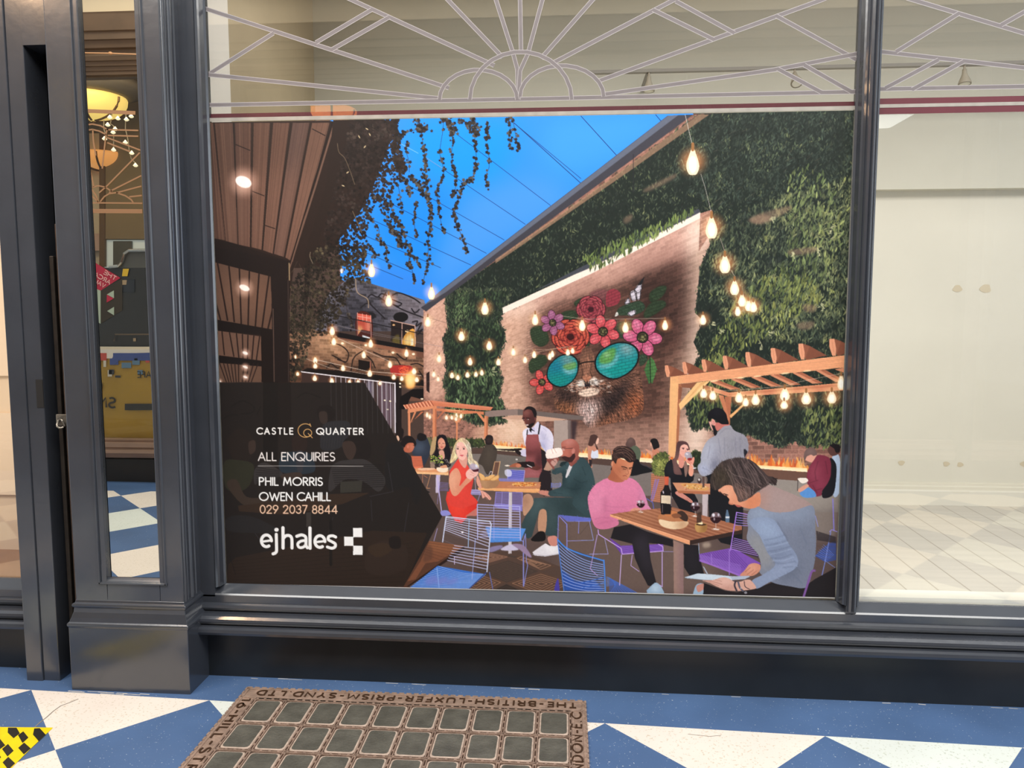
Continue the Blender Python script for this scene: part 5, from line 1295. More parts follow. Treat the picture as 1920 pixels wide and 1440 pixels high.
# blue front chairs
part('printed_chair', 'lilac wire chair under the man in the teal suit'); F(760, 920, 5.333)
G('1535,235 1640,245 1860,275 1850,300 1610,300', '5a64c8', a=.7)
for k in range(6): Ln([(1540 + k * 12, 238 + k * 10), (1850, 268 + k * 6)], .8, '6a78e0')
Ln('1530,240 1615,330 1615,620', 1.5, '8a8ee8'); Ln('1615,300 1850,300', 1, '8088e0'); Ln('1530,250 1525,480', 1.2, '8a8ee8'); Ln('1735,300 1730,420', 1.1, '8a8ee8'); Ln('1840,300 1880,490 1620,497', 1, '9a98e0'); Ln('1620,632 1920,632', .8, '7a84c8', a=.7)
part('printed_chair', 'pale blue wire chair at the front of the middle table')
G('800,360 1205,372 1150,500 850,512', '4a84d8'); 
for k in range(12): Ln([(815 + k * 3, 365 + k * 12), (1200 - k * 4, 375 + k * 11)], .8, '6fa8f4')
wires((720, 130), (1145, 152), (1150, 490), (722, 480), 12, 1.2, 'b8b8f2', frame=1.7); Ln('885,140 885,480', 1, 'a8a8ec'); Ln('1180,500 1180,950', 2.2, '8a90dc'); Ln('1200,425 1210,700 1222,740 1182,950', 1.3, '8a90dc'); Ln('1150,490 1180,500 1200,425', 1.4, '8a94e0'); S('960,570 1060,530 1130,585 980,592', 'cfc8e4', b=.6); S('850,560 960,540 960,570 850,610', '8a80a8', b=.6); S('1070,530 1180,540 1260,650 1230,655 1150,590', '9a84a4', b=.6)
part('printed_table', 'dark plank table corner at the lower left'); G('200,500 240,495 590,545 585,580 20,960 -20,960', '5a3a2c'); G('240,495 590,545 330,700 200,720 100,880 20,900 150,700', '7d4e38'); C('260,510 580,550 440,600 220,560', 'a06a48', .7, 8)
for k in range(6): Ln([(230 - k * 10, 515 + k * 22), (560 - k * 40, 560 + k * 26)], .7, '4a2e22', a=.7)
G('588,548 592,585 30,955 15,950', '2a1c18'); S('200,570 240,545 270,580 260,680 180,700', '5a3c30', a=.6, b=2)
part('printed_chair', 'pale blue wire chair in the left foreground')
G('320,745 805,830 640,975 40,965', '3f74d0')
for k in range(15): Ln([(330 - k * 20, 748 + k * 15), (560 - k * 14, 815 + k * 11), (800 - k * 12, 832 + k * 10)], .9, '9fc0f8', smooth=True)
for k in range(3): S([(200 + k * 110, 880 + k * 10), (300 + k * 100, 840 + k * 14), (320 + k * 100, 900), (220 + k * 100, 940)], '8a84d4', a=.5, b=3)
Ln('315,770 335,960', 1.6, '8fb4f4'); Ln('805,815 640,972', 2, '3a4c8c'); Ln('840,810 872,975', 1.6, '6a76b8')
wires((405, 252), (857, 306), (815, 805), (360, 560), 3, .1, 'c8c8f4', frame=None)
for k in range(15):
    t = (k + .6) / 15.4
    xl, yl = (405 - t * 40, 252 + t * 260) if t < .5 else (405 - t * 20 + (t - .5) * 330, 252 + t * 250 + (t - .5) * 420)
    xr, yr = 857 - t * 42, 306 + t * 500
    if t > .5: xl, yl = 500 - (t - .5) * 180, 520 + (t - .5) * 380
    Ln([(xl, yl), ((xl + xr) / 2, (yl + yr) / 2 + 2), (xr, yr)], 1.3, 'cfd0f6')
Ln('372,505 408,252 845,300 858,330 815,805', 2.1, 'd4dcfa'); Ln('638,275 628,555', 1.3, 'a8c8f4'); Ln('700,470 665,880', 1.2, 'a8b4f0'); Ln('490,730 490,655 700,690', 1.1, 'd0c0e8'); Ln('320,370 285,495', 1.1, 'b0a4d8'); E(570, 408, 12, 10, 'f4f0ff')
part('printed_chair', 'bright blue wire chair in the front centre')
G('1520,480 1600,560 1920,670 1970,700 1990,1010 1580,1000', '34405c', a=.6); S('1560,780 1700,900 1900,900 1990,1000 1590,1000', '2c56b4', a=.9, b=2, smooth=False)
for k in range(13):
    t = k / 13
    Ln([(1522 + t * 60, 490 + t * 480), (1640 + t * 40, 600 + t * 400), (1800 + t * 20, 690 + t * 330), (1975 + t * 12, 735 + t * 280)], 1.2, '9fb4f4', smooth=True)
Ln('1520,478 1600,560 1760,630 1960,690 1985,720 1998,1010', 2.6, '4a8ae8', smooth=True); Ln('1520,480 1585,1000', 1.8, '4a80dc'); S('1490,1000 1500,930 1525,870 1535,930 1540,1000', '4a40a0')
F(1090, 930, 6.4)
for k in range(9): Ln([(300, 965 + k * 14), (330 + k * 10, 975 + k * 10), (690 - k * 44, 1170)], .9, '5a86dc')
G('335,975 400,1010 690,1168 330,1168', '3a5cb8', a=.6); Ln('0,1040 280,970', 1.4, '3a6cd0'); Ln('0,1100 290,1030', 1, '4a7ad8')
Ln('-20,455 110,300', .1, '000000')
# pink jumper man
part('printed_chair', 'lilac wire chair of the man in the pink jumper'); 
G('330,490 470,590 980,570 985,660 480,695', '6a3fa0')
for k in range(6): Ln([(470, 600 + k * 16), (980, 585 + k * 14)], .8, '9a74d0')
Ln('200,400 205,452 475,622 490,692 980,655 975,600 920,570', 1.7, 'c8a4ec'); Ln('190,460 106,870 190,950', 1.4, 'b49ad4'); Ln('480,700 457,1065', 1.5, 'd0b4ec'); Ln('610,700 592,830 690,900', 1.2, 'c0a4e0'); Ln('968,670 968,1085 900,1040', 1.6, 'c4a8e4'); Ln('970,660 1100,662', .9, 'a498d0'); Ln('280,510 320,690 100,690', 1, 'a8a4e0'); Ln('100,310 145,525 0,525', .9, '8a94d0')
per('man in a pink jumper looking down at the front table')
G('390,370 580,332 790,420 1100,520 1100,605 960,572 810,560 830,760 862,900 897,1035 850,1085 795,1070 755,990 700,880 640,740 610,568 350,500', '1d191e', smooth=False); C('620,560 760,430 810,640 850,900 780,900 700,720', '35303a', .7, 10); G('1228,572 1400,585 1412,700 1470,930 1300,955 1230,850', '1a171c'); C('1240,600 1330,600 1380,900 1300,900', '2c2830', .6, 10)
S('780,1130 840,1070 880,1035 915,1040 960,1090 990,1150 990,1190 880,1180 790,1165', '93aec8', smooth=False); C('840,1080 900,1050 950,1120 860,1150', 'cfe0ee', .8, 6); S('1350,1130 1380,1060 1440,1045 1490,1070 1480,1120 1450,1190 1345,1190', '9ab4cc'); S('1380,1080 1440,1050 1490,1065 1470,1110 1400,1150', 'c88a7c')
F(1090, 800, 8)
S('400,760 470,800 560,820 640,790 700,752 800,790 880,870 930,960 970,1060 1000,1160 1048,1245 960,1270 860,1260 700,1300 560,1330 560,1440 525,1480 375,1527 230,1512 160,1400 112,1210 98,1050 150,930 250,830', 'dc7ea2')
C('250,850 340,1000 370,1200 300,1380 200,1380 130,1200 110,1050', 'e795b6', .7, 16); C('355,1010 375,1100 360,1330 340,1200', '9c4e70', .85, 5); C('180,1400 330,1340 500,1360 540,1440 370,1520 220,1500', 'c46a8e', .75, 10); C('420,880 640,860 760,900 720,1060 480,1080', 'ee9cbc', .6, 30); C('400,1180 700,1150 850,1180 820,1240 500,1300 380,1290', 'cc6e94', .7, 18); C('870,960 900,900 980,1080 1010,1200 940,1200', 'c87ca0', .8, 8); C('930,930 1040,1240 1000,1240 940,1060', 'd0a4d0', .7, 6)
for p in ('370,1180 560,1200 800,1170', '360,1250 560,1270 700,1260', '200,1380 320,1350 420,1360', '240,1450 380,1420 500,1400', '880,1000 860,1080 900,1140'): Ln(p, 1, 'b05c84', a=.6, b=.8, smooth=True)
S('450,590 440,680 395,765 470,808 560,826 650,800 650,720 560,620', 'b4694c'); C('460,600 520,700 460,800 410,770', '8a4c38', .7, 8)
S('480,480 560,462 700,505 776,512 768,580 752,640 738,700 715,745 680,790 620,785 560,740 490,660 462,560', 'c97a58'); C('640,600 700,560 760,560 740,650 715,740 680,780 660,700', 'efb692', .8, 9); C('480,560 560,580 600,720 540,730 470,620', '96543e', .8, 10); C('620,740 690,745 670,790 600,780', 'a86a58', .7, 6); C('600,600 690,600 670,640 610,640', '7a4030', .6, 5)
Ln('605,588 650,596 685,612', 1.7, '2a1715', smooth=True); Ln('715,612 762,600', 1.5, '2a1715'); Ln('625,622 672,630', 1, '3a1c18'); Ln('712,628 748,620', .9, '3a1c18'); Ln('690,620 705,680 690,704 668,698', 1, '9a5640', smooth=True); Ln('625,728 655,722 678,730', 1.2, '8a3c34'); E(462, 545, 16, 38, 'd08a6c', rot=8); S('455,590 440,630 455,640', '1a1416')
S('462,500 455,430 470,390 480,335 545,285 640,278 725,300 790,365 822,440 812,490 765,520 705,522 640,470 585,462 540,480 520,545 500,530 480,500', '2b1e1d'); C('460,440 520,420 540,480 510,540 470,500', '4c382f', .8, 6)
streak('480,335 545,285 640,278 725,300 790,365 822,440 812,490 765,520 705,522 640,470 585,462 480,460', 260, 8, .8, .5, .35, .8, 1.25)
for p in ('500,330 560,300 640,300 720,350', '520,360 600,330 690,360 770,440', '560,390 640,370 720,420 770,490', '600,300 700,320 780,390', '640,420 700,450 740,500', '520,390 580,370 640,400'): Ln(p, 1.1, '7d5e50', a=.75, smooth=True)
S('700,1300 740,1240 790,1212 870,1215 870,1250 800,1275 730,1310', 'd8917c'); C('760,1240 860,1230 850,1250', 'f0b8a4', .6, 4); S('890,1250 960,1225 1040,1240 960,1262', 'c88a8c', a=.6)
# front table
part('printed_table', 'slatted timber table at the front with wine and bread'); F(0, 0, 1)
G('1101,510 1101,510', '000000') if 0 else None
F(1090, 930, 6.4)
G('1103,525 1222,570 1225,1190 1108,1190', '8c6c62'); C('1110,500 1160,520 1160,1190 1112,1190', 'c8a898', .85, 10, False); C('1190,560 1225,570 1225,1190 1195,1190', '6a5280', .6, 8, False)
G('345,212 560,180 900,145 1100,128 1925,355 1925,430 1300,528', 'a2664a'); q0, q1, q2, q3 = np.array((345, 212)), np.array((1300, 528)), np.array((1925, 400)), np.array((1090, 128))
for k in range(1, 16):
    t = k / 16
    Ln([tuple(q0 + (q3 - q0) * t), tuple(q1 + (q2 - q1) * t)], .7, 'd09a78' if k % 2 else '6a3c2a', a=.8)
C('900,260 1500,400 1600,460 1300,520 900,380', '7d4a36', .4, 20); C('400,200 900,160 900,260 500,240', 'c48a66', .5, 14)
G('345,212 1300,528 1300,582 345,238', 'eba277'); Ln('350,218 1300,534', .7, 'ffc49a'); G('1300,528 1925,400 1925,445 1300,582', '35241f')
part('printed_bread_board', 'round bread board with dark loaves'); S('925,225 1000,200 1150,190 1260,205 1285,290 1250,375 1120,392 1000,375 935,330', 'b87850'); S('935,275 1080,300 1270,300 1265,350 1200,385 1080,390 960,350', 'f0d2ac'); C('1150,290 1280,300 1260,380 1160,390', 'b07c58', .8, 8)
S('1000,200 1080,170 1150,190 1120,230 1020,235', 'c87c4c'); S('1150,195 1200,170 1250,200 1280,250 1260,300 1180,260', '3c2a24'); S('1080,220 1150,200 1200,240 1120,260', '8a5438'); C('1160,200 1230,190 1220,240', '6a5044', .7, 5); S('955,190 1010,180 1010,210 970,215', '2a1c1c')
part('printed_candle', 'small brass candle cup on the front table'); S('1362,335 1430,315 1505,335 1495,415 1440,432 1378,418', 'b08048'); C('1370,340 1420,330 1410,420 1380,415', 'e0b878', .8, 5); C('1450,340 1500,340 1490,415 1455,420', '7a5230', .7, 5); S('1370,335 1435,320 1500,338 1435,352', '4a3020'); S('1420,330 1435,290 1455,330', 'fff0c8'); E(1420, 322, 26, 9, 'ffe4b0')
part('printed_wine_bottle', 'dark wine bottle with a red neck and cream label'); F(1090, 800, 8)
S('1250,865 1306,865 1325,930 1352,970 1350,1200 1338,1305 1195,1305 1185,1200 1188,970 1225,930', '181316', smooth=False); G('1245,738 1310,738 1304,866 1250,866', 'c8553c'); C('1250,740 1275,740 1272,860 1252,860', 'e07a58', .7, 3); G('1196,1018 1338,1028 1336,1152 1194,1136', 'e8d4b8'); C('1290,1020 1338,1028 1336,1152 1290,1150', 'c4ac94', .7, 5); Ln('1225,960 1230,985', 2.2, 'd8c8d4'); Ln('1345,980 1345,1180', .8, '9a8c98'); Ln('1215,1160 1215,1280', 1.2, '6a5a60'); Ln('1220,1060 1310,1068', .5, 'b8a490'); Ln('1220,1085 1310,1092', .5, 'b8a490')
def wineglass(x, y, r, label):
    part('printed_wine_glass', label); S(ell(x, y, r, r * 1.08), '8a6c70', a=.75); S([(x - r * .95, y - r * .05), (x + r * .95, y - r * .05), (x + r * .8, y + r * .6), (x, y + r * 1.05), (x - r * .8, y + r * .6)], '2c1218'); E(x - r * .45, y - r * .55, r * .28, r * .34, 'e8e4ee', b=.4); E(x + r * .5, y - r * .6, r * .18, r * .3, 'c8c4d4', b=.4); E(x - r * .3, y + r * .2, r * .16, r * .3, 'b8a8b4', a=.7)
    Ln([(x, y + r), (x, y + r * 1.9)], 1.1, 'cdb4a8'); E(x, y + r * 2.1, r * .85, r * .24, 'c8a490', a=.6); E(x - r * .2, y + r * 2.05, r * .3, r * .1, 'f4e8e0', ids=False); E(x + r * .3, y + r * 2.15, r * .3, r * .08, 'f4e8e0', ids=False)
F(1090, 930, 6.4)
wineglass(712, 88, 46, 'wine glass in front of the pink jumper'); wineglass(1365, 122, 54, 'wine glass right of the bottle'); wineglass(1612, 258, 64, 'wine glass beside the brass candle')
part('printed_bottle', 'small dark bottle beyond the table'); G('1740,160 1755,160 1775,240 1772,310 1728,310 1726,240', '5a7088'); G('1726,240 1775,240 1772,262 1726,262', 'd8dce4'); G('1385,200 1440,180 1440,310 1380,320', '3a2820', a=.8)
# purple chair + woman in grey
part('printed_chair', 'purple wire chair across the front table'); F(1270, 840, 5.053)
G('540,850 740,880 770,1040 500,960', '2a2240', a=.6); G('205,1000 500,945 560,960 790,1090 600,1205 220,1075', '7d50b0'); 
for k in range(16): Ln([(215 + k * 20, 1000 - k * 3), (300 + k * 26, 1110 - k * 1 + (k * 3))], .7, '4a2c74', a=.8)
for k in range(8): Ln([(205, 1005 + k * 9), (600, 1110 + k * 12)], .7, 'a07ad4')
Ln('215,1060 600,1210', 3.2, '9a6cc8'); Ln('560,605 500,965', 2, 'a87cdc'); Ln('560,605 660,625', 1.6, 'b08ae4'); Ln('490,960 490,1200', 1.4, 'a078d0'); Ln('320,1000 325,1100', 1.2, 'a078d0')
for k in range(5): Ln([(565 - k * 4, 630 + k * 24), (665, 645 + k * 22)], 1.1, 'a890e0')
for k in range(7): Ln([(535 - k * 5, 850 + k * 17), (690 + k * 12, 890 + k * 21)], 1.1, 'b088e0')
Ln('200,900 205,1000', .9, 'a8c0e0'); S('240,900 300,890 310,930 250,940', 'c8b4a0', a=.6, b=2); G('240,1120 250,1120 290,1190 275,1190', 'a8b0c0')
part('printed_chair', 'violet wire chair behind the woman in grey')
S('1300,1020 1430,900 1500,880 1500,1060 1400,1080', '3850a0', a=.8, smooth=False)
for k in range(7): Ln([(1310 + k * 12, 1010 - k * 16), (1420 + k * 10, 1060 - k * 8)], .7, '6a84dc')
Ln('1470,480 1480,780', 2, '8a80d8'); Ln('1450,790 1400,1060 1355,1260', 1.5, '7a8cd8'); Ln('1440,790 1460,770 1510,790', 1.4, '9a90e0'); Ln('1390,1060 1490,1130', 1, '7a90d8'); Ln('1305,640 1330,740', 1.2, '8a90d8')
G('1310,780 1500,840 1500,900 1320,870', '2a2428', a=.7)
for k in range(8): Ln([(1310, 880 + k * 30), (1490, 900 + k * 32)], .6, '5c5054', a=.6)
part('printed_person', 'woman in an off shoulder grey top bent over a menu')
G('250,1275 450,1350 560,1365 740,1330 900,1270 1180,1325 1300,1240 1500,1130 1510,1425 240,1425', '1d181b', smooth=False); C('600,1360 1100,1330 1200,1400 500,1400', '2c2528', .7, 10)
S('770,420 830,345 900,355 1000,395 1100,435 1210,490 1280,550 1200,580 1060,615 960,620 860,605 740,565 690,560 740,500', 'a38a86'); C('800,440 900,400 1080,460 1180,530 1000,600 860,580', 'b09c9a', .7, 20); C('760,440 820,400 800,520 740,550', 'c07c64', .7, 12)
S('665,620 690,575 740,545 860,592 960,606 1080,596 1200,556 1270,540 1300,600 1305,760 1312,900 1302,1050 1275,1180 1235,1300 1180,1327 1080,1312 900,1272 780,1180 790,1120 765,1010 690,920 655,850 668,760 660,690', '7b8296')
C('680,600 760,560 900,600 1060,610 1260,560 1280,620 1100,680 900,660 760,680 690,700', 'a9bcd6', .85, 16); C('665,780 760,830 860,980 900,1080 800,1150 770,1020 690,920', 'a39e95', .85, 14); C('1100,700 1280,640 1300,900 1280,1150 1180,1300 1060,1240 1150,1000', '6d7486', .8, 26); C('900,660 980,720 1060,900 1000,760', '4c5468', .8, 7); C('1110,1090 1140,1160 1000,1260 960,1240', '565e72', .7, 10)
S('680,690 760,655 900,668 990,790 1050,900 1125,1010 1140,1090 1100,1150 980,1215 860,1275 745,1330 705,1255 820,1190 925,1100 850,985 780,830 720,760', '8794b0'); C('720,690 860,680 960,800 1000,900 860,900 760,780', '9fb2d0', .7, 14); C('840,900 960,900 1080,1020 940,1080', '707a94', .7, 14); C('1000,1060 1120,1060 1080,1140 860,1250 760,1300 720,1260 880,1180', '98a4c0', .7, 10)
for p in ('830,920 940,900 1040,870', '850,980 960,960 1070,930', '880,1040 980,1040 1090,1000', '900,1080 1000,1090 1120,1070', '940,690 990,770 1040,860', '820,870 930,850 1010,820', '1000,1130 1090,1120', '1160,760 1220,900', '1100,1200 1180,1280'): Ln(p, 1.2, '5a647c', a=.7, b=.8, smooth=True)
for p in ('840,940 950,918 1050,890', '870,1005 970,985 1075,955', '900,1062 1000,1062 1100,1030'): Ln(p, 1, 'b4c4de', a=.6, b=.6, smooth=True)
S('385,395 450,345 520,345 560,430 620,500 700,455 775,415 785,520 745,558 690,570 640,562 600,550 570,545 545,530 505,533 482,515 492,482 462,450 425,430', 'dd9272'); C('380,390 470,350 520,400 500,480 450,440', 'f2b898', .8, 8); C('600,500 700,470 780,440 760,550 660,560', 'c97348', .75, 12); C('560,480 640,500 620,550 570,530', 'e8a888', .6, 6)
Ln('400,408 438,440', 1.5, '4a2c28'); Ln('438,428 476,440', 1.6, '2a1a1a'); Ln('455,440 470,452', 1, '1a1012'); Ln('486,512 505,528 520,520', 1, 'a85c48', smooth=True); S('545,532 585,538 605,550 575,556 555,545', 'b85c54')
S('310,320 318,260 345,205 390,150 450,110 560,86 650,92 725,130 790,190 850,255 900,268 942,300 925,350 885,328 850,348 800,380 745,415 715,445 690,465 640,485 605,505 575,500 560,450 535,400 515,352 450,350 385,390 335,385', '3b302f')
C('320,300 360,200 460,160 500,240 520,340 430,340 360,380', '3a3226', .8, 10); C('480,200 600,130 700,170 800,260 740,380 640,300', '4c4040', .7, 16); C('540,360 640,380 700,440 620,500 570,480', '8a6a5e', .7, 8)
streak('330,250 390,150 450,110 560,86 650,92 725,130 790,190 850,255 880,330 745,415 640,485 600,500 560,450 515,352 450,350 385,385 335,380', 900, 14, .8, lambda x, y: 1.05 + .35 * math.sin(x * .02), .18, .6, 1.1)
for p in ('470,150 520,260 560,380 600,480', '520,120 580,240 640,360 660,460', '600,105 670,220 720,330 710,430', '660,110 740,220 780,340', '720,150 800,240 850,330', '540,280 600,340 680,380 690,440', '560,330 640,400 650,470', '640,140 720,260 760,370', '450,180 500,280 530,380'): Ln(p, 1.2, '84706c', a=.6, smooth=True)
for p in ('500,130 560,240 620,380', '560,100 630,220 690,350', '690,130 770,240 810,360', '620,300 690,360 700,440'): Ln(p, 1.5, '231a1b', a=.7, smooth=True)
Ln('480,200 540,250 640,280 720,330', 1.2, '92807c', a=.5, smooth=True)
for p in ('900,270 940,300', '890,300 935,345', '870,320 900,345', '905,285 945,285'): Ln(p, 1.5, '231a1b')
S('590,1205 640,1150 680,1100 735,1088 785,1110 775,1165 720,1205 650,1212', 'd08c74'); C('660,1120 740,1095 740,1150 680,1180', 'e8ac94', .7, 6); Ln('640,1170 690,1130', .8, 'a0604c'); Ln('660,1195 720,1150', .8, 'a0604c'); Ln('700,1200 750,1160', .7, 'a0604c')
part('printed_menu', 'pale blue menu held open in her hands'); G('65,1222 190,1185 340,1195 520,1213 690,1212 640,1238 500,1250 240,1246 90,1232', 'c4d4e4'); C('190,1190 500,1210 400,1240 160,1225', 'e0eaf2', .7, 8); G('500,1215 690,1205 640,1240 520,1248', 'a8b0c4', a=.7); Ln('70,1226 240,1246', .8, '8a96a8')
part('printed_person', 'woman in an off shoulder grey top bent over a menu'); PARTS.pop(); st['part'] = max(i for i, p in enumerate(PARTS) if p[1].startswith('woman in an off'))
S('235,1252 320,1250 360,1240 430,1222 490,1235 540,1265 600,1262 650,1245 695,1252 745,1320 700,1338 640,1345 560,1352 470,1345 390,1318 300,1275', 'd9a898'); C('380,1250 460,1235 520,1280 440,1310', 'efc4b8', .7, 8); C('400,1310 540,1320 520,1350 440,1340', 'a87468', .7, 6); Ln('250,1256 350,1268 420,1290', .8, 'a87468', smooth=True); Ln('360,1244 420,1262', .8, 'b88478'); Ln('300,1272 390,1300', .8, 'a87468')
Ln('550,1262 540,1300 560,1350', 3.2, '3a3440', smooth=True); Ln('575,1268 590,1320 620,1352', 3.4, '5a5868', smooth=True); Ln('632,1262 640,1310 680,1335', 1.6, '4a3a40', smooth=True); E(645, 1368, 14, 12, '8a8890'); E(600, 1325, 6, 6, 'b8b4c0')
part('printed_chair', 'violet wire chair behind the woman in grey'); PARTS.pop(); st['part'] = max(i for i, p in enumerate(PARTS) if p[1].startswith('violet'))
Ln('1300,1160 1270,1170 1240,1260 1190,1420', 4, '80589c', smooth=True)
st['part'] = 0

F(0, 0, 1)
streak('1104,905 1150,895 1190,893 1210,935 1220,955 1150,985 1110,960', 500, 5, .8, .1, .5, .045, 1.0); streak('1405,960 1470,960 1530,960 1528,1080 1450,1090 1410,1020', 700, 6, .8, 1.2, .5, .07, 1.0); streak('1000,870 1080,860 1115,900 1105,960 1030,1000', 400, 5, .8, .9, .6, .14, 1.0)
streak('1325,860 1395,810 1400,880 1320,890', 400, 6, .8, 1.5, .3, .12, 1.0)
streak('1255,705 1580,665 1580,690 1270,720', 200, 20, .6, -.12, .03, .14, 1.0, False)
# ---- dark text panel over the left of the print
F(400, 700, 4.364)
def dim():
    G('0,60 1240,66 1870,1165 1555,1740 100,1740', '3a2e2a')
    for p in ('150,260 240,215 330,260 320,310 230,320', '690,190 760,150 880,190', '90,360 140,330 200,330', '360,330 390,260'): Ln(p, 2, '1a1412', smooth=True)
    G('410,60 530,60 530,700 410,700', '17110f'); G('530,60 640,60 640,500 530,500', '241814')
    for x in range(965, 1480, 42): Ln([(x, 70), (x + 5, 480)], 1, '8a8488')
    S('110,560 150,480 220,440 300,480 335,560 310,680 250,720 170,700', '4a362c'); S('290,560 340,540 345,620 300,650', '9a7260'); S('90,720 200,700 330,740 300,900 200,960 100,920', '6a7048'); S('110,900 190,860 270,1000 440,1010 430,1060 250,1070', 'a07a60')
    S('850,290 900,250 960,255 1000,300 990,360 930,400 870,380', '2a1e1c'); S('870,310 930,310 930,400 880,390', '8a6a5c'); S('900,420 1000,380 1120,400 1080,560 980,620 880,600', '5a6070')
    for k in range(9): Ln([(900 + k * 22, 400), (880 + k * 22, 600)], .6, 'b0b4c0', a=.6)
    S('650,520 720,500 770,540 760,610 700,640 650,610', '5a3a30'); S('560,660 690,630 800,660 820,800 560,800', '4a78a0'); S('680,640 740,640 730,790 690,790', '7a86a0')
    S('1060,560 1120,510 1240,505 1290,580 1280,680 1180,700 1080,620', '2a1e1e'); S('1060,560 1140,550 1170,620 1130,700 1080,660', '9a7060'); S('960,780 1010,720 1100,700 1250,700 1370,800 1410,880 1350,960 1230,880 1080,860 950,960', '8a8488')
    for k in range(12): Ln([(960 + k * 4, 740 + k * 18), (1380 + k * 2, 740 + k * 16)], 1.3, '1c1a1c', a=.8)
    S('340,780 420,720 560,800 540,840 400,860 340,900', '8a8488')
    for k in range(7): Ln([(350, 760 + k * 20), (540, 790 + k * 12)], 1.2, '1c1a1c', a=.8)
    S('560,820 700,800 720,840 580,860', 'a07a66'); G('200,1075 960,980 1280,970 1060,1060 620,1150 210,1120', '8a5c3c'); G('1040,880 1220,870 1210,960 1040,970', '8a8a78')
    S('1420,600 1500,560 1560,620 1640,800 1700,900 1680,1050 1640,1050 1600,930 1420,930', '2a2a2e'); G('760,1130 800,1130 800,1250 760,1250', '9a9088'); S('120,1170 300,1160 480,1240 520,1290 400,1300 120,1280', '4a4a50')
    for a, b in (((1290, 1030), (1300, 1200)), ((1430, 720), (1470, 960)), ((1470, 960), (1280, 1000)), ((1600, 1050), (1560, 1300)), ((340, 1300), (430, 1430)), ((980, 1170), (940, 1300))): Ln([a, b], 1, '8a88a0')
    G('180,1500 1300,1280 1750,1300 1560,1740 100,1740 120,1560', '6a4630')
    for k in range(9): Ln([(160, 1530 + k * 26), (1650 - k * 14, 1380 + k * 40)], .8, '3a241a')
    S('1240,1500 1300,1400 1420,1360 1560,1400 1590,1480 1560,1600 1400,1650 1260,1620', '7a5440'); S('1260,1420 1400,1380 1460,1440 1340,1500', '9a6a44'); S('1440,1340 1520,1330 1530,1420 1450,1420', '2a1c1a')
    Ln('130,1480 180,1640', 1, '16131c'); Ln('960,1200 960,1560', 6, '1a1412')
dim()
part('text_panel', 'dark translucent information panel')
G('50,65 1236,65 1872,1165 1556,1740 96,1740', '1b1817', a=.76)
part('text_line', 'castle quarter heading in spaced white capitals')
text_fit('CASTLE', 359, 652, 437, 486, 2.5, 'f4f2f0', .42, .006); text_fit('QUARTER', 847, 1228, 440, 489, 2.5, 'f4f2f0', .36, .004)
part('logo_mark', 'gold circular letter mark between the two words')
Ln(arc(755, 455, 58, 53, -38, -318, 30)[::-1] if 0 else [(755 + 60 * np.cos(u), 458 - 55 * np.sin(u)) for u in np.radians(np.linspace(52, 318, 34))], 1.4, 'd9a86a'); Ln([(792, 402), (800, 425)], 1.4, 'd9a86a'); Ln([(774 + 33 * np.cos(u), 478 - 31 * np.sin(u)) for u in np.radians(np.linspace(0, 360, 30))], 1.4, 'd9a86a'); Ln('778,482 812,518', 1.4, 'd9a86a')
part('text_line', 'all enquiries line in white capitals'); text_fit('ALL ENQUIRIES', 370, 994, 639, 704, 2.2, 'f1eae8', .2, .003)
part('rule_line', 'thin pale rule'); Ln('368,748 1228,751', .9, 'c8c2bf')
part('text_line', 'upper contact name in white capitals'); text_fit('PHIL MORRIS', 378, 892, 844, 906, 2.6, 'ffffff', .22, .004)
part('text_line', 'lower contact name in white capitals'); text_fit('OWEN CAHILL', 378, 958, 967, 1031, 2.6, 'ffffff', .2, .004)
part('text_line', 'peach coloured telephone number'); text_fit('029 2037 8844', 383, 1013, 1072, 1136, 2.3, 'f0c8ac', .2, .004)
part('logo_lettering', 'bold white lower case agency name')
F(400, 860, 4.364); W_ = 6.3
Ln('396,672 468,662', W_ * .75, 'ffffff'); Ln([(433 + 41 * np.cos(u), 665 - 48 * np.sin(u)) for u in np.radians(np.linspace(0, 300, 26))], W_, 'ffffff')
E(516, 574, 18, 16, 'ffffff'); Ln('514,612 516,735 508,762 487,772', W_, 'ffffff', smooth=True)
Ln('569,558 569,724', W_ * 1.05, 'ffffff'); Ln('569,650 590,625 620,622 640,645 642,724', W_, 'ffffff', smooth=True)
Ln('682,628 720,617 752,630 757,660 757,700 768,722', W_, 'ffffff', smooth=True); Ln('757,662 715,668 690,690 700,718 732,718 757,698', W_ * .9, 'ffffff', smooth=True)
Ln('790,560 790,726', W_ * 1.05, 'ffffff')
Ln('832,676 908,668', W_ * .75, 'ffffff'); Ln([(871 + 41 * np.cos(u), 671 - 48 * np.sin(u)) for u in np.radians(np.linspace(0, 300, 26))], W_, 'ffffff')
Ln('1000,634 975,624 945,630 940,655 968,672 996,690 994,715 968,726 932,716', W_ * .95, 'ffffff', smooth=True)
part('logo_mark', 'three white squares set in a checker')
G('1143,560 1218,560 1218,636 1143,636', 'ffffff'); G('1070,632 1145,632 1145,707 1070,707', 'ffffff'); G('1143,706 1220,706 1220,781 1143,781', 'ffffff')
st['part'] = 0
g_ = (.955 + .09 * (noise(1.6, 21) * .6 + noise(7, 22) * .4))[..., None]; g_ = np.where((IDS == 1)[..., None], 1, g_)
CAN *= g_                                                       # print grain
ART = CAN.reshape(AH, SS, AW, SS, 3).mean((1, 3)); AID = IDS[::SS, ::SS].copy()
# ------------------------------------------------------------------ the poster itself
def srgb_lin(a):
    return np.where(a <= .04045, a / 12.92, ((a + .055) / 1.055) ** 2.4)


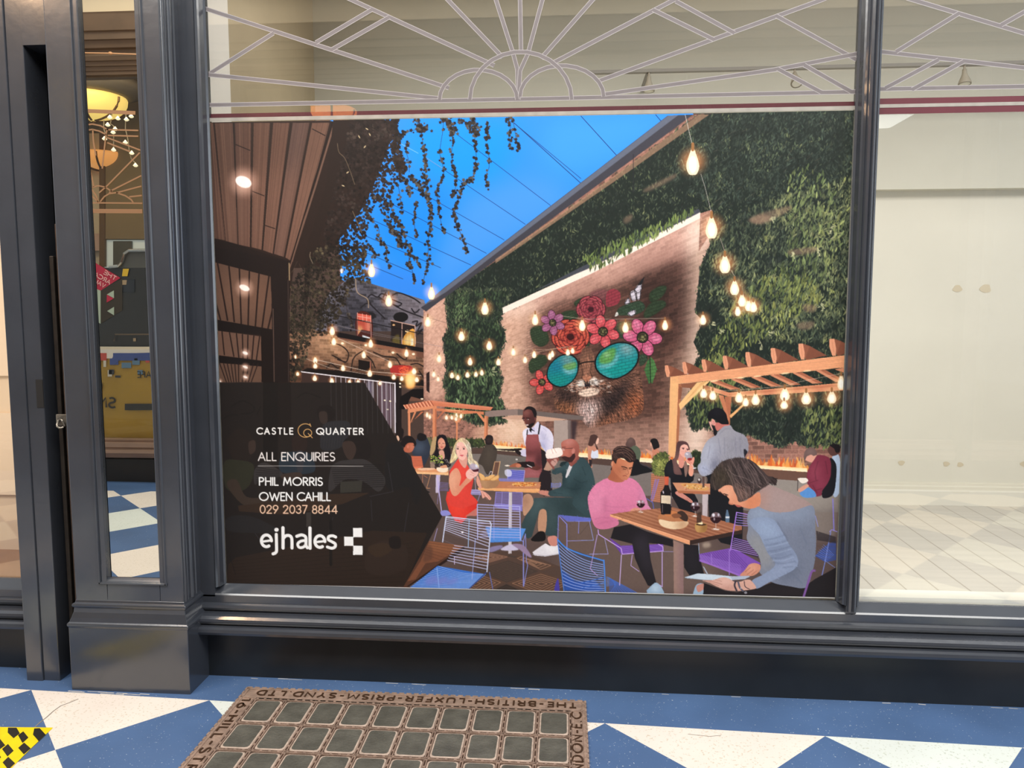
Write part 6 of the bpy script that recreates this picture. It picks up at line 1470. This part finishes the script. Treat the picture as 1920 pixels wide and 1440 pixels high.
PX0, PX1, PZ0, PZ1 = -1.388, 1.0605, .3865, 2.2405              # printed area on the glass
PK = 0.92
pm = bpy.data.materials.new('printed_vinyl'); pm.use_nodes = True
pb = pm.node_tree.nodes['Principled BSDF']; pb.inputs['Roughness'].default_value = .5; pb.inputs['Specular IOR Level'].default_value = .25
vc = pm.node_tree.nodes.new('ShaderNodeVertexColor'); vc.layer_name = 'print'; pm.node_tree.links.new(vc.outputs['Color'], pb.inputs['Base Color'])
LINA = (srgb_lin(np.clip(ART, 0, 1)) * PK).astype(np.float32)
gu, gv = (np.arange(AW) + .5) / AW, (np.arange(AH) + .5) / AH
gx = (PX0 + (PX1 - PX0) * gu).astype(np.float32); gz = (PZ1 + (PZ0 - PZ1) * gv).astype(np.float32)
gx[0], gx[-1] = PX0, PX1; gz[0], gz[-1] = PZ1, PZ0
PYF = -.0075
paper = MB()
paper.box(PX0, PX1, -.0070, -.0045, PZ0 - .003, PZ1)
poster = tag(paper.build('poster', mat('poster_paper_edge', 'e6e4e2', .6)), 'large printed poster of a festoon lit terrace bar filling the shop window', 'poster')


def print_mesh(name, pid, label=None):
    cell = AID[:-1, :-1] == pid
    ys, xs = np.nonzero(cell)
    if len(ys) < 3: return None
    base = ys * AW + xs
    quads = np.stack([base, base + AW, base + AW + 1, base + 1], 1)          # faces look towards the arcade (-y)
    used, inv = np.unique(quads.ravel(), return_inverse=True)
    co = np.empty((len(used), 3), np.float32); uy, ux = used // AW, used % AW
    co[:, 0] = gx[ux]; co[:, 1] = PYF; co[:, 2] = gz[uy]
    n = len(quads); me = bpy.data.meshes.new(name)
    me.vertices.add(len(used)); me.vertices.foreach_set('co', co.ravel())
    me.loops.add(n * 4); me.loops.foreach_set('vertex_index', inv.astype(np.int32))
    me.polygons.add(n); me.polygons.foreach_set('loop_start', np.arange(0, n * 4, 4, dtype=np.int32))
    me.update(calc_edges=True)
    at = me.color_attributes.new('print', 'FLOAT_COLOR', 'POINT')
    c = np.ones((len(used), 4), np.float32); c[:, :3] = LINA[uy, ux]; at.data.foreach_set('color', c.ravel())
    me.materials.append(pm)
    o = bpy.data.objects.new(name, me); COLL.objects.link(o); o.parent = poster
    if label: o['label'] = label
    return o


for pid, (nm, lb) in enumerate(PARTS): print_mesh(nm, pid, lb)
# ------------------------------------------------------------------ the shopfront across the arcade (seen in the mirror and the glass)
OPP = mat('brown_black_paint', '3a2f27', .35, spec=.5, var=.15, scale=5, bump=.1, bscale=30)
OPPD = mat('brown_black_recess', '211b17', .5, var=.15, scale=5)
OPPT = mat('tan_cill_paint', '8a6f5e', .4, var=.1, scale=6)
CREAMW = mat('cream_arcade_wall', 'd8c4a4', .8, var=.04, scale=2)
BROWNW = mat('olive_brown_wall', '8c7a5c', .8, var=.08, scale=2)
XA, XB = -6.2, 5.0
OY = -3.72                                                      # its glass
tf = empty('trim_3', (0, 0, 0), kind='structure')


def opp_strip(name, za, zb, y0, y1, m):
    b = MB(); b.box(XA, XB, min(y0, y1), max(y0, y1), za, zb); return b.build(name, m, tf)


zc = lambda v, y: V(250, v, y)[2]
opp_strip('stall_riser', -.06, zc(861, -3.72), -3.80, -3.72, OPPD)
b = MB()
pr = [(-3.72, zc(862, -3.66)), (-3.66, zc(858, -3.66)), (-3.64, zc(850, -3.64)), (-3.645, zc(845, -3.64)), (-3.67, zc(843, -3.67)), (-3.672, zc(841, -3.67)), (-3.66, zc(839, -3.66)), (-3.665, zc(831, -3.66)), (-3.69, zc(829, -3.69)), (-3.685, zc(824, -3.69)), (-3.72, zc(822, -3.72)), (-3.78, zc(823, -3.72))]
b.sweep(None, [[(x, y, z) for y, z in pr] for x in (XA, XB)]); b.build('sill', OPPT, tf)
zf0, zf1 = zc(139, -3.66), zc(20, -3.6)
b = MB()
fp = [(-3.74, zf0)]
for v, y in ((139, -3.70), (133, -3.70), (131, -3.69), (124, -3.685), (122, -3.67), (114, -3.665), (112, -3.65), (103, -3.64), (98, -3.66), (92, -3.66), (88, -3.63), (74, -3.62), (72, -3.60), (58, -3.60), (55, -3.585), (24, -3.575), (20, -3.57)): fp.append((y, zc(v, y)))
fp += [(-3.80, fp[-1][1]), (-3.80, zf0)]
b.sweep(None, [[(x, y, z) for y, z in fp] for x in (XA, XB)]); b.build('fascia', mat('brown_fascia', '66503c', .45, var=.15, scale=5), tf)
opp_strip('upper_wall', fp[-2][1], 6.2, -3.82, -3.60, CREAMW)
b = MB()
for x in (-6.0, -3.30, -2.35, .1, 1.0, 3.3):
    b.box(x, x + .5 if x in (-3.30, .1) else x + .12, -3.78, -3.64, -.05, zf0)
b.build('pilaster', OPP, tf)
MB().box(XA, XB, OY - .003, OY + .003, zc(823, OY), zf0).build('glass_pane', glass_mat('opposite_glass', .02), tf)
b = MB(); b.box(XA, XB, -6.6, -6.5, -.1, 4.6); b.build('inner_wall', BROWNW, tf)
b = MB(); b.box(XA, XB, -6.5, -3.8, 4.05, 4.15); b.build('inner_ceiling', mat('grey_tan_ceiling', 'a9977c', .8, var=.05, scale=1), tf)
b = MB(); b.box(XA, XB, -6.5, -3.8, -.12, -.05); b.build('inner_floor', OPPD, tf)
b = MB(); b.box(XA - .1, XA, -6.6, -3.6, -.1, 6.2); b.box(XB, XB + .1, -6.6, -3.6, -.1, 6.2); b.build('inner_return', OPPD, tf)
# fan tracery on the opposite glass, in tan
TAN = mat('tan_tracery', 'b98a66', .5)
b = MB()
def oq(pts, x0=130, y0=230, s=5.333): return [V(x0 + x / s, y0 + y / s, OY + .005) for x, y in pts]
OL = [[(380, 70), (690, 78)], [(385, 128), (690, 136)], [(380, 60), (365, 130), (330, 460)], [(100, 52), (160, 24), (230, 14), (310, 30), (390, 72)], [(100, 115), (160, 80), (230, 68), (300, 84), (370, 120)], [(235, 72), (240, 180), (265, 330)],
      [(150, 200), (245, 640)], [(300, 700), (380, 630), (705, 300)], [(400, 700), (430, 675), (720, 530)], [(470, 702), (720, 635)], [(600, 742), (725, 728)], [(380, 150), (710, 275)], [(380, 200), (610, 290)],
      [(150, 695), (200, 655), (290, 630), (360, 645), (430, 690)], [(120, 565), (210, 650), (270, 730), (290, 795)], [(310, 790), (350, 740), (400, 710), (470, 700), (560, 730), (620, 770), (640, 800)], [(140, 700), (220, 725), (290, 795)], [(60, 800), (730, 806)], [(60, 805), (-300, 800)]]
for l in OL: b.ribbon(oq(l), .012, (0, 1, 0), .002)
for l in ([(-300, 868), (60, 872), (730, 876)], [(-300, 890), (60, 893), (730, 896)]): b.ribbon(oq(l), .018, (0, 1, 0), .002)
b.ribbon([V(130 + x / 5.647, y / 5.647, OY + .005) for x, y in ((-200, 1160), (80, 1170), (700, 1196))], .03, (0, 1, 0), .002)
b.build('fan_tracery', TAN, tf)
MB().box(-5.1, -4.05, -4.6, -4.5, zc(400, -4.5) - .02, zc(215, -4.5)).build('inner_partition', BROWNW, tf) if 0 else None


# hanging bowl lamps inside the opposite shop
def bowl_lamp(c, r, label, col_, e, canopy=True):
    t = empty('pendant_lamp', tuple(c), label=label, cat='lamp', group='bowl lamps in the shop across the arcade')
    g = mat('lamp_glow_%s' % col_, col_, .4, emit=col_, estr=e)
    pr = [(r * math.cos(a) * 1.0, -r * .62 * math.sin(a)) for a in np.radians(np.linspace(88, 0, 10))] + [(r * .98, .02), (.02, .03)]
    o = MB().lathe((0, 0, 0), pr, 28).build('lamp_shade', g, t, smooth=True)
    b = MB()
    for a0 in range(0, 360, 60):
        u = math.radians(a0 + 12)
        b.tube([(math.cos(u) * r * 1.01 * math.cos(a), math.sin(u) * r * 1.01 * math.cos(a), -r * .63 * math.sin(a)) for a in np.radians(np.linspace(84, 0, 8))], .012, 6)
    b.build('shade_rib', mat('bronze_rib', '7a5a34', .4, metal=.5), t)
    if canopy: MB().lathe((0, 0, 0), [(r * 1.1, .03), (r * 1.45, .08), (r * 1.5, .12), (r * 1.3, .2), (r * .9, .24)], 28).build('ceiling_rose', mat('grey_rose', '7f766a', .6, var=.05, scale=4), t, smooth=True)
    return t


L1 = V(171, 186, -4.9); bowl_lamp(L1, .33, 'glowing yellow bowl lamp nearest the glass, seen in the mirror', 'ffdc7c', 1.0)
L2 = V(192, 292, -6.1); bowl_lamp(L2, .27, 'orange bowl lamp further back, seen lower in the mirror', 'f0a860', .75, False)
L3 = P(621, 209, y=5.3); bowl_lamp((L3[0], -5.3, L3[2]), .27, 'orange bowl lamp mirrored faintly in the glass above the poster', 'ff9a50', 3.2, False)

# bunting of small white fairy lights
b = empty('fairy_lights', (0, 0, 0), label='string of small white fairy lights hanging inside the opposite window', cat='fairy lights')
c_ = MB(); fb = mat('fairy_light_bulb', 'fff0cc', .4, emit='fff0c8', estr=1.2)
FY = -3.85
for l in ([(210, 213), (207, 232), (213, 236), (213, 262), (213, 280)], [(236, 213), (235, 242), (240, 262), (242, 282), (246, 298), (254, 306)], [(195, 225), (194, 240), (200, 258)], [(150, 228), (156, 238), (157, 258)], [(140, 212), (200, 210), (252, 213)]):
    c_.tube([V(x, y, FY) for x, y in l], .004, 5)
c_.build('light_wire', mat('pale_wire', 'b8a888', .5), b)
for x, y in ((206, 218), (202, 232), (216, 240), (212, 246), (221, 220), (237, 222), (246, 216), (235, 265), (247, 285), (254, 308), (213, 279), (196, 258), (156, 239), (157, 252), (158, 262), (158, 318), (162, 320), (152, 230), (157, 250)):
    p = V(x, y, FY + .01); MB().lathe((0, 0, 0), [(.004, .012), (.012, 0), (.022, -.012), (.010, -.022)], 8).build('bulb', fb, b).location = p
# a thin cord strung across the fascia
c_ = MB(); c_.tube([V(x, y, -3.58) for x, y in ((100, 98), (139, 99), (207, 100), (254, 102), (320, 104))], .005, 6); c_.lathe(V(207, 100, -3.58) - np.array([0, 0, .012]), [(.006, 0), (.016, .006), (.016, .018), (.006, .024)], 10)
tag(c_.build('hanging_cord', mat('tan_cord', 'd8a070', .5)), 'thin tan cord stretched along the brown fascia in the mirror', 'cord')


def textmesh(text, origin, ux, uz, h, w, n, d, m, name, parent, gap=.22, fit=None):
    ls, adv = glyphs(text, gap); k = h
    kx = h if fit is None else fit / adv
    b = MB(); o = Vector(tuple(map(float, origin))); ux = Vector(ux); uz = Vector(uz)
    for l in ls:
        q = [o + ux * (x * kx) + uz * (y * k) for x, y in l]
        q2 = [q[0]] + [v for i, v in enumerate(q[1:]) if (v - q[i]).length > 1e-5]
        if len(q2) > 1: b.ribbon(q2, w, n, d)
    return b.build(name, m, parent)


# yellow counter front with lettering, behind the opposite glass
CY = -3.80
YEL = mat('mustard_panel', 'a8841a', .5, var=.06, scale=3)
xl, xr = V(100, 740, CY)[0], V(330, 740, CY)[0]
zt, zm, zb_ = V(230, 655, CY)[2], V(230, 672, CY)[2], V(230, 826, CY)[2]
ct = empty('counter', (0, 0, 0), label='mustard yellow snack counter front reflected in the mirror', cat='counter')
MB().box(xl, xr, CY - .5, CY, zb_, zm).build('front_panel', YEL, ct)
MB().box(xl, xr, CY - .52, CY + .01, zm, zt).build('white_top_band', mat('white_print_band', 'e6dfd0', .5), ct)
pd = MB()
def cquad(x0, y0, x1, y1, b, mi=0, yy=CY + .011): b.slab([V(x0, y0, yy), V(x1, y0, yy), V(x1, y1, yy), V(x0, y1, yy)], (0, .001, 0), mi)
cb = [mat('print_blue', '3a4c8c', .5), mat('print_dark', '2c2a2c', .5), mat('print_red', 'c04a38', .5), mat('print_pale', 'cfc7b4', .5), mat('print_teal', '5a7c94', .5)]
for x0, y0, x1, y1, mi in ((212, 662, 290, 676, 0), (206, 672, 222, 684, 0), (182, 662, 200, 676, 2), (184, 676, 188, 688, 3), (194, 676, 199, 688, 3), (160, 672, 172, 690, 3), (170, 692, 180, 700, 3), (204, 693, 214, 702, 1), (202, 694, 210, 706, 3), (216, 704, 226, 708, 1), (228, 680, 246, 690, 4), (248, 676, 262, 684, 4), (258, 694, 268, 702, 4), (273, 676, 280, 680, 2), (252, 672, 258, 676, 3)):
    cquad(x0, y0, x1, y1, pd, mi)
for mi_, pts_ in ((0, [(206, 684), (212, 668), (222, 663), (290, 661), (290, 668), (226, 672), (216, 684)]),): pd.slab([V(x, y, CY + .0125) for x, y in pts_], (0, .001, 0), mi_)
pd.build('printed_pictures', cb, ct)
DK = mat('counter_lettering', '2a2008', .5)
def otext(t, x0, y0, x1, h, yy, w, m, name, parent):
    """text on the opposite front; x0 is the pixel where it starts in the mirror (it runs to the left there)"""
    p = V(x0, y0, yy); e = V(x1, y0, yy)
    return textmesh(t, p, (-1, 0, 0), (0, 0, 1), h, w, (0, 1, 0), .002, m, name, parent, fit=abs(p[0] - e[0]))
k1 = abs(V(200, 700, CY)[2] - V(200, 710, CY)[2]) / 10
otext('CAFE', 296, 708, 258, 11 * k1, CY + .011, 2.0 * k1, DK, 'cafe_lettering', ct)
otext('SNACKS', 217, 764, 100, 18 * k1, CY + .011, 3.6 * k1, DK, 'snacks_lettering', ct)
b = MB(); cquad(176, 718, 192, 728, b); b.slab([V(x, y, CY + .011) for x, y in ((176, 728), (180, 736), (183, 728))], (0, .001, 0)); b.slab([V(x, y, CY + .011) for x, y in ((186, 728), (189, 738), (192, 728))], (0, .001, 0)); b.build('black_motif', DK, ct)
b = MB(); cquad(234, 757, 296, 769, b); b.build('black_name_strip', mat('name_strip', '211a0c', .5), ct)

# coffee machine and dark display case behind the glass
MY = -4.36
cm_ = empty('coffee_machine', (0, 0, 0), label='large dark coffee machine with a grey lid on the opposite counter', cat='coffee machine')
def vbox(b, x0, y0, x1, y1, yy, d, mi=0): b.slab([V(x0, y0, yy), V(x1, y0, yy), V(x1, y1, yy), V(x0, y1, yy)], (0, -d, 0), mi)
DKM = mat('dark_machine', '1f1a14', .35, spec=.5, var=.15, scale=4)
b = MB(); vbox(b, 120, 502, 310, 662, MY, .45); b.build('body', DKM, cm_)
b = MB(); b.slab([V(x, y, MY) for x, y in ((226, 502), (232, 480), (240, 472), (310, 470), (310, 502))], (0, -.4, 0)); b.build('lid', mat('grey_lid', '55534c', .4), cm_)
b = MB(); b.tube([V(x, y, MY + .02) for x, y in ((205, 501), (222, 499), (228, 492), (233, 476), (242, 470), (310, 469))], .016, 8); b.build('chrome_rail', mat('chrome', 'c8c4b8', .15, metal=.9), cm_)
b = MB(); vbox(b, 228, 524, 252, 548, MY + .01, .02); b.build('panel_screen', mat('blue_black_panel', '16171f', .2), cm_)
b = MB(); b.tube([V(x, y, MY + .02) for x, y in ((214, 640), (216, 627), (300, 627))], .008, 6); b.build('drawer_edge', mat('brown_edge', '5c4c3c', .4), cm_)
MB().slab([V(x, y, MY + .012) for x, y in ((231, 504), (242, 504), (239, 518), (229, 518))], (0, .003, 0)).build('yellow_tag', mat('yellow_tag', 'e8c020', .5), cm_)
b = MB(); b.slab([V(x, y, MY + .012) for x, y in ((229, 525), (238, 525), (237, 534), (228, 534))], (0, .003, 0)); b.slab([V(x, y, MY + .012) for x, y in ((250, 634), (255, 634), (255, 640), (250, 640))], (0, .003, 0)); b.build('paper_tag', mat('tan_tag', 'b09878', .5), cm_)

# sticker on the opposite glass
sk = empty('window_sticker', (0, 0, 0), label='red cube shaped window sticker naming the arcade, reversed in the mirror', cat='sticker')
SY = OY + .008
def spoly(p, name, m, dy=0): MB().slab([V(140 + x / 5.647, 460 + y / 5.647, SY + dy) for x, y in p], (0, .002, 0)).build(name, m, sk)
spoly([(100, 265), (225, 188), (485, 345), (275, 480), (205, 450), (100, 512), (60, 500), (60, 290)], 'red_top_face', mat('sticker_red', 'b42843', .5))
spoly([(275, 480), (505, 350), (505, 690), (275, 830)], 'dark_front_face', mat('sticker_dark', '3a332a', .6))
spoly([(203, 450), (275, 480), (275, 830), (203, 790)], 'pale_edge_face', mat('sticker_pale', 'aab8a4', .5), .003)
spoly([(415, 478), (417, 560), (342, 520)], 'pale_triangle', MATS['sticker_pale'], .003); spoly([(342, 522), (415, 562), (340, 606)], 'red_triangle', MATS['sticker_red'], .003); spoly([(417, 652), (417, 740), (345, 696)], 'pale_triangle', MATS['sticker_pale'], .003)
def stext(t, x0, y0, x1, y1, h):
    a = V(140 + x0 / 5.647, 460 + y0 / 5.647, SY + .004); e = V(140 + x1 / 5.647, 460 + y1 / 5.647, SY + .004); d = Vector(tuple(e - a)); L = d.length; u = d.normalized()
    up = Vector((-.50, 0, .72)) if 0 else Vector((0, 1, 0)).cross(u).normalized()
    if up.z < 0: up = -up
    textmesh(t, a, u, up, h / 5.647 * k1 * 1.0, .007, (0, 1, 0), .0015, mat('sticker_text', 'f0b8b4', .5), 'sticker_lettering', sk, fit=L)
stext('THE', 425, 372, 305, 300, 42); stext('ARCADE', 368, 415, 130, 275, 42); stext('VAULTS', 312, 452, 118, 338, 42)

# bright window and pale column deep in the opposite shop
b = MB(); vbox(b, 100, 262, 163, 500, -6.3, .05); b.build('far_window', mat('far_daylight', 'dfe6ea', .5, emit='d8e2ea', estr=.55), tf)
b = MB(); vbox(b, 163, 250, 186, 500, -6.2, .12); b.build('far_column', mat('far_column_paint', 'e8d8bc', .7, emit='e8d4b0', estr=0.0), tf)
b = MB(); vbox(b, 186, 215, 310, 448, -6.0, .05); b.build('far_screen', BROWNW, tf)
b = MB(); vbox(b, 186, 250, 196, 500, -5.98, .04); b.build('far_post', mat('far_post_paint', '6e5436', .6), tf)
b = MB(); vbox(b, 196, 450, 310, 505, -6.05, .03); b.build('far_kitchen_light', mat('far_kitchen', 'c8d0cc', .5, emit='cfd6d2', estr=.4), tf)
b = MB(); vbox(b, 212, 452, 246, 505, -6.0, .03); b.build('far_cabinet', mat('far_cabinet_paint', '5a584e', .5), tf)
b = MB(); vbox(b, 168, 438, 190, 470, -6.1, .04); b.build('far_pink_panel', mat('far_pink', 'd8b8a8', .6), tf)

# added glowing panel, shaped to put a white reflection in the right-hand pane
b = MB(); q = [P(x, y, z=3.4) for x, y in ((1618, 200), (1735, 200), (1716, 213), (1668, 240), (1618, 243))]
b.slab([(v[0], -v[1], 3.4) for v in q], (0, 0, .03))
tag(b.build('reflection_panel', mat('reflection_panel_glow', 'f4f6f4', .5, emit='f6faf6', estr=3.2)), 'added glowing panel that makes the white reflection in the right hand window', 'glowing panel')
# ------------------------------------------------------------------ smaller things
# luxfer pavement light set in the floor
GX0, GX1, GY0, GY1 = -1.252, .085, -.152, -1.36
BRZ = mat('worn_bronze_grid', 'a58c7c', .5, metal=.25, var=.25, scale=40, bump=.5, bscale=120)
BRD = mat('dark_grid_slot', '4a372b', .7, var=.3, scale=60)
GLS = mat('worn_glass_lens', '5c5a52', .28, spec=.5, var=.25, scale=14, bump=.6, bscale=90)
GLE = mat('scuffed_lens_edge', 'b8a596', .5, var=.2, scale=50)
pl = empty('pavement_light', (0, 0, 0), label='old bronze framed pavement light with glass lenses set in the blue floor', cat='pavement light')
px_, py_ = .1215, .172
gx0, gy0 = -1.187, -.233
def gz_(x): return fz(x)
b = MB(); b.slab([(GX0, GY0, fz(GX0) - .01), (GX1, GY0, fz(GX1) - .01), (GX1, GY1, fz(GX1) - .01), (GX0, GY1, fz(GX0) - .01)], (0, 0, .014)); b.build('bed_frame', BRD, pl)
b = MB()
for xa, xb, ya, yb in ((GX0, GX1, GY0 - .006, gy0 + .006), (GX0 + .006, gx0 - .007, gy0 + .006, GY1), (gx0 + 10 * px_ + .007, GX1 - .006, gy0 + .006, GY1)): b.slab([(xa, ya, fz(xa) + .0035), (xb, ya, fz(xb) + .0035), (xb, yb, fz(xb) + .0035), (xa, yb, fz(xa) + .0035)], (0, 0, .0012))
b.build('border_plate', BRZ, pl)
b = MB()
top = .0065
def bar(x0, x1, y0, y1, h=top, mi=0): b.slab([(x0, y0, fz(x0) + .003), (x1, y0, fz(x1) + .003), (x1, y1, fz(x1) + .003), (x0, y1, fz(x0) + .003)], (0, 0, h - .003 + .001), mi)
rows = 6
bar(GX0, GX1, GY0, GY0 - .012); bar(GX0, GX1, gy0 + .012, gy0 + .003); bar(GX0, GX0 + .012, GY0, GY1); bar(GX1 - .012, GX1, GY0, GY1); bar(gx0 - .014, gx0 - .005, gy0, GY1); bar(gx0 + 10 * px_ + .005, gx0 + 10 * px_ + .014, gy0, GY1)
r2 = random.Random(3)
n = 46
for i in range(n):                                              # dashed outer ribs of the cast border
    x = GX0 + (GX1 - GX0) * i / n; bar(x, x + .019, GY0 + .004, GY0 - .003, top + .002)
for i in range(40):
    y = GY0 - i * .03; bar(GX0 - .004, GX0 + .003, y, y - .02, top + .002); bar(GX1 - .003, GX1 + .004, y, y - .02, top + .002)
for k in range(11):                                             # grid ribs with slots
    x = gx0 + k * px_
    for r in range(rows * 4):
        y = gy0 - r * py_ / 4; bar(x - .006, x - .003, y, y - py_ / 4); bar(x + .003, x + .006, y, y - py_ / 4); bar(x - .004, x + .004, y - .002, y - .012)
for r in range(rows + 1):
    y = gy0 - r * py_
    bar(gx0, gx0 + 10 * px_, y + .006, y + .003); bar(gx0, gx0 + 10 * px_, y - .003, y - .006)
    for k in range(40): x = gx0 + k * px_ / 4; bar(x + .003, x + .012, y + .004, y - .004)
b.build('cast_grid', BRZ, pl)
lens = None
for r in range(rows):
    for k in range(10):
        x0, x1 = gx0 + k * px_ + .008, gx0 + (k + 1) * px_ - .008; y1, y0 = gy0 - r * py_ - .010, gy0 - (r + 1) * py_ + .010
        if y1 < -1.0: continue
        z = fz((x0 + x1) / 2)
        def rring(o, zz, c=.012):
            q = []
            for cx, cy, a in ((x1 - o - c, y1 - o - c, 0), (x0 + o + c, y1 - o - c, 90), (x0 + o + c, y0 + o + c, 180), (x1 - o - c, y0 + o + c, 270)):
                for s in (0, 45, 90): q.append((cx + c * math.cos(math.radians(a + s)), cy + c * math.sin(math.radians(a + s)), z + zz))
            return q
        m = MB(); m.sweep(None, [rring(-.001, .001), rring(0, .0045), rring(.003, .0058), rring(.0062, .0059)], True, 1); m.sweep(None, [rring(.0058, .003), rring(.0060, .0066), rring(.012, .0064)], True, 0)
        m.build('glass_lens', [GLS, GLE], pl)
LET = mat('raised_bronze_letters', '4a3424', .5, metal=.25, var=.2, scale=60)
hL = .034
def gtext(t, o, u, up, fit): textmesh(t, (o[0], o[1], fz(o[0]) + .0045), u, up, hL, .0062, (0, 0, 1), .0035, LET, 'border_lettering', pl, gap=.35, fit=fit)
gtext('THE-BRITISH-LUXFER-PRISM-SYND.LTD', (GX1 - .035, GY0 - .018, 0), (-1, 0, .0077), (0, -1, 0), GX1 - GX0 - .09)
gtext('16-HILL-STREET', (GX0 + .018, gy0 - .005, 0), (0, -1, 0), (1, 0, 0), .62)
gtext('LONDON-E.C.', (GX1 - .018, -.72, 0), (0, 1, 0), (-1, 0, 0), .50)

# hazard floor sticker
HY, HB = mat('hazard_yellow', 'f2d410', .4, var=.05, scale=20), mat('hazard_black', '1d1c1a', .4, var=.1, scale=20)
def fq(x, y): v = P(x / 9.6, 1290 + y / 9.6, z=fz(-1.9)); return (v[0], v[1])
b = MB(); b.slab([(*fq(x, y), fz(fq(x, y)[0]) + .001) for x, y in ((-500, 718), (952, 720), (550, 1100), (180, 1470), (-60, 1720), (-500, 1720))], (0, 0, .0015))
hz = tag(b.build('floor_sticker', HY), 'yellow and black hazard pattern sticker on the floor at the lower left', 'floor sticker')
b = MB()
for q in ([(145, 730), (298, 730), (358, 830), (245, 918), (140, 820)], [(325, 862), (420, 795), (512, 905), (405, 1003)], [(618, 742), (715, 735), (822, 850), (697, 968), (593, 850)], [(328, 1090), (435, 995), (552, 1098), (430, 1205)],
          [(-110, 985), (-10, 920), (95, 1045), (-5, 1120)], [(38, 1112), (145, 1022), (246, 1142), (135, 1245)], [(48, 1352), (150, 1252), (272, 1366), (150, 1480)], [(-150, 1230), (-60, 1150), (20, 1260), (-80, 1350)]):
    b.slab([(*fq(x, y), fz(fq(x, y)[0]) + .0026) for x, y in q], (0, 0, .0005))
b.build('black_checks', HB, hz)

# iron gate bars standing in the slot, with the latch
gb = MB(); gb.box(-1.972, -1.948, -.12, -.096, -.02, P(90, 420, y=-.11)[2]); 
tag(gb.build('gate_bar', mat('rusty_gate_bar', '4a3a30', .6, metal=.3, var=.3, scale=30, bump=.4, bscale=60), bevel=.004), 'tall rusty folded gate bar in the slot beside the pilaster', 'gate bar', 'folded gate bars in the slot')
gb = MB(); gb.box(-2.008, -1.99, -.11, -.09, -.02, P(79, 480, y=-.1)[2])
tag(gb.build('gate_bar', IRON, bevel=.004), 'shorter dark gate bar on the left in the slot', 'gate bar', 'folded gate bars in the slot')
lt = empty('gate_latch', (0, 0, 0), label='small worn metal latch on the gate bar beside the pilaster', cat='latch')
c = P(112, 790, y=-.16)
STL = mat('worn_steel', '8a8378', .4, metal=.7, var=.3, scale=40)
b = MB(); b.box(c[0] - .022, c[0] + .022, -.150, -.140, c[2] - .018, c[2] + .026); b.build('plate', STL, lt, bevel=.002)
b = MB(); b.tube([(c[0] + .002 + .014 * math.cos(a), -.158 - .006 * math.sin(a * 2), c[2] - .008 + .018 * math.sin(a)) for a in np.radians(np.linspace(-40, 300, 14))], .004, 6); b.build('hook', STL, lt)
b = MB(); b.tube([(c[0] - .012, -.15, c[2] + .012), (c[0] + .012, -.165, c[2] + .018)], .005, 6); b.build('bolt', STL, lt)
b = MB(); b.box(c[0] - .01, c[0] + .01, -.142, -.110, c[2] - .015, c[2] + .015); b.build('bracket', STL, lt)

# track lights inside the display
TRK = mat('grey_track', '86827a', .5); LMP = mat('spot_lamp_grey', '9c9484', .45, var=.05, scale=10); LIN = mat('spot_lamp_face', 'd8d4c4', .4)
ty = 1.15
a, c = P(1104, 136, y=ty), P(1920, 117, y=ty); zt_ = (a[2] + c[2]) / 2
b = MB(); b.box(a[0], 4.6, ty - .01, ty + .02, zt_ - .008, zt_ + .008); b.box(a[0] + .3, a[0] + .32, ty, 1.5, zt_ - .008, zt_ + .008); b.box(4.2, 4.22, ty, 1.5, zt_ - .008, zt_ + .008)
tag(b.build('light_track', TRK), 'thin grey lighting track along the pale display wall', 'light track')
for (x, y, tilt), lb in zip(((1217, 140, 0), (1490, 140, 35), (1808, 136, 8)), ('left spotlight on the track, above the middle of the poster', 'middle spotlight on the track, tilted towards the window, near the mullion', 'right spotlight on the track, in the right hand window')):
    p = P(x, y, y=ty); t = empty('spotlight', (p[0], ty, zt_), label=lb, cat='spotlight', group='spotlights on the display track')
    MB().lathe((0, 0, 0), [(.006, 0), (.006, -.024), (.009, -.030)], 10).build('stem', LMP, t)
    o = MB().lathe((0, 0, 0), [(.010, 0), (.012, -.02), (.016, -.034), (.026, -.056), (.031, -.072), (.030, -.077), (.025, -.073)], 20).build('lamp_head', LMP, t, smooth=True); o.location = (0, 0, -.027); o.rotation_euler = (-math.radians(tilt), 0, 0)
    o2 = MB().lathe((0, 0, 0), [(.004, -.069), (.024, -.072), (.024, -.076), (.004, -.075)], 16).build('lens', LIN, o)
# filler stains left on the back wall
ST = mat('brown_wall_stain', 'c9bda4', .8)
for i, (x, y, r) in enumerate(((1690, 868, .018), (1774, 870, .018), (1800, 871, .017), (1795, 541, .025), (1848, 541, .03), (1920, 870, .02))):
    p = P(x, y, y=1.57)
    b = MB(); b.slab([(p[0] + r * math.cos(a) * (1 + .2 * math.sin(3 * a + i)), 1.569, p[2] + r * .8 * math.sin(a)) for a in np.radians(np.linspace(0, 345, 24))], (0, -.001, 0))
    tag(b.build('wall_stain', ST), 'small brown filler mark on the pale display wall', 'wall mark', 'filler marks on the display wall')
